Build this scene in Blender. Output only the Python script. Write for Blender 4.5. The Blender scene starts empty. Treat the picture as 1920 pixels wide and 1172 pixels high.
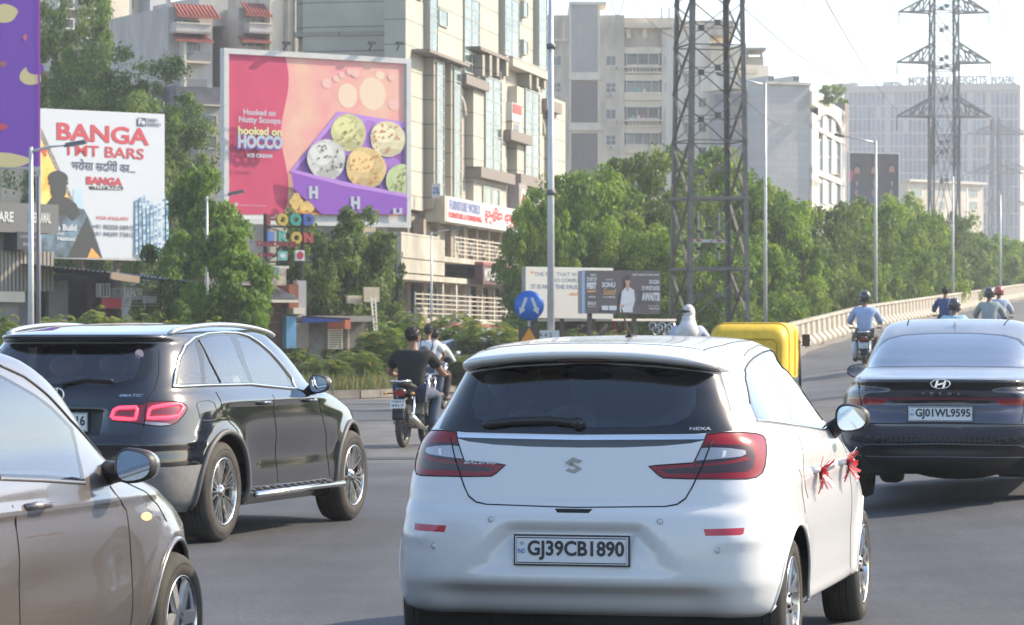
import bpy, bmesh, math, random
import numpy as np
from mathutils import Vector, Matrix
from mathutils.bvhtree import BVHTree
S = bpy.context.scene
COL = S.collection
# ------------------------------------------------------------------ camera, sky, sun, exposure
FOC = 6000.0            # focal length in pixels of a 1920 px wide frame
CH = 1.5; HOR = 632.0   # camera height, picture row of the horizon
cam = bpy.data.objects.new('camera', bpy.data.cameras.new('camera')); COL.objects.link(cam)
cam.location = (0, 0, CH); cam.rotation_euler = (math.radians(90), 0, 0)
cam.data.sensor_width = 36; cam.data.lens = 36 * FOC / 1920
cam.data.shift_y = (HOR - 586) / 1920
cam.data.clip_start = 0.5; cam.data.clip_end = 6000
cam.data.dof.use_dof = True; cam.data.dof.focus_distance = 17; cam.data.dof.aperture_fstop = 5.6 * 2.2
S.camera = cam
SUN_AZ, SUN_EL = math.radians(71), math.radians(36)
w = bpy.data.worlds.new("World"); S.world = w; w.use_nodes = True
nt = w.node_tree
sky = nt.nodes.new('ShaderNodeTexSky'); sky.sky_type = 'NISHITA'; sky.sun_disc = False
sky.sun_elevation = SUN_EL; sky.sun_rotation = SUN_AZ
sky.air_density = 1.0; sky.dust_density = 1.0; sky.ozone_density = 1.0
bg = nt.nodes['Background']; bg.inputs['Strength'].default_value = 0.14
nt.links.new(sky.outputs[0], bg.inputs[0])
sun = bpy.data.objects.new('sun', bpy.data.lights.new('sun', 'SUN')); COL.objects.link(sun)
sun.data.energy = 3.4; sun.data.angle = math.radians(0.6); sun.data.color = (1, .86, .66)
sdir = Vector((math.sin(SUN_AZ) * math.cos(SUN_EL), math.cos(SUN_AZ) * math.cos(SUN_EL), math.sin(SUN_EL)))
sun.rotation_euler = sdir.to_track_quat('Z', 'Y').to_euler()
vs = S.view_settings; vs.view_transform = 'Standard'; vs.look = 'None'; vs.gamma = 1; vs.exposure = 1.22
vs.use_curve_mapping = False
S.cycles.volume_bounces = 0; S.cycles.max_bounces = 8; S.cycles.transparent_max_bounces = 24
S.cycles.use_denoising = True; S.cycles.volume_max_steps = 64
S.cycles.caustics_reflective = False; S.cycles.caustics_refractive = False

# ------------------------------------------------------------------ helpers
def at(px, py, d):
    "the world point that the photograph shows at pixel (px, py) when it stands d metres ahead"
    s = FOC / d
    return Vector(((px - 960) / s, d, CH - (py - HOR) / s))
def tag(o, label=None, cat=None, group=None, kind=None):
    if label: o['label'] = label
    if cat: o['category'] = cat
    if group: o['group'] = group
    if kind: o['kind'] = kind
    return o
def empty(name, loc, rz=0, label=None, cat=None, group=None):
    o = bpy.data.objects.new(name, None); COL.objects.link(o); o.empty_display_size = .3
    o.location = loc; o.rotation_euler = (0, 0, rz)
    return tag(o, label, cat, group)
KIDS = {}
def link(name, me, parent=None):
    o = bpy.data.objects.new(name, me); COL.objects.link(o)
    if parent:
        o.parent = parent; KIDS.setdefault(parent.name, []).append(o)
    return o
def copy_tree(o, loc=None, rz=None, label=None, group=None, parent=None):
    c = o.copy(); COL.objects.link(c)
    if parent:
        c.parent = parent; KIDS.setdefault(parent.name, []).append(c)
    for k in list(KIDS.get(o.name, [])): copy_tree(k, parent=c)
    if loc is not None: c.location = loc
    if rz is not None: c.rotation_euler = (0, 0, rz)
    if label: c['label'] = label
    if group: c['group'] = group
    return c
MATS = {}
def mat(name, col=(.5, .5, .5), rough=.6, metal=0, spec=.5, coat=0, vary=0, vscale=3, bump=0, bscale=30, emit=None, alpha=None, col2=None, trans=0, stretch=(1, 1, 1)):
    if name in MATS: return MATS[name]
    m = bpy.data.materials.new(name); m.use_nodes = True; MATS[name] = m
    t = m.node_tree; b = t.nodes['Principled BSDF']
    b.inputs['Base Color'].default_value = (*col, 1); b.inputs['Roughness'].default_value = rough
    b.inputs['Metallic'].default_value = metal; b.inputs['Specular IOR Level'].default_value = spec
    b.inputs['Coat Weight'].default_value = coat; b.inputs['Coat Roughness'].default_value = .04
    if trans: b.inputs['Transmission Weight'].default_value = trans
    if vary or bump:
        tc = t.nodes.new('ShaderNodeTexCoord'); mp = t.nodes.new('ShaderNodeMapping'); mp.inputs['Scale'].default_value = stretch
        t.links.new(tc.outputs['Object'], mp.inputs['Vector'])
    if vary:
        n = t.nodes.new('ShaderNodeTexNoise'); n.inputs['Scale'].default_value = vscale; n.inputs['Detail'].default_value = 7; n.inputs['Roughness'].default_value = .62
        t.links.new(mp.outputs[0], n.inputs['Vector'])
        r = t.nodes.new('ShaderNodeValToRGB'); c2 = col2 or tuple(max(0, c * (1 - vary)) for c in col); c1 = col if col2 else tuple(min(1, c * (1 + vary * .5)) for c in col)
        r.color_ramp.elements[0].position = .36; r.color_ramp.elements[1].position = .66
        r.color_ramp.elements[0].color = (*c2, 1); r.color_ramp.elements[1].color = (*c1, 1)
        t.links.new(n.outputs['Fac'], r.inputs['Fac']); t.links.new(r.outputs[0], b.inputs['Base Color'])
    if bump:
        n2 = t.nodes.new('ShaderNodeTexNoise'); n2.inputs['Scale'].default_value = bscale; n2.inputs['Detail'].default_value = 4
        bp = t.nodes.new('ShaderNodeBump'); bp.inputs['Strength'].default_value = bump; bp.inputs['Distance'].default_value = .02
        t.links.new(mp.outputs[0], n2.inputs['Vector']); t.links.new(n2.outputs['Fac'], bp.inputs['Height']); t.links.new(bp.outputs[0], b.inputs['Normal'])
    if emit:
        b.inputs['Emission Color'].default_value = (*emit[:3], 1); b.inputs['Emission Strength'].default_value = emit[3]
    return m
def glass(name, tint=(.8, .85, .85), refl=.5, rough=.02, dens=1.0):
    "thin pane: what is behind it shows, tinted, under a mirror that grows with the slant"
    if name in MATS: return MATS[name]
    m = bpy.data.materials.new(name); m.use_nodes = True; MATS[name] = m
    t = m.node_tree; t.nodes.clear()
    out = t.nodes.new('ShaderNodeOutputMaterial'); mx = t.nodes.new('ShaderNodeMixShader'); tr = t.nodes.new('ShaderNodeBsdfTransparent'); gl = t.nodes.new('ShaderNodeBsdfGlossy')
    fr = t.nodes.new('ShaderNodeFresnel'); fr.inputs['IOR'].default_value = 1.5
    mt = t.nodes.new('ShaderNodeMath'); mt.operation = 'MULTIPLY_ADD'; mt.inputs[1].default_value = 1.6; mt.inputs[2].default_value = refl * .1; mt.use_clamp = True
    tr.inputs['Color'].default_value = (*tint, 1); gl.inputs['Roughness'].default_value = rough; gl.inputs['Color'].default_value = (.95, .97, 1, 1)
    t.links.new(fr.outputs[0], mt.inputs[0]); t.links.new(mt.outputs[0], mx.inputs[0]); t.links.new(tr.outputs[0], mx.inputs[1]); t.links.new(gl.outputs[0], mx.inputs[2]); t.links.new(mx.outputs[0], out.inputs[0])
    return m
_TX = {}
def text_geo(body, bold=0.0, shear=0.0, spacing=1.0):
    key = (body, bold, shear, spacing)
    if key in _TX: return _TX[key]
    cu = bpy.data.curves.new('t', 'FONT'); cu.body = body; cu.size = 1; cu.offset = bold; cu.shear = shear; cu.space_character = spacing
    cu.resolution_u = 3
    o = bpy.data.objects.new('t', cu); me = o.to_mesh()
    vs_ = np.array([v.co[:2] for v in me.vertices]) if len(me.vertices) else np.zeros((1, 2))
    fs = [tuple(p.vertices) for p in me.polygons]
    o.to_mesh_clear(); bpy.data.objects.remove(o); bpy.data.curves.remove(cu)
    _TX[key] = (vs_, fs); return _TX[key]
def rotz(a): return Matrix.Rotation(a, 3, 'Z')
class MB:
    def __init__(s): s.v = []; s.f = []; s.m = []; s.mats = []; s.sm = []
    def mi(s, m):
        if m not in s.mats: s.mats.append(m)
        return s.mats.index(m)
    def add(s, vs_, fs, m, smooth=False, M=None):
        b = len(s.v); k = s.mi(m)
        if M is not None: vs_ = [M @ Vector(v) for v in vs_]
        s.v.extend(tuple(v) for v in vs_); s.f.extend(tuple(b + i for i in f) for f in fs); s.m.extend([k] * len(fs)); s.sm.extend([smooth] * len(fs))
    def box(s, c, d, m, rot=None, taper=1.0):
        c = Vector(c); hx, hy, hz = d[0] / 2, d[1] / 2, d[2] / 2
        vs_ = [Vector((x * (taper if z > 0 else 1), y * (taper if z > 0 else 1), z)) for z in (-hz, hz) for x, y in ((-hx, -hy), (hx, -hy), (hx, hy), (-hx, hy))]
        if rot is not None: vs_ = [rot @ v for v in vs_]
        s.add([v + c for v in vs_], [(0, 3, 2, 1), (4, 5, 6, 7), (0, 1, 5, 4), (1, 2, 6, 5), (2, 3, 7, 6), (3, 0, 4, 7)], m); return s
    def bb(s, x0, x1, y0, y1, z0, z1, m): return s.box(((x0 + x1) / 2, (y0 + y1) / 2, (z0 + z1) / 2), (abs(x1 - x0), abs(y1 - y0), abs(z1 - z0)), m)
    def bar(s, p, q, w_, h, m, up=(0, 0, 1)):
        p = Vector(p); q = Vector(q); z = (q - p); L = z.length; z.normalize(); u = Vector(up)
        if abs(z.dot(u)) > .99: u = Vector((1, 0, 0))
        x = u.cross(z).normalized(); y = z.cross(x)
        R = Matrix((x, y, z)).transposed()
        return s.box((p + q) / 2, (w_, h, L), m, R)
    def tube(s, pts, r, m, n=8, caps=True, smooth=True, closed=False, flat=1.0, up=None):
        pts = [Vector(p) for p in pts]; k = len(pts)
        rs = r if isinstance(r, (list, tuple)) else [r] * k
        vs_ = []; px = None
        for i, p in enumerate(pts):
            a = pts[(i - 1) % k] if (closed or i > 0) else p; b = pts[(i + 1) % k] if (closed or i < k - 1) else p
            t = (b - a)
            t = t.normalized() if t.length > 1e-9 else Vector((0, 0, 1))
            if up is not None: x = Vector(up).cross(t)
            elif px is None: x = Vector((0, 0, 1)).cross(t) if abs(t.z) < .95 else Vector((1, 0, 0)).cross(t)
            else: x = px - t * px.dot(t)
            x = x.normalized() if x.length > 1e-6 else Vector((1, 0, 0))
            px = x; y = t.cross(x)
            for j in range(n):
                an = 2 * math.pi * j / n
                vs_.append(p + (x * math.cos(an) + y * math.sin(an) * flat) * rs[i])
        fs = []
        for i in range(k if closed else k - 1):
            i2 = (i + 1) % k
            for j in range(n): fs.append((i * n + j, i * n + (j + 1) % n, i2 * n + (j + 1) % n, i2 * n + j))
        if caps and not closed: fs.append(tuple(reversed(range(n)))); fs.append(tuple((k - 1) * n + j for j in range(n)))
        s.add(vs_, fs, m, smooth); return s
    def lathe(s, prof, c, axis, m, n=32, smooth=True, a0=0, a1=2 * math.pi, mats=None):
        "prof: (radius, position along the axis) pairs"
        ax = Vector(axis).normalized(); u = Vector((0, 0, 1)) if abs(ax.z) < .9 else Vector((1, 0, 0)); x = u.cross(ax).normalized(); y = ax.cross(x); c = Vector(c)
        full = abs(a1 - a0 - 2 * math.pi) < 1e-6; cols = n if full else n + 1
        vs_ = []
        for r, h in prof:
            for j in range(cols):
                an = a0 + (a1 - a0) * j / n
                vs_.append(c + ax * h + (x * math.cos(an) + y * math.sin(an)) * r)
        fs = []
        for i in range(len(prof) - 1):
            for j in range(n):
                j2 = (j + 1) % cols
                fs.append((i * cols + j, i * cols + j2, (i + 1) * cols + j2, (i + 1) * cols + j))
        s.add(vs_, fs, m, smooth); return s
    def ell(s, c, r, m, n=16, k=10, rot=None):
        c = Vector(c); vs_ = []; fs = []
        for i in range(k + 1):
            th = math.pi * i / k
            for j in range(n):
                an = 2 * math.pi * j / n; v = Vector((r[0] * math.sin(th) * math.cos(an), r[1] * math.sin(th) * math.sin(an), r[2] * math.cos(th)))
                if rot is not None: v = rot @ v
                vs_.append(c + v)
        for i in range(k):
            for j in range(n): fs.append((i * n + j, (i + 1) * n + j, (i + 1) * n + (j + 1) % n, i * n + (j + 1) % n))
        s.add(vs_, fs, m, True); return s
    def prism(s, pts, o, ax, ay, an, depth, m, smooth=False):
        "2D outline pts in the plane (ax, ay) at o, given depth along an"
        o = Vector(o); ax = Vector(ax); ay = Vector(ay); an = Vector(an); n = len(pts)
        a = [o + ax * p[0] + ay * p[1] for p in pts]; b = [p + an * depth for p in a]
        s.add(a + b, [tuple(range(n)), tuple(reversed(range(n, 2 * n)))] + [(i, n + i, n + (i + 1) % n, (i + 1) % n) for i in range(n)], m, smooth); return s
    def flat(s, pts, y, m):
        "a flat print: outline (x, z) on the plane y"
        s.add([(p[0], y, p[1]) for p in pts], [tuple(range(len(pts)))], m); return s
    def disc(s, cx, cz, rx, rz, y, m, n=28, a0=0, wob=0, seed=0):
        rn = random.Random(seed)
        ph = rn.random() * 6
        return s.flat([(cx + rx * math.cos(t) * (1 + wob * math.sin(3 * t + ph)), cz + rz * math.sin(t) * (1 + wob * math.sin(2 * t + ph * 2))) for t in [a0 + 2 * math.pi * i / n for i in range(n)]], y, m)
    def text(s, body, x0, x1, z0, z1, y, m, bold=0.0, shear=0.0, depth=0, M=None, spacing=1.0):
        "lettering squeezed into the box x0..x1, z0..z1 on the plane y (local), facing -y"
        g, fs = text_geo(body, bold, shear, spacing); lo = g.min(0); hi = g.max(0)
        sx = (x1 - x0) / max(1e-6, hi[0] - lo[0]); sz = (z1 - z0) / max(1e-6, hi[1] - lo[1])
        vs_ = [Vector((x0 + (p[0] - lo[0]) * sx, y, z0 + (p[1] - lo[1]) * sz)) for p in g]
        s.add(vs_, fs, m, False, M)
        if depth:
            s.add([v + Vector((0, depth, 0)) for v in vs_], fs, m, False, M)
            ed = {}
            for f in fs:
                for i in range(len(f)):
                    e = (f[i], f[(i + 1) % len(f)]); k = tuple(sorted(e)); ed[k] = None if k in ed else e
            n = len(vs_); q = [(e[0], e[1], n + e[1], n + e[0]) for e in ed.values() if e]
            s.add(vs_ + [v + Vector((0, depth, 0)) for v in vs_], q, m, False, M)
        return s
    def build(s, name, parent=None, label=None, cat=None, group=None, kind=None, auto=False):
        me = bpy.data.meshes.new(name); me.from_pydata(s.v, [], s.f)
        for m in s.mats: me.materials.append(m)
        me.polygons.foreach_set('material_index', s.m); me.polygons.foreach_set('use_smooth', s.sm); me.update()
        o = link(name, me, parent)
        return tag(o, label, cat, group, kind)
def sides(mb, name, parent):
    for sg in (1, -1):
        q = MB(); q.v = mb.v; q.mats = mb.mats; idx = [i for i, f in enumerate(mb.f) if sum(mb.v[k][0] for k in f) * sg > 0]
        q.f = [mb.f[i] for i in idx]; q.m = [mb.m[i] for i in idx]; q.sm = [mb.sm[i] for i in idx]
        used = sorted({k for f in q.f for k in f}); mp = {k: j for j, k in enumerate(used)}; q.v = [mb.v[k] for k in used]; q.f = [tuple(mp[k] for k in f) for f in q.f]; q.build(name, parent)
def pchip(xs, ys, x):
    xs = np.asarray(xs, float); ys = np.asarray(ys, float); h = np.diff(xs); dl = np.diff(ys, axis=0) / h[:, None]
    n = len(xs); m = np.zeros_like(ys)
    for i in range(1, n - 1):
        w1 = 2 * h[i] + h[i - 1]; w2 = h[i] + 2 * h[i - 1]; ok = dl[i - 1] * dl[i] > 0
        with np.errstate(divide='ignore', invalid='ignore'): mm = (w1 + w2) / (w1 / dl[i - 1] + w2 / dl[i])
        m[i] = np.where(ok, mm, 0)
    m[0] = dl[0]; m[-1] = dl[-1]
    k = np.clip(np.searchsorted(xs, x, 'right') - 1, 0, n - 2); t = ((x - xs[k]) / h[k])[:, None]; hh = h[k][:, None]
    return ys[k] * (2 * t**3 - 3 * t**2 + 1) + m[k] * hh * (t**3 - 2 * t**2 + t) + ys[k + 1] * (-2 * t**3 + 3 * t**2) + m[k + 1] * hh * (t**3 - t**2)
def lerp_tab(tab, x):
    return float(np.interp(x, [a for a, b in tab], [b for a, b in tab]))
# ------------------------------------------------------------------ car kit
def chaikin(p, k=1, closed=True):
    p = [Vector(q) for q in p]
    for _ in range(k):
        n = len(p); r = []
        if not closed: r.append(p[0])
        for i in range(n if closed else n - 1):
            a, b = p[i], p[(i + 1) % n]; r += [a * .75 + b * .25, a * .25 + b * .75]
        if not closed: r.append(p[-1])
        p = r
    return p
def inpoly(x, y, P):
    c = False; j = len(P) - 1
    for i in range(len(P)):
        if (P[i][1] > y) != (P[j][1] > y) and x < (P[j][0] - P[i][0]) * (y - P[i][1]) / (P[j][1] - P[i][1]) + P[i][0]: c = not c
        j = i
    return c
class Car:
    """a vehicle body: horizontal outlines stacked by height (z, rear y, front y, half width, rear and front corner
    sharpness), then cut into panels, panes and lamps.  local axes: x to its right, y to its front, z up"""
    def __init__(s, name, loc, a, tab, ym, label, cat, deform=None, NL=104, NU=150):
        s.root = empty(name, loc, -a, label, cat); s.a = a; s.loc = Vector(loc)
        tab = np.array(tab, float); ch = np.concatenate([[0], np.cumsum(np.sqrt((np.diff(tab[:, 0]) * 1.6) ** 2 + np.diff(tab[:, 1]) ** 2 * .7 + np.diff(tab[:, 2]) ** 2 * .25 + np.diff(tab[:, 3]) ** 2))])
        L = pchip(ch, tab, np.linspace(0, ch[-1], NL)); s.L = L
        V = []; 
        for z, yr, yf, w_, nr, nf in L:
            ymm = min(max(ym, yr + .2 * (yf - yr)), yf - .2 * (yf - yr))
            th = np.linspace(0, math.pi / 2, 260)
            c, sn = np.cos(th), np.sin(th)
            rx = w_ * sn ** (2 / nr); ry = ymm - (ymm - yr) * c ** (2 / nr)
            fx = w_ * sn ** (2 / nf); fy = ymm + (yf - ymm) * c ** (2 / nf)
            X = np.concatenate([rx, fx[::-1][1:]]); Y = np.concatenate([ry, fy[::-1][1:]])
            ar = np.concatenate([[0], np.cumsum(np.hypot(np.diff(X), np.diff(Y)))]); t = np.linspace(0, ar[-1], NU)
            X = np.interp(t, ar, X); Y = np.interp(t, ar, Y)
            X = np.concatenate([X, -X[-2:0:-1]]); Y = np.concatenate([Y, Y[-2:0:-1]])
            V.append(np.stack([X, Y, np.full_like(X, z)], 1))
        V = np.array(V); n = V.shape[1]; V = V.reshape(-1, 3)
        if deform: V = deform(V)
        i = np.arange(NL - 1)[:, None] * n; j = np.arange(n)[None, :]; j2 = (j + 1) % n
        F = np.stack([i + j, i + j2, i + n + j2, i + n + j], -1).reshape(-1, 4).tolist()
        F.append([(NL - 1) * n + k for k in range(n)])
        me = bpy.data.meshes.new('base'); me.from_pydata(V.tolist(), [], F); me.update()
        s.bm = bmesh.new(); s.bm.from_mesh(me)
        s.bm.verts.ensure_lookup_table(); s.bm.normal_update()
        s.V = V; s.N = np.array([v.normal[:] for v in s.bm.verts]); s.F = F
        s.bvh = BVHTree.FromPolygons([Vector(v) for v in V], F); bpy.data.meshes.remove(me)
        s.lay = s.bm.faces.layers.int.new('region'); s.regs = [('body', None)]
        s.R = Matrix.Rotation(-a, 3, 'Z'); s.Ri = s.R.inverted()
    def local(s, wp): return s.Ri @ (Vector(wp) - s.loc)
    def trace(s, pix):
        "pixels of the photograph -> points on the body (local)"
        o = s.local((0, 0, CH)); out = []
        for px, py in pix:
            d = (s.Ri @ Vector(((px - 960) / FOC, 1, -(py - HOR) / FOC))).normalized()
            h = s.bvh.ray_cast(o, d)[0]
            if h is None:
                dd = (s.loc - Vector((0, 0, CH))).length; best = None
                for k in range(40):
                    p = o + d * (dd - 1 + k * .15); q = s.bvh.find_nearest(p)
                    if q[0] is not None and (best is None or q[3] < best[1]): best = (q[0], q[3])
                h = best[0]
            out.append(h)
        return out
    AX = {'side': (Vector((0, 1, 0)), Vector((1, 0, 0))), 'rear': (Vector((1, 0, 0)), Vector((0, -1, 0))), 'front': (Vector((1, 0, 0)), Vector((0, 1, 0))), 'top': (Vector((1, 0, 0)), Vector((0, 0, 1)))}
    def basis(s, mode, sg):
        if mode == 'diag': return Vector((sg, 1, 0)).normalized(), Vector((sg, -1, 0)).normalized()
        A, P = s.AX[mode]
        if mode == 'side': P = Vector((sg, 0, 0))
        return A, P
    def ok(s, mode, sg, c):
        if mode == 'side': return c.x * sg > .2
        if mode == 'rear': return c.y < s.yr_lim
        if mode == 'front': return c.y > 2.0
        if mode == 'diag': return c.x * sg > .0 and c.y < 1.4
        return True
    yr_lim = 1.0
    def cut(s, name, m, P3, mode, mirror=True, sg=1, z_ok=None):
        rid = len(s.regs); s.regs.append((name, m))
        for g in ((1, -1) if mirror and mode in ('side', 'diag') else (sg,)):
            A, P = s.basis(mode, g); B = Vector((0, 0, 1)) if mode != 'top' else Vector((0, 1, 0))
            Q = []
            for p in P3:
                q = Vector((p[0] * (g if mode in ('side', 'diag') else 1) * (sg if mode in ('side', 'diag') else 1), p[1], p[2])); Q.append((q.dot(A), q.dot(B)))
            x0, x1 = min(q[0] for q in Q), max(q[0] for q in Q); y0, y1 = min(q[1] for q in Q), max(q[1] for q in Q)
            def bb(f):
                a = [v.co.dot(A) for v in f.verts]; b = [v.co.dot(B) for v in f.verts]
                return min(a), max(a), min(b), max(b)
            cand = {}
            for f in s.bm.faces:
                c = f.verts[0].co
                if not (x0 - .2 < c.dot(A) < x1 + .2 and y0 - .2 < c.dot(B) < y1 + .2) or not s.ok(mode, g, c): continue
                b4 = bb(f)
                if b4[1] >= x0 and b4[0] <= x1 and b4[3] >= y0 and b4[2] <= y1: cand[f] = b4
            n = len(Q)
            for i in range(n):
                a, b = Q[i], Q[(i + 1) % n]
                if abs(a[0] - b[0]) + abs(a[1] - b[1]) < 1e-5: continue
                e = (min(a[0], b[0]) - .003, max(a[0], b[0]) + .003, min(a[1], b[1]) - .003, max(a[1], b[1]) + .003)
                sel = [f for f, q in cand.items() if q[1] >= e[0] and q[0] <= e[1] and q[3] >= e[2] and q[2] <= e[3]]
                if not sel: continue
                for f in sel: del cand[f]
                no = (A * (b[1] - a[1]) - B * (b[0] - a[0])).normalized(); co = A * a[0] + B * a[1]
                geom = list({v for f in sel for v in f.verts}) + list({x for f in sel for x in f.edges}) + sel
                r = bmesh.ops.bisect_plane(s.bm, geom=geom, dist=1e-6, plane_co=co, plane_no=no)
                for f in r['geom']:
                    if isinstance(f, bmesh.types.BMFace) and f.is_valid: cand[f] = bb(f)
                for f in sel:
                    if f.is_valid: cand[f] = bb(f)
            for f in cand:
                if not f.is_valid: continue
                c = f.calc_center_median()
                if s.ok(mode, g, c) and (z_ok is None or z_ok(c)) and inpoly(c.dot(A), c.dot(B), Q): f[s.lay] = rid
        return rid
    def drape(s, P3, mode, closed=False, sg=1, step=.03, out=0.0):
        "a line laid on the body: raycast along the view axis of the mode"
        A, P = s.basis(mode, sg); r = []; n = len(P3)
        for i in range(n if closed else n - 1):
            a, b = Vector(P3[i]), Vector(P3[(i + 1) % n]); k = max(1, int((b - a).length / step))
            for t in range(k): r.append(a.lerp(b, t / k))
        if not closed: r.append(Vector(P3[-1]))
        o = []
        for p in r:
            q = Vector((p.x * sg if mode in ('side', 'diag') else p.x, p.y, p.z)); h = s.bvh.ray_cast(q + P * 1.5, -P)
            if h[0] is None: h = s.bvh.find_nearest(q)
            o.append(h[0] + h[1] * out if h[1].dot(P) > 0 else h[0] - h[1] * out)
        return o
    def seam(s, mb, P3, mode, r, m, closed=False, mirror=True, out=0.0, flat=1.0):
        for g in ((1, -1) if mirror and mode in ('side', 'diag') else (1,)):
            mb.tube(s.drape(P3, mode, closed, g, out=out), r, m, n=6, closed=closed, caps=not closed, flat=flat)
    def arches(s, ys, z, r):
        for y in ys:
            pts = [(1, y + r * math.cos(t), z + r * math.sin(t)) for t in [2 * math.pi * k / 40 for k in range(40)]]
            rid = s.cut('_drop', None, pts, 'side', z_ok=lambda c: abs(c.x) > .45)
    def finish(s, paint):
        s.regs[0] = ('body', paint); inner = mat('trim_dark', (.03, .03, .032), .8)
        s.bm.faces.ensure_lookup_table(); by = {}
        for f in s.bm.faces: by.setdefault(f[s.lay], []).append(f)
        tris = None; out = {}
        def normal(co):
            h = s.bvh.find_nearest(co)
            f = s.F[h[2]]
            if len(f) > 4: return Vector((0, 0, 1))
            P = [Vector(s.V[k]) for k in f]; d = [1 / ((co - p).length_squared + 1e-5) ** 1 for p in P]
            u = Vector((0, 0, 0))
            for k, w_ in zip(f, d): u += Vector(s.N[k]) * w_
            return u.normalized()
        bod = None
        merged = {}
        for rid, fs in by.items():
            nm, m = s.regs[rid]
            if nm == '_drop': continue
            merged.setdefault((nm, m.name), (m, []))[1].extend(fs)
        groups = {}
        for (nm, _), (m, fs) in merged.items(): groups.setdefault(nm, []).append((m, fs))
        for nm in sorted(groups, key=lambda k: k != 'body'):
            ms = groups[nm]; of = {}
            for k, (m, fs) in enumerate(ms):
                for f in fs: of[f] = k
            left = dict(of); comps = []
            if nm == 'body': comps = [list(of)]
            else:
                while left:
                    f0 = next(iter(left)); del left[f0]; st = [f0]; comp = []
                    while st:
                        f = st.pop(); comp.append(f)
                        for e in f.edges:
                            for g in e.link_faces:
                                if g in left: del left[g]; st.append(g)
                    comps.append(comp)
            big = max(len(c) for c in comps)
            tiny = [c for c in comps if len(c) < 4 and len(c) < big]; comps = [c for c in comps if c not in tiny]
            for c in tiny: comps[0] += c
            for fs in comps:
                idx = {}; vs_ = []; F = []; mi = []
                for f in fs:
                    ff = []
                    for v in f.verts:
                        if v not in idx: idx[v] = len(vs_); vs_.append(v.co.copy())
                        ff.append(idx[v])
                    F.append(ff); mi.append(of[f])
                me = bpy.data.meshes.new(nm); me.from_pydata([tuple(v) for v in vs_], [], F)
                for m, _f in ms: me.materials.append(m)
                me.polygons.foreach_set('material_index', mi); me.update()
                me.polygons.foreach_set('use_smooth', [True] * len(F))
                me.normals_split_custom_set_from_vertices([tuple(normal(v)) for v in vs_])
                out.setdefault(nm, link(nm, me, s.root))
        s.bm.free(); return out
def backed(name, base):
    "paint outside, dark trim on the inner side of the shell"
    m = MATS[base]; t = m.node_tree
    if name in MATS: return MATS[name]
    MATS[name] = m; b = t.nodes['Principled BSDF']; out = [n for n in t.nodes if n.type == 'OUTPUT_MATERIAL'][0]
    g = t.nodes.new('ShaderNodeNewGeometry'); mx = t.nodes.new('ShaderNodeMixShader'); d = t.nodes.new('ShaderNodeBsdfDiffuse'); d.inputs[0].default_value = (.035, .035, .037, 1)
    t.links.new(g.outputs['Backfacing'], mx.inputs[0]); t.links.new(b.outputs[0], mx.inputs[1]); t.links.new(d.outputs[0], mx.inputs[2]); t.links.new(mx.outputs[0], out.inputs[0])
    return m
RUB = mat('tyre_rubber', (.028, .026, .024), .82, vary=.4, vscale=9, col2=(.06, .052, .043))
ALLOY = mat('alloy', (.62, .61, .6), .22, 1); SILV = mat('silver_badge', (.55, .56, .58), .3, .25); ALLOYD = mat('alloy_dark', (.09, .09, .095), .4, .6)
CHROME = mat('chrome', (.8, .8, .8), .12, 1); BLK = mat('gloss_black', (.008, .008, .01), .12, coat=.6); PLB = mat('black_plastic', (.022, .022, .024), .5)
SEAM = mat('panel_gap', (.008, .008, .008), .8); PLATE = mat('plate_white', (.72, .74, .76), .4); INK = mat('plate_ink', (.03, .03, .035), .5); PBLUE = mat('plate_blue', (.05, .12, .5), .5)
GLS = glass('tinted_glass', (.85, .90, .88), .6); GLR = glass('rear_glass', (.74, .72, .82), .5, dens=1); MIR = mat('mirror_glass', (.5, .55, .62), .03, 1)
TRIM = mat('trim_dark', (.03, .03, .032), .8); SEAT = mat('seat_fabric', (.05, .048, .047), .85)
UND = mat('underbody', (.015, .014, .013), .9)
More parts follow.
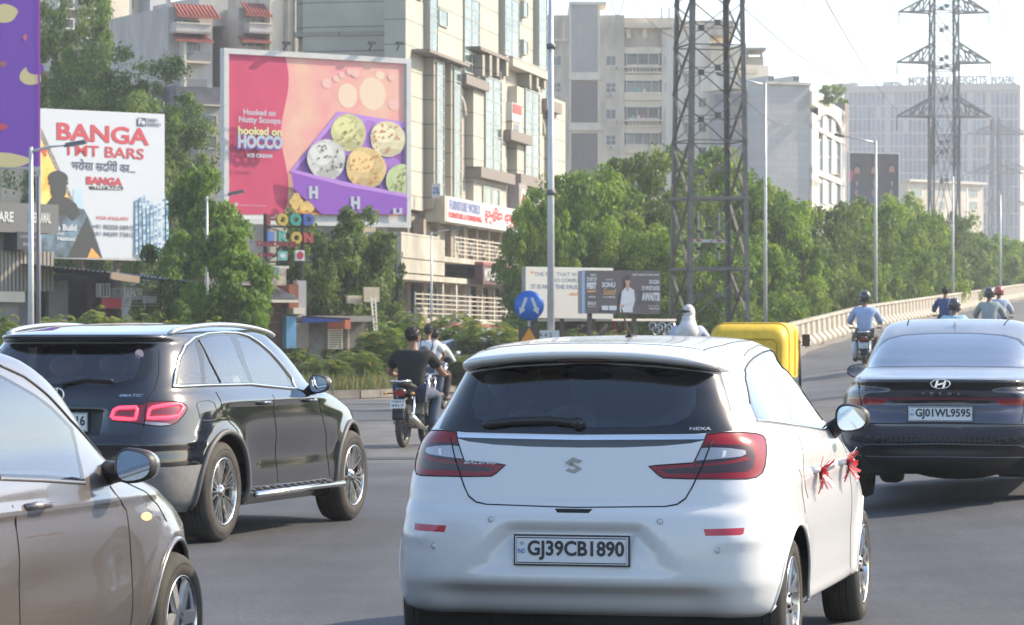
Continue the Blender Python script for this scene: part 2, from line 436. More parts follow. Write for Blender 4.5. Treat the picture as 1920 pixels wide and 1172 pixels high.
def wheel(root, c, R, W, rr, style, sg, spin=0.0):
    "c: centre of the outer face; sg: +1 right side, -1 left side"
    ax = (sg, 0, 0); c = Vector(c)
    hub = MB(); hub.lathe([(0.001, -.07), (rr * .75, -.07), (rr * .76, -.09), (.02, -.09)], c, ax, mat('brake_disc', (.25, .24, .23), .4, .9), 28)
    hub.lathe([(.001, -.10), (rr * .99, -.10), (rr * .99, -W + .01), (.001, -W + .01)], c, ax, UND, 28)
    h = hub.build('wheel', root)
    t = MB(); t.lathe([(rr * .985, -.012), (rr * 1.03, .0), (rr + (R - rr) * .35, .006), (rr + (R - rr) * .7, -.002), (R - .012, -.02), (R - .002, -.045), (R, -.07), (R, -W * .5)], c, ax, RUB, 48)
    t.lathe([(R, -W * .5), (R, -W + .06), (R - .02, -W + .01), (rr, -W)], c, ax, RUB, 48)
    for k in (-.055, -.09, -.125): t.lathe([(R + .001, k), (R + .001, k - .006)], c, ax, UND, 48)
    t.lathe([(rr + (R - rr) * .5, .0075), (rr + (R - rr) * .53, .0075)], c, ax, UND, 48)
    t.build('tyre', h)
    m = MB(); m.lathe([(rr * .93, -.06), (rr * .94, -.012), (rr * .965, .0), (rr, .0), (rr * 1.01, -.01)], c, ax, ALLOY, 48)
    m.lathe([(rr * .93, -.055), (rr * .9, -.12)], c, ax, ALLOYD, 40)
    def P(r, an, h):  # point on the wheel plane
        return c + Vector((sg * h, math.cos(an) * r, math.sin(an) * r))
    def spoke(r0, a0, w0, h0, r1, a1, w1, h1, mm, th=.02):
        p0, p1 = P(r0, a0, h0), P(r1, a1, h1); d = (p1 - p0).normalized(); x = Vector((1, 0, 0)).cross(d).normalized(); o = Vector((sg * th, 0, 0))
        vs_ = [p0 - x * w0, p0 + x * w0, p1 + x * w1, p1 - x * w1]; e = .22
        top = [p0 - x * w0 * (1 - e), p0 + x * w0 * (1 - e), p1 + x * w1 * (1 - e), p1 - x * w1 * (1 - e)]
        m.add([v - o for v in vs_] + [v for v in top], [(4, 5, 6, 7), (0, 1, 5, 4), (1, 2, 6, 5), (2, 3, 7, 6), (3, 0, 4, 7)], mm)
    if style == 'suv':
        for k in range(5):
            a = spin + 2 * math.pi * k / 5
            for dlt, ww in ((-.36, .011), (-.11, .008), (.11, .008), (.36, .011)):
                spoke(.045, a + dlt * .45, ww, -.03, rr * .95, a + dlt, ww * 1.1, -.008, ALLOY)
    elif style == 'hatch':
        for k in range(8):
            a = spin + 2 * math.pi * k / 8
            spoke(.035, a, .02, -.02, rr * .95, a + .16, .016, -.004, ALLOY); spoke(rr * .5, a + .1, .013, -.02, rr * .95, a - .2, .011, -.008, ALLOY)
    else:
        for k in range(6):
            a = spin + 2 * math.pi * k / 6
            spoke(.03, a, .034, -.005, rr * .95, a, .03, -.006, mat('wheel_cover', (.5, .49, .47), .35, .6))
        m.lathe([(rr * .55, -.035), (rr * .95, -.035)], c, ax, ALLOYD, 30)
    m.lathe([(.001, -.006), (.03, -.008), (.05, -.02), (.055, -.04)], c, ax, ALLOY if style != 'hatch' else CHROME, 20)
    for k in range(5):
        q = P(.04, spin + .6 + 2 * math.pi * k / 5, -.012); m.lathe([(.008, .004), (.008, -.01)], q, ax, UND, 8)
    m.build('rim', h)
    return h
def wheels(car, ys, x, z, R, W, rr, style, seed=0):
    for k, y in enumerate(ys):
        for sg in (1, -1): wheel(car.root, (sg * x, y, z), R, W, rr, style, sg, .3 + k * .5 + seed)
def running_gear(car, ys, x, z, ra, L, zb=.2, w_=.68):
    b = MB()
    b.bb(-w_, w_, .35, L - .35, zb, zb + .16, UND)
    for y in ys:
        for sg in (1, -1):
            n = 22; A = [-.35 + (math.pi + .7) * k / n for k in range(n + 1)]
            o_ = [(sg * (x - .09), y + (ra + .012) * math.cos(t), z + (ra + .012) * math.sin(t)) for t in A]; i_ = [(sg * (x - .42), p[1], p[2]) for p in o_]
            b.add(o_ + i_, [(k, k + 1, n + 2 + k, n + 1 + k) for k in range(n)] + [tuple(range(n + 1, 2 * n + 2))], UND)
    b.tube([(-w_ * .9, ys[0], z), (w_ * .9, ys[0], z)], .04, UND); b.tube([(.42, .34, zb + .04), (.42, .7, zb + .04)], .025, mat('exhaust', (.2, .18, .17), .5, .9))
    b.ell((0.1, .38, zb + .05), (.38, .16, .09), UND)
    b.build('underbody', car.root)
def seats(car, rows, zf, w_=.24, h=.62, hr=True, sc=SEAT):
    for (x, y, ww) in rows:
        s_ = MB(); s_.box((x, y, zf + .12), (ww * 2, .48, .18), sc)
        rot = Matrix.Rotation(.22, 3, 'X')
        pts = [(-ww, 0), (ww, 0), (ww * .96, h * .7), (ww * .8, h), (-ww * .8, h), (-ww * .96, h * .7)]
        s_.prism(pts, (x, y - .22, zf + .16), (1, 0, 0), rot @ Vector((0, 0, 1)), rot @ Vector((0, -1, 0)), .12, sc)
        if hr:
            for xx in ((x,) if ww < .4 else (x - ww * .6, x + ww * .6)):
                s_.ell((xx, y - .27 - h * .22, zf + .16 + h * 1.1), (.13, .05, .085), sc, 12, 8)
        s_.build('seat', car.root)
def plate(car, c, txt, w_=.5, h=.12, tilt=0, ybig=0):
    hs = [car.bvh.ray_cast(Vector((c[0] + dx, -1, c[2] + dz)), Vector((0, 1, 0)))[0] for dx in (-w_ * .45, 0, w_ * .45) for dz in (-h * .4, h * .4)]
    y = min(q.y for q in hs if q) - .006; c = (c[0], y, c[2]); e = MB()
    e.box(c, (w_ + .016, .01, h + .016), PLB); e.box((c[0], y - .004, c[2]), (w_, .012, h), PLATE)
    o = e.build('number_plate', car.root)
    t = MB(); t.text(txt, c[0] - w_ * .39, c[0] + w_ * .47, c[2] - h * .36, c[2] + h * .36, y - .0125, INK, bold=.03)
    t.text('IND', c[0] - w_ * .475, c[0] - w_ * .41, c[2] - h * .12, c[2] + h * .05, y - .0125, PBLUE, bold=.01)
    t.disc(c[0] - w_ * .44, c[2] + h * .25, h * .07, h * .07, y - .0125, mat('holo', (.3, .4, .5), .3, .5), 12)
    t.tube([(c[0] + sx * (w_ / 2 - .006), y - .011, c[2] + sz * (h / 2 - .006)) for sx, sz in ((-1, -1), (1, -1), (1, 1), (-1, 1))], .0022, INK, 4, closed=True)
    t.build('lettering', o); return o
def door_mirror(car, c, w_, h, shell, sg, out=.1, tilt=0, stalk=None):
    "egg-shaped housing, glass facing back"
    m = MB(); c = Vector(c); n = 20
    out2 = lambda t: (math.copysign(abs(math.cos(t)) ** .75, math.cos(t)), math.copysign(abs(math.sin(t)) ** .75, math.sin(t)))
    ring = []
    for (k, y) in ((.86, -.045), (1.0, -.035), (1.04, .0), (.98, .05), (.8, .09), (.45, .115), (.05, .12)):
        ring.append([(c.x + out2(t)[0] * w_ / 2 * k * (1.0), c.y + y, c.z + out2(t)[1] * h / 2 * k * (1 + .18 * sg * out2(t)[0] * -1)) for t in [2 * math.pi * i / n for i in range(n)]])
    vs_ = [v for r in ring for v in r]; fs = [(i * n + j, (i + 1) * n + j, (i + 1) * n + (j + 1) % n, i * n + (j + 1) % n) for i in range(len(ring) - 1) for j in range(n)]
    m.add(vs_[:3 * n], [f for f in fs if max(f) < 3 * n], PLB, True); m.add(vs_[2 * n:], [tuple(i - 2 * n for i in f) for f in fs if min(f) >= 2 * n], shell, True)
    if stalk: m.tube([c + Vector((-sg * w_ * .4, .03, -h * .2)), Vector(stalk)], [.035, .05], PLB, 10)
    o = m.build('side_mirror', car.root)
    g = MB(); g.add([(v[0], v[1] + .002, v[2]) for v in ring[0]], [tuple(range(n))], MIR); g.build('mirror_glass', o)
    return o
def handle(car, c, sg, m, L=.17):
    h = MB(); x, y, z = c
    h.tube([(x + sg * .0, y - L / 2, z), (x + sg * .03, y - L * .3, z + .003), (x + sg * .033, y + L * .3, z + .003), (x, y + L / 2, z)], [.012, .016, .016, .012], m, 8, flat=1.0)
    h.build('door_handle', car.root)
# ------------------------------------------------------------------ ground height
RT = [(0, 0), (15, .05), (26, .25), (50, .44), (63, .58), (73, .76), (80, .90), (90, 1.08), (126, 1.75), (150, 2.35), (248, 4.9), (440, 9.0), (700, 9.0)]
ZB = [(0, 0), (75, 0), (90, .18), (126, 1.0), (150, 1.95), (248, 4.6), (440, 8.8), (700, 8.8)]
BL = [(0, .2), (26, .9), (60, 1.6), (75, 2.2), (126, 11.0), (150, 16.6), (248, 39.7), (440, 92), (700, 160)]   # the barrier's line: X by Y
def road_z(x, y):
    t = min(1, max(0, (x - lerp_tab(BL, y)) / (3 + min(y, 75) * .055))); t = t * t * (3 - 2 * t); b = lerp_tab(ZB, y) if x >= lerp_tab(BL, y) - .5 else 0
    return b + (lerp_tab(RT, y) - b) * t
# ------------------------------------------------------------------ cars
def zf(ox, oy, k): return lambda *p: [(ox + x / k, oy + y / k) for x, y in p]
rad = math.radians
# --- white hatchback
Z1, Z2, Z3, Z4b, ZW = zf(730, 780, 2.99), zf(1100, 780, 2.99), zf(1340, 620, 3.66), zf(1400, 880, 4.015), zf(820, 640, 3.43)
def sm(e0, e1, x):
    t = np.clip((x - e0) / (e1 - e0), 0, 1); return t * t * (3 - 2 * t)
def hatch_deform(V):
    x, y, z = V[:, 0], V[:, 1], V[:, 2]; ax = np.abs(x); rear = sm(.75, .3, y)
    wr = .27 + (.68 - z) * .85          # plate recess: wider towards its foot
    rec = sm(wr + .035, wr - .01, ax) * sm(.685, .66, z) * sm(.455, .5, z)
    y = y + rear * rec * (.012 + .028 * sm(.5, .67, z))
    y = y + rear * .07 * sm(.44, .36, z) * sm(.70, .5, ax)   # lower valance tucked in
    y = y + rear * .012 * np.exp(-((z - .62) / .03) ** 2) * sm(.62, .68, ax) * -1
    y = y - rear * .018 * np.exp(-((z - .80) / .05) ** 2) * sm(.3, .8, ax)
    y = y + rear * .022 * np.exp(-((z - .765) / .022) ** 2)
    z0_ = z; y0_ = y
    y = y + sm(1.2, .2, y) * .075 * np.clip(ax / .87, 0, 1) ** 2.2 * sm(1.45, 1.38, z)
    z = z + .055 * np.clip(1 - (ax / .64) ** 2.2, 0, 1) * sm(1.2, 1.34, z) * sm(1.51, 1.40, z) * sm(1.8, .8, y)
    y = y + rear * .03 * sm(.755, .80, z) * sm(1.2, 1.0, z)
    side = sm(.5, 1.1, y) * sm(3.9, 3.3, y)
    k = 1 + .010 * np.exp(-((z - .86) / .03) ** 2) * side - .012 * np.exp(-((z - .5) / .12) ** 2) * sm(.9, 1.3, y) * sm(3.0, 2.6, y) + .014 * np.exp(-((z - .30) / .04) ** 2) * side
    for yc in (.67, 3.19):
        k = k + .016 * np.exp(-((np.hypot(y - yc, z - .31) - .36) / .07) ** 2) * sm(.95, .6, z)
    return np.stack([x * k, y, z], 1)
WHITE = mat('white_paint', (.68, .68, .68), .26, coat=.7, spec=.5); backed('white_body', 'white_paint')
hatch = Car('hatchback_car', (.26, 13.9, 0), rad(13.5), [
    (.275, .14, 3.80, .84, 8, 4), (.295, .085, 3.88, .862, 8, 4), (.325, .05, 3.92, .870, 8, 4), (.38, .02, 3.95, .878, 8, 4), (.44, -.01, 3.98, .884, 8, 4), (.50, -.01, 3.99, .887, 8, 4), (.62, -.005, 3.99, .888, 8, 4), (.72, .01, 3.97, .886, 7.5, 4),
    (.78, .035, 3.90, .881, 7.5, 4), (.86, .05, 3.72, .876, 7.5, 4), (.92, .06, 3.45, .868, 7, 4), (.98, .07, 3.15, .852, 7, 4), (1.04, .085, 2.95, .824, 7, 4), (1.09, .11, 2.86, .780, 7, 4), (1.18, .17, 2.70, .722, 7, 4.2), (1.27, .24, 2.50, .674, 7.5, 4.4), (1.335, .295, 2.33, .636, 8, 4.4),
    (1.350, .20, 2.29, .620, 9, 4.4), (1.372, .165, 2.23, .612, 9, 4.4), (1.392, .23, 2.17, .604, 8, 4.4), (1.43, .45, 2.08, .59, 6.5, 4.2), (1.46, .75, 1.98, .55, 5, 4), (1.485, 1.0, 1.85, .49, 4, 3.5), (1.50, 1.2, 1.7, .38, 3.4, 3), (1.508, 1.35, 1.55, .15, 2.5, 2.5)],
    1.75, 'glossy white hatchback with red ribbons on its door handles, seen from behind in the foreground', 'car', hatch_deform)
H = hatch; H.yr_lim = 1.3
LRED = mat('lamp_red', (.26, .004, .010), .16, coat=.35, spec=.35); LDRK = mat('lamp_dark', (.04, .004, .008), .18, coat=.3); LCLR = mat('lamp_clear', (.36, .36, .38), .12, .3, coat=1); LWHT = mat('lamp_white', (.75, .75, .78), .2, coat=1)
def mirror_poly(P): return P + [Vector((-p.x, p.y, p.z)) for p in reversed(P)]
gr = H.trace([(1322, 811), (1347, 812), (1346, 760), (1343, 712), (1320, 702), (1270, 699)]); gr[-1].z = gr[-2].z = gr[-3].z = 1.342
gl_out = mirror_poly([Vector((0, 0, 1.072)), Vector((.52, 0, 1.078)), Vector((.665, 0, 1.09)), Vector((.645, 0, 1.18)), Vector((.61, 0, 1.27)), Vector((.58, 0, 1.346)), Vector((.48, 0, 1.366)), Vector((.3, 0, 1.388)), Vector((0, 0, 1.399))])
H.cut('rear_window_frame', BLK, gl_out, 'rear')
gl_in = mirror_poly([Vector((0, 0, 1.105)), Vector((.30, 0, 1.108)), Vector((.42, 0, 1.12)), Vector((.48, 0, 1.15)), Vector((.505, 0, 1.2)), Vector((.50, 0, 1.26)), Vector((.49, 0, 1.33)), Vector((.3, 0, 1.362)), Vector((0, 0, 1.375))])
H.cut('rear_window', GLR, gl_in, 'rear')
H.cut('rear_spoiler', WHITE, mirror_poly([Vector((0, 0, 1.401)), Vector((.3, 0, 1.390)), Vector((.48, 0, 1.367)), Vector((.575, 0, 1.349)), Vector((.58, 0, 1.36)), Vector((.55, 0, 1.39)), Vector((0, 0, 1.455))]), 'rear')
garn = mirror_poly([Vector((0, 0, 1.016)), Vector((.2, 0, 1.018)), Vector((.38, 0, 1.026)), Vector((.50, 0, 1.038)), Vector((.585, 0, 1.058)), Vector((0, 0, 1.05))])
H.cut('tailgate_garnish', mat('dark_chrome', (.10, .095, .09), .18, .9), garn, 'rear')
H.cut('chrome_strip', CHROME, mirror_poly([Vector((0, 0, 1.050)), Vector((.585, 0, 1.056)), Vector((.60, 0, 1.075)), Vector((0, 0, 1.068))]), 'rear')
lamp = H.trace(chaikin([Vector(p) for p in Z2((347, 280), (600, 262), (635, 190), (672, 100), (760, 92), (880, 92), (950, 98), (990, 110), (1010, 140), (1012, 200), (1002, 280), (985, 320), (950, 347), (900, 353), (740, 354), (580, 353), (430, 348), (400, 330))], 1) if False else Z2((347, 280), (600, 262), (635, 190), (672, 100), (760, 92), (880, 92), (950, 98), (985, 108), (1003, 130), (1008, 200), (1000, 280), (985, 320), (950, 345), (900, 353), (740, 354), (580, 353), (430, 348), (400, 330)))
H.cut('tail_lamp', LRED, lamp, 'diag')
H.cut('tail_lamp', LDRK, H.trace(Z2((612, 262), (640, 180), (665, 158), (860, 160), (925, 172), (945, 215), (935, 285), (905, 312), (780, 318), (600, 322), (450, 322), (410, 300), (600, 284))), 'diag')
H.cut('tail_lamp', LRED, H.trace(Z2((615, 272), (800, 252), (895, 228), (915, 235), (905, 246), (800, 268), (612, 284))), 'diag')
H.cut('tail_lamp', LCLR, H.trace(Z2((612, 250), (636, 182), (700, 176), (800, 180), (890, 192), (895, 212), (870, 226), (740, 240))), 'diag')
H.cut('tail_lamp', LWHT, H.trace(Z2((765, 192), (785, 196), (778, 228), (758, 232))), 'diag')
H.cut('rear_reflector', mat('reflector_red', (.5, .01, .02), .2, coat=1), H.trace(Z2((655, 634), (885, 626), (879, 662), (860, 668), (665, 673))), 'diag')
H.cut('handle_recess', SEAM, [Vector((-.085, 0, .752)), Vector((.085, 0, .752)), Vector((.07, 0, .735)), Vector((-.07, 0, .735))], 'rear')
dlo = H.trace(Z3((285, 615), (240, 500), (208, 330), (206, 270), (230, 222), (270, 182), (330, 147), (380, 133), (420, 143), (480, 183), (540, 243), (600, 322), (650, 403), (700, 512), (740, 612), (762, 665), (745, 678), (600, 655), (450, 632)))
H.cut('window_frame', BLK, dlo, 'side')
H.cut('side_window', GLS, H.trace(Z3((355, 612), (292, 602), (252, 480), (218, 330), (216, 278), (242, 232), (313, 165), (360, 238), (440, 396), (500, 525), (526, 630))), 'side')
H.cut('side_window', GLS, H.trace(Z3((352, 152), (390, 148), (470, 194), (560, 293), (628, 394), (677, 502), (712, 592), (727, 652), (549, 630), (505, 500), (433, 350))), 'side')
H.cut('windscreen', GLS, mirror_poly([Vector((0, 0, 1.09)), Vector((.60, 0, 1.09)), Vector((.54, 0, 1.3)), Vector((.46, 0, 1.40)), Vector((0, 0, 1.415))]), 'front')
H.arches((.67, 3.19), .31, .352)
hp = H.finish(WHITE)
sb = MB()
gate = [Vector((.588, 0, 1.05)), Vector((.555, 0, .95)), Vector((.51, 0, .845)), Vector((.485, 0, .80)), Vector((.45, 0, .775)), Vector((.40, 0, .765)), Vector((0, 0, .757))]
H.seam(sb, gate + [Vector((-p.x, 0, p.z)) for p in reversed(gate[:-1])], 'rear', .0035, SEAM)
H.seam(sb, lamp, 'diag', .003, SEAM, closed=True)
H.seam(sb, H.trace(Z4b((395, 0), (415, 150), (440, 330))), 'side', .0022, SEAM)
H.seam(sb, H.trace(Z3((560, 700), (600, 800), (612, 1000), (640, 1150))), 'side', .002, SEAM)
H.seam(sb, [Vector((.80, 2.5, 1.0)), Vector((.86, 2.55, .9)), Vector((.86, 2.6, .6)), Vector((.86, 2.62, .3))], 'side', .0022, SEAM)
H.seam(sb, H.trace(Z3((200, 172), (230, 134), (300, 98), (390, 112))), 'side', .0035, mat('gap_grey', (.05, .05, .055), .5))
H.seam(sb, [Vector((.5, .45, 1.4)), Vector((.52, .8, 1.4)), Vector((.5, 2.0, 1.4))], 'top', .004, mat('gap_grey'))
H.seam(sb, [Vector((-.5, .45, 1.4)), Vector((-.52, .8, 1.4)), Vector((-.5, 2.0, 1.4))], 'top', .004, mat('gap_grey'))
H.seam(sb, [Vector((-.5, .45, 1.4)), Vector((0, .40, 1.4)), Vector((.5, .45, 1.4))], 'top', .0022, mat('gap_grey'))
sb.build('panel_seams', H.root, kind='stuff')
tb = MB(); H.seam(tb, H.trace(Z3((285, 618), (450, 637), (600, 660), (745, 684), (765, 668))), 'side', .0065, CHROME, out=.004); sides(tb, 'window_trim', H.root)
tb = MB(); H.seam(tb, dlo[1:15], 'side', .0045, PLB, out=.001); sides(tb, 'window_seal', H.root)
def arch_lip(car, ys, z, r, rad_, m, name='arch_lip', out=0.0, a0=-.25, a1=math.pi + .25):
    for y in ys:
        for g in (1, -1):
            b = MB(); pts = [Vector((g, y + r * math.cos(t), z + r * math.sin(t))) for t in [a0 + (a1 - a0) * k / 34 for k in range(35)]]
            b.tube(car.drape(pts, 'side', False, 1 if False else g * 1, out=out) if g > 0 else [Vector((-p.x, p.y, p.z)) for p in car.drape([Vector((1, p.y, p.z)) for p in pts], 'side', False, 1, out=out)], rad_, m, 8); b.build(name, car.root)
arch_lip(H, (.67, 3.19), .31, .352, .008, WHITE)
wheels(H, (.67, 3.19), .868, .31, .31, .2, .208, 'hatch', .1)
running_gear(H, (.67, 3.19), .862, .31, .352, 3.99)
seats(H, [(.36, 2.0, .24), (-.36, 2.0, .24), (0, 1.15, .6)], .32, h=.55, sc=SEAT)
cb = MB(); cb.bb(-.66, .66, 2.55, 2.95, .75, .98, TRIM); cb.bb(-.6, .6, .3, .75, .55, .72, TRIM); cb.build('dashboard', H.root)
rm = MB(); rm.ell((0, 2.2, 1.335), (.12, .03, .035), PLB); rm.build('rear_view_mirror', H.root)
plate(H, (0, -.002, .573), 'GJ39CB1890')
door_mirror(H, (.94, 2.17, 1.10), .165, .135, PLB, 1, stalk=(.80, 2.3, 1.02)); door_mirror(H, (-.955, 2.17, 1.10), .19, .145, PLB, -1, stalk=(-.80, 2.3, 1.02))
for y in (1.28, 2.2):
    for g in (1, -1): handle(H, (g * .868, y, .88), g, WHITE)
wp = MB(); wr = H.drape([Vector((.0, 0, 1.115)), Vector((-.12, 0, 1.128)), Vector((-.3, 0, 1.122)), Vector((-.44, 0, 1.105))], 'rear', out=.02)
wp.tube(wr, [.024] + [.016] * (len(wr) - 2) + [.005], PLB, 8); wp.ell(wr[0], (.03, .03, .026), PLB); wp.build('rear_wiper', H.root)
an = MB(); an.ell((0.02, 1.2, 1.492), (.03, .05, .022), PLB); an.tube([(.02, 1.2, 1.49), (.02, .98, 1.63)], [.007, .003], PLB); an.build('roof_antenna', H.root)
bs = MB(); bs.ell((0, .225, 1.398), (.12, .03, .014), LDRK); bs.build('brake_light', H.root)
# emblem and lettering, laid on the tailgate
def on_rear(car, mb, body, x0, x1, z0, z1, m, bold=.02, shear=0, out=.004, depth=.004):
    g, fs = text_geo(body, bold, shear); lo, hi = g.min(0), g.max(0); vs_ = []
    for p in g:
        x = x0 + (p[0] - lo[0]) / (hi[0] - lo[0]) * (x1 - x0); z = z0 + (p[1] - lo[1]) / (hi[1] - lo[1]) * (z1 - z0)
        h = car.bvh.ray_cast(Vector((x, -1, z)), Vector((0, 1, 0)))[0]; vs_.append(Vector((x, (h.y if h else 0) - out, z)))
    mb.add(vs_, fs, m)
def emblem(car, mb, polys, cx, cz, sc, m, out=.006):
    for P in polys:
        h = car.bvh.ray_cast(Vector((cx, -1, cz)), Vector((0, 1, 0)))[0]; n = len(P)
        a = [Vector((cx + p[0] * sc, h.y - out, cz + p[1] * sc)) for p in P]; b = [v + Vector((0, out, 0)) for v in a]
        mb.add(a + b, [tuple(range(n))] + [(i, (i + 1) % n, n + (i + 1) % n, n + i) for i in range(n)], m)
em = MB(); Ss = [(-1, .35), (-.1, 1), (1, .55), (.62, .28), (.05, .52), (-.25, .32), (.95, -.42), (.05, -1.0), (-1, -.6), (-.62, -.3), (-.05, -.5), (.25, -.32)]
emblem(H, em, [[(-1, .35), (-.1, .95), (.95, .6), (.6, .3), (.0, .5), (-.3, .3), (-.05, .13), (-.45, -.05)], [(1, -.35), (.1, -.95), (-.95, -.6), (-.6, -.3), (.0, -.5), (.3, -.3), (-.45, .22), (-.28, .32), (.62, -.12)]], -.012, .938, .038, mat('badge_dark', (.30, .31, .33), .25, .4)); em.build('emblem', H.root)
lt = MB(); on_rear(H, lt, 'BALENO', -.515, -.36, .940, .956, SILV, .01, .3); on_rear(H, lt, 'NEXA', .49, .58, 1.095, 1.108, mat('pale_print', (.5, .52, .55), .5), .02); lt.build('lettering', H.root, kind='stuff')
for x, z in ((-.365, .70), (.385, .70), (-.63, .58), (.63, .58)):
    sp = MB(); h = H.bvh.ray_cast(Vector((x, -1, z)), Vector((0, 1, 0)))[0]; sp.lathe([(.013, .0), (.0115, .003), (.001, .003)], h, (0, -1, 0), mat('sensor', (.62, .62, .62), .4), 14); sp.lathe([(.0145, .001), (.013, .0012)], h, (0, -1, 0), SEAM, 14); sp.build('parking_sensor', H.root)
# ribbons tied to the door handles
RIB = mat('ribbon_red', (.62, .02, .03), .35); RIBW = mat('ribbon_silver', (.8, .75, .78), .2, .6)
rr = random.Random(5)
for y, lab in ((1.28, 'red and silver ribbon bow tied to the rear door handle of the white hatchback'), (2.2, 'red and silver ribbon bow tied to the front door handle of the white hatchback')):
    b = MB()
    for k in range(26):
        an_ = rr.uniform(0, 2 * math.pi); L_ = rr.uniform(.045, .095); tw = rr.uniform(-.5, .5); up = rr.uniform(.01, .07)
        p1 = Vector((up * .6, math.cos(an_) * L_ * .55, math.sin(an_) * L_ * .55)); p2 = Vector((up, math.cos(an_ + .2) * L_, math.sin(an_ + .2) * L_)); wd = Vector((.3, -math.sin(an_), math.cos(an_))).normalized() * .011
        b.add([Vector((0, 0, 0)) - wd * .5, Vector((0, 0, 0)) + wd * .5, p1 + wd, p2 + wd * .8, p2 - wd * .8, p1 - wd], [(0, 1, 2, 5), (5, 2, 3, 4)], RIB if k % 4 else RIBW)
    for k in range(5):
        z1 = -rr.uniform(.05, .12); y1 = rr.uniform(-.08, .08); b.tube([(.01, 0, 0), (.02, y1 * .4, z1 * .5), (.005, y1, z1)], .003, RIB, 4)
    o = b.build('ribbon_bow', None, lab, 'ribbon bow', 'ribbon bows on the white car'); o.location = H.R @ Vector((.90, y, .88)) + H.loc; o.rotation_euler = (0, 0, -H.a)
# --- black sport utility vehicle
BLACK = mat('black_paint', (.008, .009, .013), .10, coat=1, spec=.6, metal=.0); backed('black_body', 'black_paint')
Z5, Z6, Z8 = zf(0, 560, 1.915), zf(0, 600, 4.508), zf(320, 740, 3.908)
def suv_deform(V):
    x, y, z = V[:, 0], V[:, 1], V[:, 2]; ax = np.abs(x); side = sm(.6, 1.2, y) * sm(4.6, 4.1, y); rear = sm(.7, .25, y)
    k = 1 + .012 * np.exp(-((z - 1.03) / .03) ** 2) * side - .02 * np.exp(-((z - .62) / .13) ** 2) * sm(1.2, 1.7, y) * sm(3.6, 3.2, y) + .012 * np.exp(-((z - .36) / .05) ** 2) * side
    for yc in (.95, 3.823): k = k + .022 * np.exp(-((np.hypot(y - yc, z - .37) - .43) / .07) ** 2) * sm(1.0, .75, z)
    y = y + sm(1.3, .2, y) * .08 * np.clip(ax / .93, 0, 1) ** 2.2 * sm(1.55, 1.45, z)
    y = y + rear * .03 * sm(.99, .96, z) * sm(.78, .81, z) * sm(.38, .34, ax)
    y = y - rear * .02 * np.exp(-((z - .74) / .03) ** 2)
    return np.stack([x * k, y, z], 1)
suv = Car('sport_utility_car', (-3.27, 22.78, 0), rad(16.5), [
    (.24, .18, 4.45, .86, 6, 4), (.32, .08, 4.55, .91, 6.5, 4), (.45, .02, 4.62, .938, 6.5, 4), (.60, -.02, 4.65, .946, 6.5, 4), (.72, -.02, 4.66, .949, 6, 4), (.80, .01, 4.62, .947, 6, 4), (.90, .035, 4.5, .944, 5.8, 4), (.97, .05, 4.25, .941, 5.6, 4),
    (1.03, .07, 3.95, .93, 5.4, 4), (1.08, .085, 3.65, .91, 5.2, 4), (1.12, .105, 3.42, .885, 5.2, 4.2), (1.20, .15, 3.25, .86, 5.2, 4.3), (1.30, .225, 3.04, .83, 5.2, 4.4), (1.40, .31, 2.84, .79, 5.4, 4.4), (1.465, .375, 2.68, .755, 5.6, 4.4),
    (1.482, .29, 2.64, .745, 5, 4.4), (1.505, .26, 2.58, .73, 5, 4.4), (1.53, .38, 2.48, .70, 4.6, 4.2), (1.56, .7, 2.35, .64, 4, 4), (1.585, 1.0, 2.2, .54, 3.6, 3.6), (1.60, 1.3, 2.0, .40, 3, 3), (1.607, 1.5, 1.8, .15, 2.5, 2.5)],
    2.1, 'shiny black sport utility car with silver roof rails, left of the white hatchback', 'car', suv_deform)
U = suv; U.yr_lim = 1.3
U.cut('rear_window_frame', BLK, mirror_poly([Vector((0, 0, 1.12)), Vector((.45, 0, 1.13))] + [Vector((p.x, 0, min(p.z, 1.473))) for p in U.trace(Z6((1180, 535), (1250, 480), (1285, 420), (1290, 330), (1275, 262), (1225, 205), (1120, 160)))] + [Vector((0, 0, 1.473))]), 'rear')
U.cut('rear_window', GLR, mirror_poly([Vector((0, 0, 1.165)), Vector((.36, 0, 1.165))] + [Vector((p.x, 0, p.z)) for p in U.trace(Z6((1000, 525), (1120, 500), (1165, 430), (1190, 300), (1175, 256)))] + [Vector((0, 0, 1.45))]), 'rear')
ulamp = U.trace(Z6((940, 830), (955, 765), (1000, 735), (1150, 722), (1250, 690), (1430, 686), (1520, 692), (1570, 718), (1585, 745), (1560, 795), (1500, 865), (1440, 888), (1350, 897), (1200, 882), (1100, 862), (950, 852)))
U.cut('tail_lamp', mat('lamp_deep', (.16, .008, .015), .12, coat=1), ulamp, 'diag')
U.cut('tail_lamp', LCLR, U.trace(Z6((1228, 858), (1400, 872), (1450, 880), (1400, 893), (1222, 884))), 'diag')
U.cut('number_plate_recess', PLB, mirror_poly([Vector((0, 0, .80)), Vector((.34, 0, .80)), Vector((.36, 0, .97)), Vector((0, 0, .985))]), 'rear')
GREYP = mat('bumper_grey', (.20, .195, .19), .5, vary=.15, vscale=12)
U.cut('lower_bumper', GREYP, [Vector((x, 0, z)) for x, z in ((-1.2, .2), (1.2, .2), (1.2, .60), (.8, .575), (.6, .60), (.5, .63), (-.5, .63), (-.6, .60), (-.8, .575), (-1.2, .60))], 'rear', z_ok=lambda c: c.y < .62)
udlo = U.trace(Z5((622, 316), (627, 270), (640, 215), (662, 170), (695, 142), (740, 128), (800, 123), (850, 125), (890, 135), (930, 160), (970, 195), (1010, 240), (1045, 285), (1063, 325), (900, 308), (750, 311)))
U.cut('window_frame', BLK, udlo, 'side')
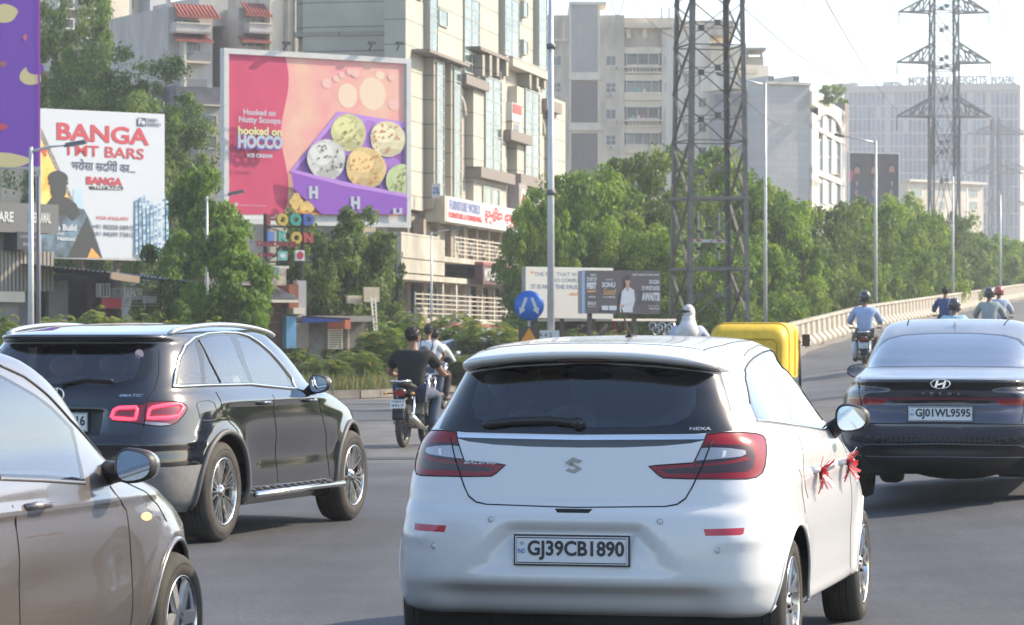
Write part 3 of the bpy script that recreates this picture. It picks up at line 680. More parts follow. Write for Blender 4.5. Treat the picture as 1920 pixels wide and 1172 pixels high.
U.cut('side_window', GLS, U.trace(Z5((636, 306), (641, 262), (655, 208), (676, 172), (697, 153), (724, 303))), 'side')
U.cut('side_window', GLS, U.trace(Z5((716, 146), (760, 136), (820, 134), (855, 212), (893, 300), (738, 303))), 'side')
U.cut('side_window', GLS, U.trace(Z5((848, 136), (890, 145), (930, 170), (975, 208), (1018, 262), (1046, 315), (990, 311), (912, 304), (882, 230))), 'side')
U.cut('windscreen', GLS, mirror_poly([Vector((0, 0, 1.16)), Vector((.72, 0, 1.16)), Vector((.64, 0, 1.4)), Vector((.56, 0, 1.50)), Vector((0, 0, 1.52))]), 'front')
U.arches((.95, 3.823), .37, .43)
U.finish(BLACK)
sb = MB()
ug = U.trace(Z6((1345, 250), (1342, 450), (1310, 580), (1255, 650), (1232, 760), (1215, 900), (1185, 1050)))
U.seam(sb, ug, 'diag', .004, SEAM)
U.seam(sb, ulamp, 'diag', .004, SEAM, closed=True)
U.seam(sb, U.trace(Z8((190, 80), (200, 52), (280, 42), (318, 60), (340, 120), (338, 170), (320, 186), (240, 190), (215, 165))), 'side', .0035, mat('gap_grey', (.05, .05, .055), .5), closed=True)
for pl in ([(745, 0), (755, 120), (775, 260), (785, 640)], [(330, -20), (375, 100), (430, 200), (480, 250), (520, 330)], [(1085, 20), (1100, 120), (1140, 300), (1165, 600)]):
    U.seam(sb, U.trace(Z8(*pl)), 'side', .004, SEAM)
U.seam(sb, [Vector((-.6, 0, .735)), Vector((0, 0, .73)), Vector((.6, 0, .735))], 'rear', .004, SEAM)
sb.build('panel_seams', U.root, kind='stuff')
tb = MB(); U.seam(tb, udlo, 'side', .013, CHROME, closed=True, out=.004, flat=.8); sides(tb, 'window_trim', U.root)
tb = MB(); U.seam(tb, U.trace(Z5((712, 148), (755, 230), (792, 302))), 'side', .009, PLB); sides(tb, 'window_bar', U.root)
# bright loops of the lit rear lamps
LED = mat('lamp_lit', (.9, .03, .05), .3, emit=(1, .03, .06, 2.2))
def loop(car, px, r, m):
    for g in (1, -1):
        b = MB(); b.tube(car.drape(car.trace(px), 'diag', True, g, out=.006), r, m, 6, closed=True); b.build('tail_light_loop', car.root)
loop(U, Z6((945, 820), (965, 765), (1000, 745), (1150, 738), (1160, 760), (1145, 835), (1110, 840), (955, 830)), .012, LED)
loop(U, Z6((1245, 830), (1262, 760), (1290, 740), (1400, 722), (1520, 712), (1545, 740), (1500, 810), (1420, 825), (1300, 830)), .012, LED)
CLAD = mat('arch_cladding', (.09, .088, .086), .55)
arch_lip(U, (.95, 3.823), .37, .438, .022, CLAD, 'arch_cladding')
wheels(U, (.95, 3.823), .935, .37, .37, .24, .248, 'suv', .2)
running_gear(U, (.95, 3.823), .935, .37, .43, 4.66, .26, .72)
seats(U, [(.4, 2.4, .26), (-.4, 2.4, .26), (0, 1.45, .64)], .5, h=.56, sc=mat('seat_tan', (.14, .12, .1), .7))
cb = MB(); cb.bb(-.7, .7, 3.0, 3.35, .85, 1.08, TRIM); cb.bb(-.62, .62, .35, 1.1, .7, .84, TRIM); cb.build('dashboard', U.root)
plate(U, (-.0, .095, .895), 'GJ01WJ9916', .5, .13)
door_mirror(U, (1.0, 2.82, 1.13), .165, .14, BLACK, 1, stalk=(.88, 2.95, 1.08)); door_mirror(U, (-1.02, 2.82, 1.13), .2, .15, BLACK, -1, stalk=(-.88, 2.95, 1.08))
for y in (1.72, 2.72):
    for g in (1, -1): handle(U, (g * .945, y, 1.0), g, BLACK, .2)
for g in (1, -1):
    b = MB(); b.tube([(g * (.64 + .02 * math.sin(math.pi * t)), .62 + 2.1 * t, 1.525 + .075 * math.sin(math.pi * t) ** .6 - (.015 * t)) for t in [k / 24 for k in range(25)]], .022, mat('rail_silver', (.6, .6, .6), .3, .7), 8, flat=.8); b.build('roof_rail', U.root)
    b = MB(); b.bb(g * .86, g * 1.0, 1.42, 3.36, .31, .34, mat('step_tread', (.3, .3, .3), .5)); b.tube([(g * 1.0, 1.42, .325), (g * 1.0, 3.36, .325)], .026, CHROME, 10)
    for k in range(12): b.box((g * .93, 1.55 + k * .15, .345), (.07, .06, .012), PLB)
    b.build('side_step', U.root)
em = MB(); c0 = U.bvh.ray_cast(Vector((0, -1, 1.085)), Vector((0, 1, 0)))[0] + Vector((0, -.008, 0)); em.tube([c0 + Vector((.05 * math.cos(t), 0, .05 * math.sin(t))) for t in [2 * math.pi * k / 28 for k in range(28)]], .006, CHROME, 6, closed=True)
for k in range(3):
    t = math.pi / 2 + k * 2 * math.pi / 3; em.bar(c0, c0 + Vector((.048 * math.cos(t), 0, .048 * math.sin(t))), .01, .008, CHROME)
em.build('emblem', U.root)
lt = MB(); on_rear(U, lt, '4MATIC', .46, .62, 1.075, 1.095, CHROME, .01, .3); lt.build('lettering', U.root, kind='stuff')
wp = MB(); wr = U.drape([Vector((.02, 0, 1.155)), Vector((.2, 0, 1.19)), Vector((.4, 0, 1.18))], 'rear', out=.018); wp.tube(wr, [.02] + [.012] * (len(wr) - 1), PLB, 6); wp.build('rear_wiper', U.root)
st = MB(); h = U.trace([(262, 664)])[0]; st.lathe([(.001, .010), (.034, .009)], h, (0, -1, 0.0), mat('sticker_pink', (.75, .5, .5), .5), 18); st.build('round_sticker', U.root)
# --- dark saloon
SLATE = mat('slate_paint', (.05, .056, .085), .24, coat=.8, metal=.35)
def dust_on_top(m, colr=(.34, .33, .32), k=.75):
    t = m.node_tree; b = t.nodes['Principled BSDF']; g = t.nodes.new('ShaderNodeNewGeometry'); sp = t.nodes.new('ShaderNodeSeparateXYZ'); p = t.nodes.new('ShaderNodeMath'); p.operation = 'POWER'; p.inputs[1].default_value = 2; p.use_clamp = True
    n = t.nodes.new('ShaderNodeTexNoise'); n.inputs['Scale'].default_value = 5; n.inputs['Detail'].default_value = 6; q = t.nodes.new('ShaderNodeMath'); q.operation = 'MULTIPLY'; q2 = t.nodes.new('ShaderNodeMath'); q2.operation = 'MULTIPLY'; q2.inputs[1].default_value = k * 1.8; q2.use_clamp = True
    t.links.new(g.outputs['Normal'], sp.inputs[0]); t.links.new(sp.outputs['Z'], p.inputs[0]); t.links.new(p.outputs[0], q.inputs[0]); t.links.new(n.outputs['Fac'], q.inputs[1]); t.links.new(q.outputs[0], q2.inputs[0])
    mx = t.nodes.new('ShaderNodeMix'); mx.data_type = 'RGBA'; mx.inputs[6].default_value = b.inputs['Base Color'].default_value; mx.inputs[7].default_value = (*colr, 1); t.links.new(q2.outputs[0], mx.inputs[0]); t.links.new(mx.outputs[2], b.inputs['Base Color'])
dust_on_top(SLATE); backed('slate_body', 'slate_paint')
Z9 = zf(1560, 590, 3.347)
def saloon_deform(V):
    x, y, z = V[:, 0], V[:, 1], V[:, 2]; ax = np.abs(x); rear = sm(.7, .25, y)
    y = y + rear * .03 * sm(.865, .85, z) * sm(.73, .76, z) * sm(.62, .5, ax)
    y = y + rear * .03 * np.exp(-((z - .43) / .035) ** 2) * sm(.75, .6, ax)
    y = y + sm(1.0, .2, y) * .09 * np.clip(ax / .87, 0, 1) ** 2.2 * sm(1.1, 1.0, z)
    k = 1 + .012 * np.exp(-((z - .8) / .04) ** 2) * sm(.4, 1, y)
    for yc in (.98, 3.65): k = k + .02 * np.exp(-((np.hypot(y - yc, z - .32) - .36) / .07) ** 2) * sm(.9, .7, z)
    return np.stack([x * k, y, z], 1)
saloon = Car('saloon_car', (3.374, 25.2, .185), rad(12.3), [
    (.23, .22, 4.3, .70, 3.6, 4), (.28, .12, 4.4, .76, 3.6, 4), (.36, .05, 4.48, .81, 3.6, 4), (.50, .0, 4.52, .865, 4.8, 4), (.62, -.01, 4.53, .873, 5, 4), (.70, .015, 4.5, .873, 5, 4), (.78, .05, 4.3, .868, 5, 4), (.86, .045, 4.0, .855, 5, 4),
    (.92, .02, 3.7, .83, 3.9, 4), (.965, .0, 3.4, .81, 4, 4), (.985, .035, 3.25, .795, 4, 4), (1.005, .14, 3.1, .78, 4, 4), (1.03, .32, 3.0, .76, 4, 4.2), (1.06, .48, 2.92, .735, 4, 4.3), (1.15, .72, 2.75, .705, 4.4, 4.3), (1.25, .97, 2.55, .668, 4.5, 4.3), (1.33, 1.20, 2.38, .635, 4.6, 4.2), (1.38, 1.38, 2.28, .615, 4.6, 4), (1.42, 1.55, 2.2, .58, 4.4, 3.8), (1.45, 1.72, 2.1, .50, 4, 3.4), (1.465, 1.82, 2.02, .36, 3.5, 3), (1.47, 1.9, 1.97, .1, 2.5, 2.5)],
    2.0, 'dusty dark slate saloon with a full width rear light bar, right of the white hatchback', 'car', saloon_deform)
Vn = saloon; Vn.yr_lim = 1.6
vg = mirror_poly([Vector((0, 0, 1.075)), Vector((.55, 0, 1.068)), Vector((.685, 0, 1.06)), Vector((.665, 0, 1.14)), Vector((.62, 0, 1.235)), Vector((.55, 0, 1.30)), Vector((.42, 0, 1.335)), Vector((.2, 0, 1.35)), Vector((0, 0, 1.352))])
Vn.cut('rear_window_frame', BLK, vg, 'rear')
Vn.cut('rear_window', glass('dusty_glass', (.32, .36, .42), 3.0, .14), [Vector((p.x * .955, 0, 1.2 + (p.z - 1.2) * .92)) for p in vg], 'rear')
Vn.cut('rear_spoiler', BLK, mirror_poly([Vector((0, 0, .985)), Vector((.66, 0, .975)), Vector((.80, 0, .925)), Vector((.83, 0, .875)), Vector((.60, 0, .885)), Vector((0, 0, .90))]), 'rear', z_ok=lambda c: c.y < .45)
Vn.cut('light_bar', mat('bar_red', (.17, .01, .03), .15, coat=1), mirror_poly([Vector((0, 0, .838)), Vector((1, 0, .828)), Vector((1, 0, .810)), Vector((0, 0, .822))]), 'rear', z_ok=lambda c: c.y < .5)
Vn.cut('tail_lamp', LRED, [Vector((-.9, 0, .822)), Vector((-.42, 0, .815)), Vector((-.47, 0, .775)), Vector((-.9, 0, .765))], 'rear', z_ok=lambda c: c.y < .4)
Vn.cut('tail_lamp', LRED, [Vector((.9, 0, .822)), Vector((.42, 0, .815)), Vector((.47, 0, .775)), Vector((.9, 0, .765))], 'rear', z_ok=lambda c: c.y < .4)
Vn.cut('bar_recess', BLK, mirror_poly([Vector((0, 0, .822)), Vector((.42, 0, .815)), Vector((.36, 0, .79)), Vector((0, 0, .792))]), 'rear')
def mesh_mat():
    m = mat('grille_mesh', (.012, .012, .014), .5, bump=.0); t = m.node_tree; b = t.nodes['Principled BSDF']
    tc = t.nodes.new('ShaderNodeTexCoord'); mp = t.nodes.new('ShaderNodeMapping'); mp.inputs['Rotation'].default_value = (0, rad(45), 0); v = t.nodes.new('ShaderNodeTexChecker'); v.inputs['Scale'].default_value = 34; v.inputs[1].default_value = (.05, .052, .06, 1); v.inputs[2].default_value = (.012, .012, .015, 1)
    t.links.new(tc.outputs['Object'], mp.inputs[0]); t.links.new(mp.outputs[0], v.inputs[0]); t.links.new(v.outputs[0], b.inputs['Base Color']); return m
Vn.cut('bumper_mesh', mesh_mat(), mirror_poly([Vector((0, 0, .535)), Vector((.72, 0, .53)), Vector((.76, 0, .49)), Vector((.60, 0, .465)), Vector((0, 0, .475))]), 'rear', z_ok=lambda c: c.y < .5)
Vn.cut('lower_valance', PLB, mirror_poly([Vector((0, 0, .47)), Vector((.58, 0, .46)), Vector((.74, 0, .39)), Vector((.8, 0, .2)), Vector((0, 0, .2))]), 'rear', z_ok=lambda c: c.y < .5)
Vn.cut('side_window', GLS, [Vector((1, y, z)) for y, z in ((.95, 1.02), (1.2, 1.18), (1.45, 1.28), (1.8, 1.33), (2.2, 1.31), (2.6, 1.15), (2.85, 1.0))], 'side')
Vn.cut('windscreen', GLS, mirror_poly([Vector((0, 0, 1.07)), Vector((.62, 0, 1.07)), Vector((.5, 0, 1.33)), Vector((0, 0, 1.37))]), 'front')
Vn.arches((.98, 3.65), .32, .36)
Vn.finish(SLATE)
sb = MB()
for g in (1, -1):
    Vn.seam(sb, [Vector((g * .70, 0, .985)), Vector((g * .655, 0, .84)), Vector((g * .625, 0, .645))], 'rear', .004, SEAM)
    Vn.seam(sb, [Vector((g * .40, 1.55, 1)), Vector((g * .43, 2.1, 1))], 'top', .006, SEAM); Vn.seam(sb, [Vector((g * .685, .5, 1)), Vector((g * .66, .15, 1)), Vector((g * .66, .03, 1))], 'top', .003, SEAM)
Vn.seam(sb, mirror_poly([Vector((0, 0, .68)), Vector((.62, 0, .675)), Vector((.8, 0, .645))])[::1][2:] if False else [Vector((-.8, 0, .60)), Vector((-.62, 0, .63)), Vector((0, 0, .637)), Vector((.62, 0, .63)), Vector((.8, 0, .60))], 'rear', .005, SEAM)
Vn.seam(sb, [Vector((-.6, 0, .462)), Vector((0, 0, .474)), Vector((.6, 0, .462)), Vector((.75, 0, .39))], 'rear', .006, mat('edge_grey', (.12, .12, .14), .4))
Vn.seam(sb, [Vector((-.7, 0, .36)), Vector((0, 0, .37)), Vector((.7, 0, .36))], 'rear', .005, mat('edge_grey', (.12, .12, .14), .4))
sb.build('panel_seams', Vn.root, kind='stuff')
arch_lip(Vn, (.98, 3.65), .32, .36, .008, SLATE)
wheels(Vn, (.98, 3.65), .835, .32, .32, .21, .21, 'hatch', .4); running_gear(Vn, (.98, 3.65), .835, .32, .36, 4.5, .22, .66)
seats(Vn, [(.36, 2.4, .24), (-.36, 2.4, .24), (0, 1.6, .58)], .36, h=.5)
cb = MB(); cb.bb(-.6, .6, 2.8, 3.1, .75, .98, TRIM); cb.bb(-.6, .6, .6, 1.3, .6, .98, TRIM); cb.build('dashboard', Vn.root)
plate(Vn, (0.0, .03, .71), 'GJ01WL9595', .5, .115)
em = MB(); h = Vn.bvh.ray_cast(Vector((0, -1, .945)), Vector((0, 1, 0)))[0]; c0 = h + Vector((0, -.005, 0)); em.tube([c0 + Vector((.075 * math.cos(t), 0, .036 * math.sin(t))) for t in [2 * math.pi * k / 30 for k in range(30)]], .006, CHROME, 6, closed=True)
em.bar(c0 + Vector((-.04, 0, -.03)), c0 + Vector((-.022, 0, .03)), .016, .006, CHROME, (0, 1, 0)); em.bar(c0 + Vector((.022, 0, -.03)), c0 + Vector((.04, 0, .03)), .016, .006, CHROME, (0, 1, 0)); em.bar(c0 + Vector((-.032, 0, -.008)), c0 + Vector((.032, 0, .008)), .012, .006, CHROME, (0, 1, 0)); em.build('emblem', Vn.root)
lt = MB()
for k, chh in enumerate('VERNA'): on_rear(Vn, lt, chh, -.155 + k * .07, -.13 + k * .07, .856, .878, SILV, .03, out=.01)
lt.build('lettering', Vn.root, kind='stuff')
fn = MB(); fn.add([(0, 1.42, 1.37), (-.022, 1.5, 1.37), (.022, 1.5, 1.37), (0, 1.68, 1.38), (0, 1.43, 1.455), (0, 1.49, 1.46)], [(0, 1, 4), (0, 4, 2), (1, 3, 5, 4), (2, 4, 5, 3)], BLK); fn.ell((0, 1.52, 1.375), (.05, .12, .02), BLK); fn.build('roof_antenna', Vn.root)
door_mirror(Vn, (.92, 2.5, 1.02), .18, .12, SLATE, 1, stalk=(.78, 2.6, .98)); door_mirror(Vn, (-.92, 2.5, 1.02), .18, .12, SLATE, -1, stalk=(-.78, 2.6, .98))
# --- grey-brown hatchback, cut by the left edge of the frame
TAUPE = mat('taupe_paint', (.225, .20, .188), .26, coat=1, metal=.55, bump=0); backed('taupe_body', 'taupe_paint')
Z7 = zf(0, 800, 3.15)
def small_deform(V):
    x, y, z = V[:, 0], V[:, 1], V[:, 2]; side = sm(.6, 1.1, y) * sm(3.75, 3.3, y)
    k = 1 + .014 * np.exp(-((z - .845) / .022) ** 2) * side - .012 * np.exp(-((z - .55) / .12) ** 2) * sm(1, 1.4, y) * sm(2.7, 2.3, y)
    for yc in (.62, 3.05): k = k + .024 * np.exp(-((np.hypot(y - yc, z - .29) - .36) / .06) ** 2) * sm(.9, .65, z)
    return np.stack([x * k, y, z], 1)
small = Car('hatchback_car', (-2.95, 10.95, 0), rad(14), [
    (.20, .14, 3.62, .75, 4, 3.4), (.28, .06, 3.72, .80, 4, 3.4), (.42, .0, 3.80, .825, 4.4, 3.6), (.55, .0, 3.82, .832, 4.6, 3.8), (.66, .0, 3.79, .834, 4.6, 3.8), (.74, .02, 3.68, .832, 4.6, 3.8), (.81, .04, 3.50, .826, 4.6, 3.8), (.88, .06, 3.22, .815, 4.5, 4), (.935, .08, 2.95, .80, 4.4, 4), (.985, .11, 2.75, .775, 4.3, 4.2),
    (1.05, .15, 2.62, .745, 4.3, 4.4), (1.18, .22, 2.42, .715, 4.3, 4.4), (1.29, .3, 2.24, .685, 4.3, 4.4), (1.36, .36, 2.09, .65, 4.3, 4.4), (1.41, .45, 1.95, .61, 4.2, 4.2), (1.45, .7, 1.8, .52, 3.8, 3.8), (1.485, 1.0, 1.6, .36, 3, 3), (1.50, 1.2, 1.4, .12, 2.5, 2.5)],
    1.6, 'grey brown hatchback cut off by the left edge of the photo', 'car', small_deform)
T = small
tdlo = T.trace([(-60, 682), (0, 702), (33, 720), (66, 739), (97, 762), (126, 791), (137, 802), (146, 838), (154, 875), (158, 902), (80, 897), (0, 894), (-60, 892)]); tdlo = [Vector((.8, .75, .965)), Vector((.8, .72, 1.2)), Vector((.8, .95, 1.34))] + tdlo[:-1]
T.cut('window_frame', BLK, tdlo, 'side')
glass_pane = T.trace([(-60, 690), (0, 708), (33, 726), (66, 745), (95, 768), (122, 796), (131, 805), (140, 840), (147, 875), (150, 896), (80, 891), (0, 888), (-60, 886)])
T.cut('side_window', glass('pale_glass', (.62, .68, .64), .9), glass_pane, 'side')
T.cut('windscreen', GLS, mirror_poly([Vector((0, 0, 1.03)), Vector((.64, 0, 1.03)), Vector((.56, 0, 1.3)), Vector((.48, 0, 1.40)), Vector((0, 0, 1.42))]), 'front')
T.cut('rear_window', GLR, mirror_poly([Vector((0, 0, 1.0)), Vector((.6, 0, 1.0)), Vector((.5, 0, 1.35)), Vector((0, 0, 1.37))]), 'rear')
T.cut('side_repeater', mat('repeater', (.85, .6, .3), .2, coat=1), T.trace(Z7(*[(866 + 34 * math.cos(t), 530 + 26 * math.sin(t)) for t in [2 * math.pi * k / 12 for k in range(12)]])), 'side')
T.arches((.62, 3.05), .29, .345)
T.finish(TAUPE)
sb = MB()
T.seam(sb, T.trace(Z7((745, 490), (760, 600), (775, 800), (770, 1172))), 'side', .003, SEAM); T.seam(sb, T.trace(Z7((72, 465), (95, 600), (115, 800), (118, 1172))), 'side', .003, SEAM)
T.seam(sb, T.trace(Z7((650, 350), (700, 420), (745, 490))), 'side', .003, SEAM)
T.seam(sb, T.trace(Z7((745, 330), (850, 380), (930, 460), (985, 560))), 'side', .003, SEAM)
sb.build('panel_seams', T.root, kind='stuff')
tb = MB(); T.seam(tb, tdlo[-1:] + T.trace([(0, 898), (80, 901), (160, 906)]), 'side', .008, mat('trim_grey', (.3, .28, .27), .3, .7)); sides(tb, 'window_trim', T.root)
tb = MB(); T.seam(tb, T.trace([(0, 686), (44, 706), (89, 741), (133, 789), (192, 850)]), 'side', .006, PLB); sides(tb, 'window_seal', T.root)
arch_lip(T, (.62, 3.05), .29, .345, .012, TAUPE)
wheels(T, (.62, 3.05), .825, .29, .29, .18, .19, 'cover', .25); running_gear(T, (.62, 3.05), .825, .29, .345, 3.8)
seats(T, [(.34, 1.75, .24), (-.34, 1.75, .24), (0, 1.0, .56)], .3, h=.5, sc=mat('seat_grey', (.1, .1, .1), .8))
cb = MB(); cb.bb(-.6, .6, 2.25, 2.65, .7, .94, TRIM); cb.build('dashboard', T.root)
door_mirror(T, (.95, 2.17, .985), .165, .135, TAUPE, 1, stalk=(.78, 2.3, .95)); door_mirror(T, (-.925, 2.17, .975), .2, .15, TAUPE, -1, stalk=(-.78, 2.3, .95))
hq = T.trace([(66, 948)])[0]
for g in (1, -1): handle(T, (g * hq.x, hq.y, hq.z), g, TAUPE, .2)
# ------------------------------------------------------------------ ground, roads
rnd = random.Random(11)
def road_mat():
    m = mat('asphalt', (.075, .078, .085), .75, bump=.25, bscale=90); t = m.node_tree; b = t.nodes['Principled BSDF']
    tc = t.nodes.new('ShaderNodeTexCoord'); mp = t.nodes.new('ShaderNodeMapping'); mp.inputs['Rotation'].default_value = (0, 0, rad(14)); mp.inputs['Scale'].default_value = (1, .12, 1)
    t.links.new(tc.outputs['Object'], mp.inputs[0])
    def noise(src, sc, det, lo, hi, a, bb):
        n = t.nodes.new('ShaderNodeTexNoise'); n.inputs['Scale'].default_value = sc; n.inputs['Detail'].default_value = det; n.inputs['Roughness'].default_value = .65; t.links.new(src, n.inputs['Vector'])
        r = t.nodes.new('ShaderNodeMapRange'); r.inputs[1].default_value = lo; r.inputs[2].default_value = hi; r.inputs[3].default_value = a; r.inputs[4].default_value = bb; t.links.new(n.outputs['Fac'], r.inputs[0]); return r.outputs[0]
    a = noise(mp.outputs[0], .55, 6, .3, .7, .62, 1.36); c = noise(tc.outputs['Object'], .55, 9, .3, .7, .74, 1.26); e = noise(tc.outputs['Object'], 34, 3, .3, .7, .62, 1.40)
    def mul(x, y):
        q = t.nodes.new('ShaderNodeMath'); q.operation = 'MULTIPLY'; t.links.new(x, q.inputs[0]); t.links.new(y, q.inputs[1]); return q.outputs[0]
    v = mul(mul(a, c), e)
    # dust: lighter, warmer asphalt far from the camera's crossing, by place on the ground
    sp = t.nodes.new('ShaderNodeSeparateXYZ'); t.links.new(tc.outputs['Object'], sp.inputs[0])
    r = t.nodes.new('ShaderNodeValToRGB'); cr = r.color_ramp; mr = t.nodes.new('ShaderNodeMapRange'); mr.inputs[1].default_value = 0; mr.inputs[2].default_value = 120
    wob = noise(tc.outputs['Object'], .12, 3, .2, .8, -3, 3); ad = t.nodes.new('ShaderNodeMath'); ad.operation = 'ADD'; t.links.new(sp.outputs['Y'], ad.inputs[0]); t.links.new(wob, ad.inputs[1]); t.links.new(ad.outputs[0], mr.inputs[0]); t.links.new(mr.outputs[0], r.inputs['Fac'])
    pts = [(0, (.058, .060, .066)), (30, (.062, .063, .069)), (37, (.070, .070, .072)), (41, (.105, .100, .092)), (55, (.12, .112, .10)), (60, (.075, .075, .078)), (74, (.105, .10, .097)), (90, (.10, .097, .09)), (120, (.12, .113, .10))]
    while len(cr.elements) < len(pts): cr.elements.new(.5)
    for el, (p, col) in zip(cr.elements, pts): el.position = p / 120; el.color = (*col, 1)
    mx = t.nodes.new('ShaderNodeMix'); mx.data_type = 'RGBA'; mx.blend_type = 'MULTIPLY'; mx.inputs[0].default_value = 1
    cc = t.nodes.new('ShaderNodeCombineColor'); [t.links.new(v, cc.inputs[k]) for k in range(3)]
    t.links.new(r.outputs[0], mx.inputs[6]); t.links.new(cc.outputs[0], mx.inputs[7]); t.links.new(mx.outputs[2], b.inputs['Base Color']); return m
ASPH = road_mat(); DIRT = mat('dirt', (.20, .165, .12), .95, vary=.35, vscale=.4, bump=.4, bscale=6)
g = MB(); g.bb(-900, 900, -30, 1500, -.4, -.07, DIRT); g.build('ground', kind='structure')
def grid(name, ys, xf, zf_, m, kind='structure', n=26):
    vs_ = []; fs = []
    for y in ys:
        x0, x1 = xf(y)
        for k in range(n + 1):
            x = x0 + (x1 - x0) * k / n; vs_.append((x, y, zf_(x, y)))
    for i in range(len(ys) - 1):
        for k in range(n): a = i * (n + 1) + k; fs.append((a, a + 1, a + n + 2, a + n + 1))
    b = MB(); b.add(vs_, fs, m, True); return b.build(name, kind=kind)
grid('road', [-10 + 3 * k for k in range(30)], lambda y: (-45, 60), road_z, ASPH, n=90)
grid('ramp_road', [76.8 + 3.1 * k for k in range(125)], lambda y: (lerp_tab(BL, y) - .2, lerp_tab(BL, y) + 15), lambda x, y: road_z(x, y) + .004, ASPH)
grid('service_road', [76.5 + 4 * k for k in range(60)], lambda y: (-2.5 + (y - 83) * .2 if y > 83 else -2.5, lerp_tab(BL, y) - .1), lambda x, y: .0, ASPH, n=6)
b = MB()   # ramp retaining wall under the barrier
ys = [76 + 6 * k for k in range(70)]
for a, c in zip(ys, ys[1:]):
    b.add([(lerp_tab(BL, a) - .3, a, -.1), (lerp_tab(BL, c) - .3, c, -.1), (lerp_tab(BL, c) - .3, c, lerp_tab(ZB, c) + .02), (lerp_tab(BL, a) - .3, a, lerp_tab(ZB, a) + .02)], [(0, 1, 2, 3)], mat('concrete', (.36, .34, .30), .85, vary=.25, vscale=1.5))
b.build('retaining_wall', None, 'plain concrete retaining wall under the ramp barrier', 'wall')
# darker strips across the asphalt, pale scuffs
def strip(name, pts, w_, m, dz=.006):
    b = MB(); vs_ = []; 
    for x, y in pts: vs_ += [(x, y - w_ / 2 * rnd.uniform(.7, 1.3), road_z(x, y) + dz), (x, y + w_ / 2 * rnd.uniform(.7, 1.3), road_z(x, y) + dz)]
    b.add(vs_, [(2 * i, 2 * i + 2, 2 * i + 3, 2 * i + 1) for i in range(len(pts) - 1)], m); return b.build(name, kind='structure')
DKSTRIP = mat('tar', (.052, .052, .055), .7, vary=.3, vscale=2)
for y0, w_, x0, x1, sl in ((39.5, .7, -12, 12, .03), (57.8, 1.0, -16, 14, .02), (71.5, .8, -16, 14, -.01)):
    strip('tar_seam', [(x0 + (x1 - x0) * k / 30, y0 + sl * (x0 + (x1 - x0) * k / 30) + rnd.uniform(-.05, .05)) for k in range(31)], w_, DKSTRIP)
sc = MB()
for k in range(26):
    x, y = rnd.uniform(-6, 8), rnd.uniform(15, 60); q = rnd.uniform(.03, .10); z = road_z(x, y) + .007
    sc.add([(x + q * rnd.uniform(.5, 1) * math.cos(t), y + q * 1.6 * rnd.uniform(.4, 1) * math.sin(t), z) for t in [2 * math.pi * i / 7 for i in range(7)]], [tuple(range(7))], mat('scuff', (.17, .17, .175), .8))
sc.build('road_scuffs', kind='stuff')
# verge with kerb
vg_ = [(-45, 78), (-20, 78.5), (-9, 79.3), (-5.2, 80), (-3.9, 81.2), (-3.0, 83.5), (-1.8, 90), (.6, 102), (3, 115), (5, 140), (-45, 140)]
b = MB(); b.prism(vg_, (0, 0, -.06), (1, 0, 0), (0, 1, 0), (0, 0, 1), .17, mat('verge_soil', (.17, .15, .08), .95, vary=.4, vscale=.8)); b.build('verge', kind='structure')
kerbm = mat('kerb_stone', (.20, .185, .16), .85, vary=.3, vscale=2)
for a, c in zip(vg_[:8], vg_[1:9]):
    L = math.dist(a, c); n = max(1, round(L / 1.0))
    for k in range(n):
        p = Vector((*a, 0)).lerp(Vector((*c, 0)), k / n); q = Vector((*a, 0)).lerp(Vector((*c, 0)), (k + .97) / n)
        if p.x < -14: continue
        b = MB(); b.bar(p + Vector((0, 0, .05)), q + Vector((0, 0, .05)), .16 + rnd.uniform(-.01, .01), .2 + rnd.uniform(-.02, .02), kerbm); tag(b.build('kerb_stone'), kind='structure')
# grass on the verge
def leaf_mat(name, trans=.48, rough=.55):
    m = bpy.data.materials.new(name); m.use_nodes = True; MATS[name] = m; t = m.node_tree; b = t.nodes['Principled BSDF']; out = [n for n in t.nodes if n.type == 'OUTPUT_MATERIAL'][0]
    at_ = t.nodes.new('ShaderNodeAttribute'); at_.attribute_name = 'col'; tr = t.nodes.new('ShaderNodeBsdfTranslucent'); mx = t.nodes.new('ShaderNodeMixShader'); mx.inputs[0].default_value = trans
    b.inputs['Roughness'].default_value = rough; b.inputs['Specular IOR Level'].default_value = .35
    t.links.new(at_.outputs['Color'], b.inputs['Base Color']); t.links.new(at_.outputs['Color'], tr.inputs[0]); t.links.new(b.outputs[0], mx.inputs[1]); t.links.new(tr.outputs[0], mx.inputs[2]); t.links.new(mx.outputs[0], out.inputs[0]); return m
LEAF = leaf_mat('leaves')
def quads(name, C, U, W, colr, parent=None, m=None):
    "leaves: centre, half-length vector, half-width vector -> one mesh of pointed quads"
    n = len(C); V = np.empty((n, 4, 3)); V[:, 0] = C - U; V[:, 1] = C + W - U * .1; V[:, 2] = C + U; V[:, 3] = C - W - U * .1
    me = bpy.data.meshes.new(name); me.vertices.add(n * 4); me.vertices.foreach_set('co', V.ravel()); me.loops.add(n * 4); me.loops.foreach_set('vertex_index', np.arange(n * 4)); me.polygons.add(n)
    me.polygons.foreach_set('loop_start', np.arange(n) * 4); me.polygons.foreach_set('loop_total', np.full(n, 4)); me.update()
    ca = me.color_attributes.new('col', 'FLOAT_COLOR', 'POINT'); cc = np.ones((n, 4, 4)); cc[:, :, :3] = colr[:, None, :]; ca.data.foreach_set('color', cc.ravel())
    me.materials.append(m or LEAF); return link(name, me, parent)
NR = np.random.default_rng(3)
def pick(cols, n, jit=.25, grp=None):
    cols = np.array(cols); k = NR.integers(0, len(cols), n) if grp is None else grp; c = cols[k] * (1 + NR.uniform(-jit, jit, (n, 1))); return np.clip(c, .003, 1)
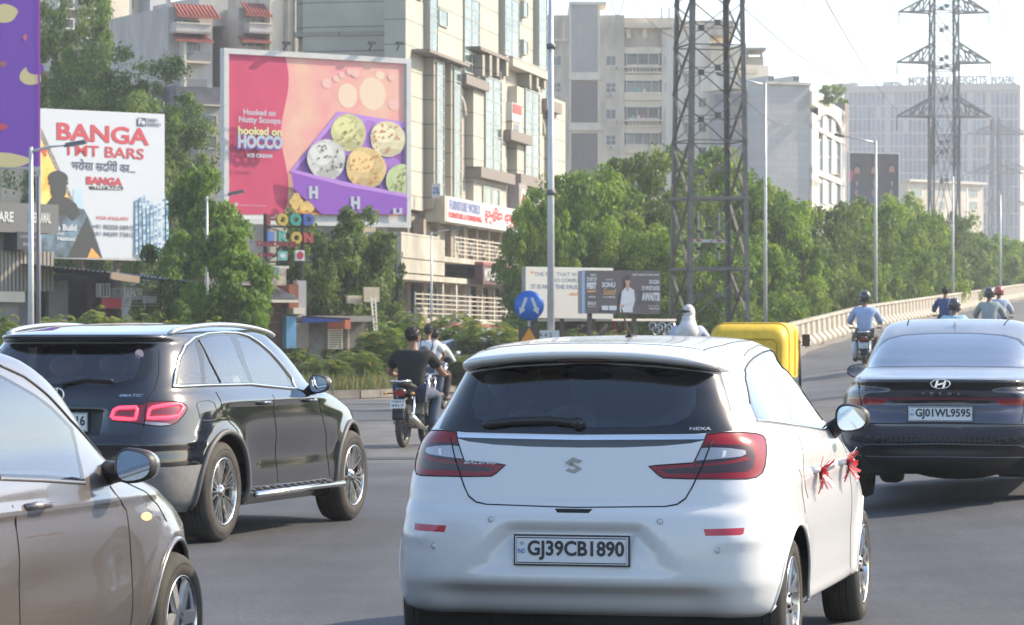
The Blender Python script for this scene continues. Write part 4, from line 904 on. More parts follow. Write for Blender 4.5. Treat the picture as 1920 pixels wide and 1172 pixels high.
n = 26000; x = NR.uniform(-14, 2, n); y = 79.6 + NR.uniform(0, 1, n) ** 1.5 * 12
keep = np.array([inpoly(a, c, vg_) for a, c in zip(x, y)]); x = x[keep]; y = y[keep]; n = len(x)
ln = NR.uniform(.06, .26, n) * (1 + .5 * (NR.random(n) > .9)); C = np.stack([x, y, .10 + ln], 1); U = np.stack([NR.normal(0, .25, n) * ln, NR.normal(0, .25, n) * ln, ln], 1); an_ = NR.uniform(0, 6.28, n); W = np.stack([np.cos(an_), np.sin(an_), 0 * an_], 1) * .017
tag(quads('grass', C, U, W, pick([(.20, .19, .07), (.13, .16, .05), (.28, .25, .11), (.10, .14, .04)], n)), kind='stuff')
# ------------------------------------------------------------------ barrier along the ramp: ribbed upright over a sloping foot
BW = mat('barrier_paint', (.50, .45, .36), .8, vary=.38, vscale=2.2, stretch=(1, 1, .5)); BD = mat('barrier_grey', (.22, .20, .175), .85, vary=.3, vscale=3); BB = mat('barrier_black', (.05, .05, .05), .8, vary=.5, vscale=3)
root = empty('crash_barrier', (lerp_tab(BL, 75), 75, 0), 0, 'long ribbed concrete barrier rising along the left edge of the ramp', 'barrier')
def bpt(y): return Vector((lerp_tab(BL, y), y, lerp_tab(ZB, y))) - root.location
ys = [75.0]
while ys[-1] < 440: ys.append(ys[-1] + 2.0)
def bframe(y):
    a, c = bpt(y), bpt(y + .5); t = (c - a).normalized(); t2 = Vector((t.x, t.y, 0)).normalized(); return a, Vector((t2.y, -t2.x, 0)), t
prof = [(-.30, -.1), (-.30, .0), (-.26, .98), (-.12, .98), (-.10, .36), (.16, .10), (.16, -.02)]
b = MB(); vs_ = []
for y in ys:
    p, r_, t_ = bframe(y); vs_ += [p + r_ * q[0] + Vector((0, 0, q[1])) for q in prof]
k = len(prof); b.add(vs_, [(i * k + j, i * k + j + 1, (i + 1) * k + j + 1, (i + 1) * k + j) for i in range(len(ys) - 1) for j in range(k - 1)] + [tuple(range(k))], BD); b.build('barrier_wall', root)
rib = MB(); rp = [(-.098, .955), (-.03, .36 + .001), (.175, .105), (.175, -.01)]; rp = [(-.262 + .155, .965), (-.088, .365), (.172, .108), (.172, -.01)]
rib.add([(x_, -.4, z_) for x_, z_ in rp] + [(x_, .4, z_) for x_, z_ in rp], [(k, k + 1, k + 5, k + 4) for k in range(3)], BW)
y = 75.5; first = None; stuff = MB(); nrib = 0; sp_ = 1.6
while y < 430:
    p, r_, t_ = bframe(y); nrib += 1
    if first is None: first = rib.build('barrier_rib', root); o = first
    else:
        o = first.copy(); COL.objects.link(o); o.parent = root
    o.location = p; o.rotation_euler = (math.atan2(t_.z, 1), 0, math.atan2(r_.y, r_.x))
    y += sp_
b = MB(); vs_ = []
for y in ys:
    p, r_, t_ = bframe(y); vs_ += [p + r_ * q[0] + Vector((0, 0, q[1])) for q in ((-.31, .96), (-.31, 1.02), (-.04, 1.02), (-.04, .92))]
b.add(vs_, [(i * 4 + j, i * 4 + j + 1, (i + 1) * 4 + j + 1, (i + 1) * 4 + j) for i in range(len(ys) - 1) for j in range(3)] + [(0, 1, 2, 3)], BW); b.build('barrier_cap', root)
b = MB()  # dust and litter along the barrier's foot
for k in range(150):
    y = 78 + (rnd.random() ** 1.6) * 150; p, r_, t_ = bframe(y); p = p + root.location + r_ * rnd.uniform(.3, .8); q = rnd.uniform(.03, .12); b.box(p + Vector((0, 0, q * .3)), (q, q, q * .6), mat('litter', (.35, .3, .24), .9, vary=.5, vscale=4), rotz(rnd.random() * 3))
b.build('roadside_litter', kind='stuff')
b = MB(); vs_ = []
for y in [76 + 3 * k for k in range(100)]:
    p, r_, t_ = bframe(y); p = p + root.location; w_ = rnd.uniform(.9, 1.5)
    for q in (.17, w_): c = p + r_ * q; vs_.append((c.x, c.y, road_z(c.x, c.y) + .012))
b.add(vs_, [(2 * i, 2 * i + 1, 2 * i + 3, 2 * i + 2) for i in range(99)], mat('dust', (.26, .225, .18), .95, vary=.3, vscale=1)); b.build('dust_strip', kind='structure')
# ------------------------------------------------------------------ the haze in the air
h = MB(); h.bb(-700, 800, -25, 1350, -1.5, 110, TRIM); hz = h.build('haze', kind='stuff')
m = bpy.data.materials.new('haze_air'); m.use_nodes = True; t = m.node_tree; t.nodes.clear(); out = t.nodes.new('ShaderNodeOutputMaterial'); v = t.nodes.new('ShaderNodeVolumePrincipled')
v.inputs['Density'].default_value = .00058; v.inputs['Color'].default_value = (.93, .96, 1, 1); v.inputs['Anisotropy'].default_value = .35
t.links.new(v.outputs[0], out.inputs['Volume']); hz.data.materials.clear(); hz.data.materials.append(m)

# far side of the ramp: a low wall outside the picture
b = MB(); ys = [60 + 8 * k for k in range(48)]
for a, c in zip(ys, ys[1:]): b.bar((lerp_tab(BL, a) + 15.2, a, road_z(lerp_tab(BL, a) + 15, a) + .3), (lerp_tab(BL, c) + 15.2, c, road_z(lerp_tab(BL, c) + 15, c) + .3), .3, 1.2, BW)
b.build('crash_barrier', None, 'low barrier along the right side of the ramp, outside the photo', 'barrier')
# ------------------------------------------------------------------ trees and shrubs
BARK = mat('bark', (.13, .10, .075), .95, vary=.4, vscale=6, bump=.6, bscale=14, stretch=(1, 1, .3))
GREENS = [(.045, .085, .022), (.06, .11, .028), (.085, .14, .035), (.035, .065, .02)]
def crown(name, R, H, nclump, nleaf, size, cols, seed, droop=.2, shell=.55, parent=None, z0=0.0, cr=.75, jit=.3, stretch=1.6):
    g = np.random.default_rng(seed); pts = []
    while len(pts) < nclump:
        v = g.normal(size=3); v /= np.linalg.norm(v); v = np.sign(v) * np.abs(v) ** np.array([.85, .85, .68]); r = shell + (1 - shell) * g.random() ** .5
        if v[2] < -.75: continue
        lob = 1 + .22 * math.sin(3 * math.atan2(v[1], v[0]) + seed) + .15 * math.sin(5 * v[2] + seed * 2)
        pts.append(np.array([v[0] * R * r * lob, v[1] * R * r * lob, z0 + H * .5 + v[2] * H * .5 * r * (1 + .1 * lob)]))
    P = np.array(pts); rad_ = g.uniform(.6, 1.25, nclump) * cr
    k = g.integers(0, nclump, nleaf); d = g.normal(size=(nleaf, 3)); d /= np.linalg.norm(d, axis=1)[:, None]; rr_ = g.random(nleaf) ** .5
    C = P[k] + d * rr_[:, None] * rad_[k][:, None] * np.array([1, 1, .72]); C[:, 2] -= droop * rr_ * rad_[k]
    nrm = d * .6 + g.normal(size=(nleaf, 3)) * .55 + np.array([0, 0, .5]); nrm /= np.linalg.norm(nrm, axis=1)[:, None]
    a = g.normal(size=(nleaf, 3)); U = np.cross(nrm, a); U /= np.linalg.norm(U, axis=1)[:, None]; U[:, 2] -= droop; W = np.cross(nrm, U); W /= np.linalg.norm(W, axis=1)[:, None]
    s = size * g.uniform(.6, 1.3, nleaf); U = U * (s * .5 * stretch)[:, None]; W = W * (s * .5)[:, None]
    cl = np.array(cols) * np.array([1.95, 1.9, 1.15]); base = cl[g.integers(0, len(cl), nclump)][k]; mixc = cl[g.integers(0, len(cl), nleaf)]; c = base * .65 + mixc * .35; c = c * (1 + g.uniform(-jit, jit, (nleaf, 1)))
    return quads(name, C, U, W, np.clip(c, .004, 1), parent), P
def trunk(parent, H, r, P, seed, lean=(0, 0), zt=.45, name='trunk'):
    g = random.Random(seed); b = MB(); top = Vector((lean[0] * H * zt, lean[1] * H * zt, H * zt)); n = 6
    b.tube([Vector((0, 0, -.1)).lerp(top, k / n) + Vector((g.uniform(-.06, .06), g.uniform(-.06, .06), 0)) * (k > 0) for k in range(n + 1)], [r * (1.25 if k == 0 else 1 - .45 * k / n) for k in range(n + 1)], BARK, 9)
    for p in [P[i] for i in range(0, len(P), max(1, len(P) // 14))]:
        p = Vector(p); s = top * g.uniform(.5, 1.0); mid = s.lerp(p, .5) + Vector((g.uniform(-.3, .3), g.uniform(-.3, .3), g.uniform(.0, .5)))
        b.tube([s, s.lerp(mid, .5) + Vector((0, 0, .1)), mid, p], [r * .4, r * .28, r * .18, r * .05], BARK, 5)
    return b.build(name, parent)
TREE_PROTO = {}
def tree(kind, px, ytop, d, wpx, label, group=None, ground=0.0, name='leafy_tree', cat='tree', rz=None, dy=0):
    s = FOC / d; H = CH + (HOR - ytop) / s - ground; W = wpx / s; x = (px - 960) / s
    c = KIND[kind]
    if kind not in TREE_PROTO:
        r = empty(name, (0, 0, 0)); cr_, P = crown('crown', .5 * c['w'], c['h'] * (1 - c['clear']), c['nc'], c['nl'], c['size'], c['cols'], c['seed'], c['droop'], c['shell'], r, c['h'] * c['clear'], c['cr'], stretch=c.get('st', 1.6))
        trunk(r, c['h'], c['tr'], P, c['seed']); TREE_PROTO[kind] = r; o = r
    else: o = copy_tree(TREE_PROTO[kind])
    o.name = name; o.location = (x, d + dy, ground); o.rotation_euler = (0, 0, rnd.uniform(0, 6.28) if rz is None else rz); sc_ = H / c['h']; o.scale = (W / c['w'], W / c['w'], sc_)
    tag(o, label, cat, group); return o
BG = [(.055, .105, .020), (.085, .15, .024), (.12, .185, .030), (.042, .08, .018), (.15, .20, .038)]
KIND = {
    'broad': dict(w=9, h=9, clear=.08, nc=150, nl=30000, size=.135, cols=BG, seed=4, droop=.35, shell=.45, cr=.85, tr=.22, st=2.0),
    'broad2': dict(w=9, h=9, clear=.05, nc=170, nl=30000, size=.135, cols=BG, seed=9, droop=.35, shell=.4, cr=.8, tr=.22, st=2.0),
    'broad3': dict(w=9, h=9, clear=.05, nc=130, nl=26000, size=.14, cols=[(.06, .10, .03), (.05, .08, .025), (.09, .13, .035), (.035, .055, .02)], seed=15, droop=.3, shell=.45, cr=.95, tr=.22, st=1.9),
    'low': dict(w=6, h=4.5, clear=.0, nc=80, nl=14000, size=.12, cols=[(.12, .17, .035), (.09, .14, .03), (.15, .19, .05), (.06, .10, .025)], seed=21, droop=.35, shell=.3, cr=.75, tr=.1, st=2.2),
    'peepul': dict(w=8, h=14, clear=.15, nc=200, nl=30000, size=.15, cols=[(.065, .115, .03), (.05, .09, .025), (.10, .15, .045), (.14, .18, .07), (.035, .065, .02)], seed=33, droop=.15, shell=.35, cr=.7, tr=.3, st=1.1),
    'bright': dict(w=3.4, h=6, clear=.02, nc=60, nl=20000, size=.085, cols=[(.085, .15, .028), (.05, .10, .022), (.13, .19, .04), (.035, .07, .02)], seed=41, droop=.45, shell=.25, cr=.55, tr=.12, st=2.8),
    'greyish': dict(w=6, h=6, clear=.1, nc=110, nl=22000, size=.12, cols=[(.06, .09, .036), (.085, .12, .05), (.045, .068, .026), (.10, .14, .045)], seed=52, droop=.3, shell=.35, cr=.62, tr=.14, st=1.8)}
GB = 'green trees behind the ramp barrier'
for i, (kd, px, yt, d, w_, lab) in enumerate([
    ('broad2', 1008, 372, 132, 130, 'small dark tree touching the red furniture sign'),
    ('broad', 1100, 322, 138, 260, 'wide green tree above the white quotation billboard'),
    ('broad3', 1205, 286, 142, 240, 'tall green tree directly left of the lattice tower'),
    ('broad2', 1330, 276, 152, 250, 'tall green tree seen through the lattice tower'),
    ('broad', 1450, 345, 150, 220, 'green tree behind the tall lamp post beside the lattice tower'),
    ('broad3', 1545, 385, 165, 210, 'green tree in front of the white arched building'),
    ('broad2', 1635, 366, 182, 190, 'green tree under the poster of three men'),
    ('broad', 1705, 370, 200, 170, 'rounded green tree right of the poster of three men'),
    ('broad3', 1768, 402, 225, 160, 'green tree at the foot of the large pylon'),
    ('broad2', 1835, 430, 255, 160, 'far green tree below the smaller pylons'),
    ('broad', 1905, 448, 285, 160, 'farthest green tree at the right edge of the photo')]):
    tree(kd, px, yt + 6, d, w_, lab, GB)
GL = 'lower trees in front of the tall green ones'
for kd, px, yt, d, w_, lab in [
    ('broad3', 1035, 455, 134, 150, 'dark lower tree behind the big steel pole'), ('broad', 1150, 420, 134, 230, 'dense low tree behind the two small billboards'), ('broad2', 1265, 425, 133, 210, 'dense low tree at the left legs of the lattice tower'),
    ('broad', 1385, 440, 138, 220, 'low green tree at the right legs of the lattice tower'), ('broad3', 1490, 450, 152, 200, 'low green tree above the yellow three wheeler'), ('low', 1575, 488, 160, 140, 'bright yellow green bush tree behind the near end of the barrier'),
    ('broad2', 1660, 455, 186, 180, 'dark low tree above the rider in the light blue shirt'), ('broad3', 1765, 465, 212, 190, 'low brownish green tree behind the dark blue rider'), ('broad', 1868, 480, 264, 180, 'low green tree above the far ramp barrier')]:
    tree(kd, px, yt, d, w_, lab, GL)
for px, yt, d, w_, lab in [(1488, 540, 146, 120, 'bright low bush just behind the barrier near the three wheeler'), (1555, 552, 168, 110, 'second bright bush behind the barrier, left of the thin lamp post')]: tree('low', px, yt, d, w_, lab, 'bright bushes behind the barrier', name='green_bush', cat='bush')
tree('peepul', 205, 95, 150, 270, 'large grey green tree behind the white steel bars billboard')
tree('peepul', 310, 175, 140, 200, 'grey green tree between the steel bars and ice cream billboards')
tree('peepul', 140, -20, 158, 190, 'tall thin crowned tree beside the purple billboard')
tree('bright', 374, 300, 106, 170, 'bright green drooping tree at the right edge of the steel bars billboard')
tree('bright', 420, 415, 99, 165, 'bright green drooping tree left of the ice cream billboard posts')
tree('bright', 348, 425, 103, 130, 'low bright tree above the restaurant shed roof')
tree('bright', 452, 500, 97, 100, 'lowest bright tree left of the small food stall')
tree('greyish', 645, 392, 112, 230, 'dusty grey green tree in front of the ice cream billboard')
tree('greyish', 575, 452, 110, 140, 'dusty low tree beside the food sign letters')
tree('greyish', 700, 440, 118, 110, 'small branching tree left of the shopping building')
# feathery roadside shrubs: arching fronds of paired leaflets
def shrub_mesh(seed, W, H, nf, cols, parent):
    g = np.random.default_rng(seed); C = []; U = []; Wd = []; K = []
    for f in range(nf):
        a = g.uniform(0, 6.283); r0 = g.random() ** .5 * W * .34; base = np.array([math.cos(a) * r0, math.sin(a) * r0, H * (.12 + .78 * g.random() ** .8) * (1 - .45 * r0 / (W * .5))])
        b2 = a + g.normal(0, .7); L = g.uniform(.32, .62); el = g.uniform(.1, .9); hd = np.array([math.cos(b2), math.sin(b2), 0]); side = np.array([-hd[1], hd[0], 0]); kc = g.integers(0, len(cols)); n = 9
        for j in range(n):
            t = (j + .5) / n; p = base + hd * L * t * math.cos(el * .6) + np.array([0, 0, L * (t * math.sin(el) - .75 * t * t)]); wl = .11 * math.sin(math.pi * (.15 + .8 * t)) + .02
            for s in (-1, 1):
                u = (side * s + hd * .35 + np.array([0, 0, -.25])); u = u / np.linalg.norm(u) * wl; C.append(p + u * 1.0); U.append(u); Wd.append(hd * .022 + np.array([0, 0, .006])); K.append(kc)
    n = len(C); c = np.array(cols)[np.array(K)] * (1 + g.uniform(-.25, .25, (n, 1)))
    o = quads('foliage', np.array(C), np.array(U), np.array(Wd), np.clip(c, 0, 1), parent)
    b = MB()
    for k in range(9):
        a = g.uniform(0, 6.28); rr_ = g.uniform(.1, .4) * W; p = Vector((math.cos(a) * rr_, math.sin(a) * rr_, H * g.uniform(.5, .85))); b.tube([(0, 0, 0), p * .4 + Vector((0, 0, .1)), p], [.03, .02, .006], BARK, 5)
    b.build('stem', parent)
SC = [(.17, .25, .04), (.12, .20, .035), (.22, .28, .06), (.07, .13, .03), (.30, .29, .07)]
SP = []
def shrub(px, yt, d, wpx, label, v):
    s = FOC / d; H = CH + (HOR - yt) / s - .1
    while len(SP) < 3:
        k = len(SP); r = empty('feathery_shrub', (0, 0, 0)); shrub_mesh(60 + k, 2.6, 2.2, 420, SC, r); SP.append([r, False])
    if not SP[v][1]: o = SP[v][0]; SP[v][1] = True
    else: o = copy_tree(SP[v][0])
    o.location = ((px - 960) / s, d, .1); o.rotation_euler = (0, 0, rnd.uniform(0, 6.28)); o.scale = (wpx / s / 2.6, wpx / s / 2.6, H / 2.2); tag(o, label, 'shrub', 'feathery shrubs along the verge')
for i, (px, yt, d, w_, lab) in enumerate([
    (8, 562, 84, 120, 'feathery shrub at the far left edge, before the lamp post'), (110, 560, 88, 130, 'feathery shrub under the steel bars billboard, right of the lamp post'), (185, 545, 87, 120, 'tall feathery shrub in front of the restaurant shed'), (260, 560, 86, 130, 'feathery shrub below the restaurant lettering'), (330, 572, 86, 120, 'low feathery shrub above the black car roof rail'), (410, 570, 88, 120, 'feathery shrub at the base of the slim lamp post'),
    (610, 655, 84, 110, 'low yellowish shrub right of the brown shuttered stall'), (665, 640, 85, 120, 'bushy low shrub below the small grey gate'), (722, 585, 90, 130, 'feathery shrub left of the rider in black'), (770, 556, 93, 120, 'tall shrub behind the rider in black'), (850, 556, 94, 140, 'tall bright shrub behind the two riders in white'), (915, 570, 92, 150, 'dense shrub left of the blue arrow sign'), (955, 585, 93, 100, 'dense shrub behind the blue arrow sign'),
    (820, 640, 86, 130, 'lower shrub beside the riders in white'), (890, 655, 86, 120, 'lower shrub near the white car roof'), (1090, 597, 108, 110, 'small shrub under the white quotation billboard'), (1160, 600, 110, 90, 'small shrub under the dark billboard'), (1015, 600, 100, 90, 'small shrub at the foot of the big steel pole'), (560, 640, 88, 90, 'thin shrub in front of the brown shutter')]):
    shrub(px, yt, d, w_, lab, i % 3)

lab = ['nearest tree', 'second tree', 'third tree', 'fourth tree', 'fifth tree', 'sixth tree', 'seventh tree', 'eighth tree', 'ninth tree', 'tenth tree', 'eleventh tree', 'farthest tree']
for k, y in enumerate((-200, -200, -200, 48, 62, 76, 88, 102, 116, 132, 150, 172)):  # unseen trees, added to darken what the car sides reflect
    if y < 0: continue
    x = 50 + (k % 3) if y < 40 else max(34, lerp_tab(BL, y) + 21 + k % 2); o = copy_tree(TREE_PROTO['broad'], (x, y, 0), k * 1.3, 'green roadside ' + lab[k] + ' of the row to the right, outside the photo', 'trees across the road, outside the photo'); o.name = 'leafy_tree'; o.scale = (1.3, 1.3, .6); o['category'] = 'tree'
# ------------------------------------------------------------------ buildings
def wallmat(name, c, v=.18, sc=.5): return mat(name, c, .85, vary=v, vscale=sc, stretch=(1, 1, .35))
CREAM = wallmat('cream_plaster', (.66, .57, .42)); GREYW = wallmat('grey_plaster', (.60, .53, .42), .42, .35); PALE = wallmat('pale_plaster', (.70, .63, .51), .2); BEIGE = wallmat('beige_plaster', (.50, .42, .31), .2)
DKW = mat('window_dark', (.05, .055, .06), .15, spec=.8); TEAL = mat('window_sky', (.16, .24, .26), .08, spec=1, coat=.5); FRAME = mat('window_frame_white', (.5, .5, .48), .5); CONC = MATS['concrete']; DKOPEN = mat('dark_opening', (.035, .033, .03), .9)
STEEL = mat('galvanised', (.42, .42, .42), .45, .5, vary=.15, vscale=4); RUST = mat('rusty_steel', (.16, .12, .09), .8, .3, vary=.4, vscale=5)
class Face:
    "a facade plane: local u along it, z up, y into the building; px() turns photo pixels into (u, z)"
    def __init__(s, px0, d0, px1, d1):
        s.a = Vector(((px0 - 960) * d0 / FOC, d0)); b = Vector(((px1 - 960) * d1 / FOC, d1)); s.t = (b - s.a).normalized(); s.rz = math.atan2(s.t.y, s.t.x); s.L = (b - s.a).length
    def px(s, px, py):
        k = (px - 960) / FOC; Y = (s.a.x - s.a.y * s.t.x / s.t.y) / (k - s.t.x / s.t.y) if abs(s.t.y) > 1e-9 else s.a.y
        X = k * Y; return ((Vector((X, Y)) - s.a).dot(s.t), CH - (py - HOR) * Y / FOC)
    def root(s, name, label, cat, group=None): return empty(name, (s.a.x, s.a.y, 0), s.rz, label, cat, group)
    def box(s, mb, x0, x1, y0, y1, f, bk, m):
        "front face over the pixel rectangle; f metres proud, bk metres deep behind the plane"
        u0, zt = s.px(x0, y0); u1, _ = s.px(x1, y0); _, zb = s.px((x0 + x1) / 2, y1); _, zt = s.px((x0 + x1) / 2, y0)
        mb.bb(u0, u1, -f, bk if f >= 0 else bk - f, zb, zt, m)
def win(face, root, x0, x1, y0, y1, gm=DKW, fm=FRAME, nx=2, ny=1, inset=.12, name='window', f=0.0):
    u0, zt = face.px(x0, y0); u1, _ = face.px(x1, y0); _, zb = face.px((x0 + x1) / 2, y1)
    t = min(.09, (u1 - u0) * .08); b = MB()
    for a, c, e, g in ((u0, u1, zt - t, zt), (u0, u1, zb, zb + t), (u0, u0 + t, zb + t, zt - t), (u1 - t, u1, zb + t, zt - t)): b.bb(a, c, -.03 - f, .02, e, g, fm)
    for k in range(1, nx): q = u0 + (u1 - u0) * k / nx; b.bb(q - t * .4, q + t * .4, -.02 - f, .02, zb + t, zt - t, fm)
    for k in range(1, ny): q = zb + (zt - zb) * k / ny; b.bb(u0 + t, u1 - t, -.015 - f, .02, q - t * .4, q + t * .4, fm)
    o = b.build(name, root); g = MB(); g.bb(u0 + t, u1 - t, -.005 - f, .0 - f + .003, zb + t, zt - t, gm); g.build('pane', o); return o
def sub(root, name, fn, **kw):
    b = MB(); fn(b); return b.build(name, root, **kw)
# far grey apartment slab, thirteen storeys
Z3b = lambda x, y: (760 + x / 1.831, y / 1.831)
F = Face(1010, 380, 1272, 380); R = F.root('apartment_building', 'tall grey stained apartment block with balconies behind the trees, centre', 'building')
bx = lambda b, x0, x1, y0, y1, f, m, bk=2: F.box(b, *(Z3b(x0, y0)[0], Z3b(x1, y0)[0], Z3b(x0, y0)[1], Z3b(x0, y1)[1]), f, bk, m)
def w_(b):
    bx(b, 468, 563, 52, 1120, 0, GREYW, 16); bx(b, 563, 668, 10, 1120, .6, PALE, 16); bx(b, 668, 752, 52, 1120, 0, GREYW, 16); bx(b, 752, 880, 90, 1120, -1.6, GREYW, 14); bx(b, 880, 945, 100, 1120, 0, GREYW, 16); bx(b, 752, 945, 52, 100, -3, GREYW, 10)
w_b = MB(); w_(w_b); w_b.build('wall', R)
for y0, y1, m in ((18, 250, wallmat('grey_panel', (.34, .33, .31), .2)), (278, 422, mat('brick_dark', (.17, .14, .13), .9, vary=.3, vscale=6)), (458, 640, MATS['brick_dark'] if 'brick_dark' in MATS else None)):
    sub(R, 'recessed_panel', lambda b: bx(b, 569, 660, y0, y1, .63, m or MATS['brick_dark'], .5))
for y0 in (250, 423): sub(R, 'ledge', lambda b: bx(b, 560, 672, y0, y0 + 26, .9, PALE, 1))
for k, y0 in enumerate((190, 283, 374, 463, 552, 640)):
    for x0, x1 in ((500, 536), (688, 724), (889, 921)):
        p, q = Z3b(x0, y0), Z3b(x1, y0 + 36); win(F, R, p[0], q[0], p[1], q[1], DKW, FRAME, 2, 2 if k % 2 else 1)
    for x0 in ((505, 700) if k % 2 else (720, 895)):
        sub(R, 'cooling_unit', lambda b: (bx(b, x0, x0 + 13, y0 + 38, y0 + 48, .5, PALE, .5), bx(b, x0 + 2, x0 + 9, y0 + 40, y0 + 47, .52, DKW, .1)))
    sub(R, 'laundry', lambda b: [bx(b, 775 + j * 17 + (k * 7) % 11, 785 + j * 17 + (k * 7) % 11, y0 + 22, y0 + 36 + (j * k) % 5, -.0, mat('laundry%d' % ((j + k) % 4), ((.5, .12, .1), (.1, .3, .45), (.1, .4, .25), (.6, .55, .4))[(j + k) % 4], .9), .05) for j in range(3)]) if k in (1, 2, 4) else None
    def bal(b):
        bx(b, 748, 882, y0 + 36, y0 + 42, .2, CREAM, 2); bx(b, 752, 880, y0 - 16 - 12, y0 - 8, -.1, CREAM, 1.7)
        if k % 2 == 0:
            bx(b, 766, 866, y0 + 32, y0 + 35, .1, PALE, .12)
            for j in range(9): bx(b, 766 + j * 12.2, 770 + j * 12.2, y0 + 35, y0 + 58, .06, PALE, .1)
            bx(b, 752, 880, y0 + 56, y0 + 62, .1, CREAM, .3)
        else: bx(b, 752, 880, y0 + 34, y0 + 62, .15, CREAM, .2)
    sub(R, 'balcony', bal); q = Z3b(872, y0 + 34); win(F, R, Z3b(758, 0)[0], Z3b(872, 0)[0], Z3b(0, y0 - 8)[1], Z3b(0, y0 + 34)[1], MATS['window_sky'] if k in (1, 3) else DKW, FRAME, 3 + k % 2, 1, name='balcony_window', f=-1.45)
def roof(b):
    bx(b, 563, 690, 8, 18, .8, PALE, 6); bx(b, 752, 945, 80, 96, .4, CREAM, 3); bx(b, 760, 775, 95, 130, -.4, CREAM, .3); bx(b, 815, 830, 95, 130, -.4, CREAM, .3); bx(b, 500, 508, 78, 140, .1, CREAM, .4); bx(b, 540, 548, 78, 140, .1, CREAM, .4); bx(b, 470, 560, 135, 142, .3, CREAM, .3)
sub(R, 'roof_terrace', roof)
for x in (480, 880, 905): sub(R, 'roof_pipe', lambda b: bx(b, x, x + 4, 20, 60, -1, CONC, .3))
# beige apartment behind the lattice tower
Z4 = lambda x, y: (1200 + x / 1.831, y / 1.831)
F = Face(1262, 330, 1436, 330.1); R = F.root('apartment_building', 'beige apartment block seen through and right of the lattice tower', 'building')
bx4 = lambda b, x0, x1, y0, y1, f, m, bk=2: F.box(b, Z4(x0, 0)[0], Z4(x1, 0)[0], Z4(0, y0)[1], Z4(0, y1)[1], f, bk, m)
sub(R, 'wall', lambda b: (bx4(b, 115, 240, 110, 1160, 0, PALE, 14), bx4(b, 240, 362, 160, 1160, .8, CREAM, 14), bx4(b, 362, 424, 195, 1160, 0, BEIGE, 14), bx4(b, 130, 330, 60, 112, -3, GREYW, 8)))
sub(R, 'roof_canopy', lambda b: (bx4(b, 240, 310, 150, 158, 1.2, mat('roof_brown', (.16, .09, .07), .8), 6), bx4(b, 362, 430, 166, 174, 1.0, CONC, 5), bx4(b, 366, 370, 174, 200, .9, CONC, .3), bx4(b, 414, 418, 174, 200, .9, CONC, .3)))
for k, y0 in enumerate((250, 335, 420, 505, 590)):
    for x0, x1, f in ((150, 178, 0), (200, 228, 0), (278, 312, .8), (385, 412, 0)): win(F, R, Z4(x0, 0)[0], Z4(x1, 0)[0], Z4(0, y0)[1], Z4(0, y0 + 34)[1], DKW, FRAME, 2, 1, f=f)
    sub(R, 'balcony', lambda b: (bx4(b, 236, 268, y0 + 18, y0 + 22, 1.4, CREAM, .5), bx4(b, 236, 268, y0 + 22, y0 + 40, 1.3, PALE, .15)))
# white building with arched windows, its blank grey flank to the left
F = Face(1435, 298, 1519, 300); R = F.root('arched_building', 'white building with tall arched windows and a blank grey side wall', 'building')
def tiles():
    m = mat('grey_cladding', (.40, .40, .39), .7, vary=.12, vscale=1.5); t = m.node_tree; b = t.nodes['Principled BSDF']; br = t.nodes.new('ShaderNodeTexBrick'); br.inputs['Scale'].default_value = 1.0; br.inputs['Color1'].default_value = (.50, .49, .47, 1); br.inputs['Color2'].default_value = (.44, .435, .42, 1); br.inputs['Mortar'].default_value = (.31, .31, .31, 1); br.inputs['Mortar Size'].default_value = .012; br.inputs['Brick Width'].default_value = 1.2; br.inputs['Row Height'].default_value = .6
    tc = t.nodes.new('ShaderNodeTexCoord'); mp = t.nodes.new('ShaderNodeMapping'); mp.inputs['Rotation'].default_value = (rad(90), 0, 0); t.links.new(tc.outputs['Object'], mp.inputs[0]); t.links.new(mp.outputs[0], br.inputs['Vector']); t.links.new(br.outputs[0], b.inputs['Base Color']); return m
sub(R, 'side_wall', lambda b: F.box(b, 1436, 1518.5, 158, 760, 0, 4, tiles())); sub(R, 'parapet', lambda b: F.box(b, 1436, 1519, 154, 159, .25, 1, PALE))
G = Face(1519, 300.2, 1590, 332); off = None
WHT = mat('white_wall', (.66, .63, .56), .8, vary=.1, vscale=.6)
Rg = G.root('x', None, None); Rg.parent = None
def reparent(o, r):
    o.location = r.matrix_world.inverted() @ o.location if False else o.location
Rg.name = 'white_front'; tag(Rg, 'white street front with tall arched windows left of the poster of three men', 'building front')
gx = lambda b, x0, x1, y0, y1, f, m, bk=2: G.box(b, Z4(x0, 0)[0], Z4(x1, 0)[0], Z4(0, y0)[1], Z4(0, y1)[1], f, bk, m)
def front(b):
    gx(b, 583, 700, 620 + 0, 1300, 0, WHT, 9)
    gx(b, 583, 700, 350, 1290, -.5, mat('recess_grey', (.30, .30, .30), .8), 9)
    gx(b, 583, 700, 348, 392, .2, WHT, 9); gx(b, 583, 606, 392, 640, .2, WHT, 1); gx(b, 683, 700, 392, 640, .2, WHT, 1); gx(b, 583, 700, 455, 470, .25, WHT, 1); gx(b, 583, 700, 598, 618, .25, WHT, 1)
    for x in (623, 653): gx(b, x, x + 13, 392, 598, .15, WHT, 1); gx(b, x, x + 13, 618, 700, .15, WHT, 1)
    gx(b, 583, 606, 618, 720, .2, WHT, 1); gx(b, 683, 700, 618, 720, .2, WHT, 1); gx(b, 700, 714, 356, 720, .1, mat('brown_pier', (.22, .18, .16), .8), 6)
sub(Rg, 'wall', front)
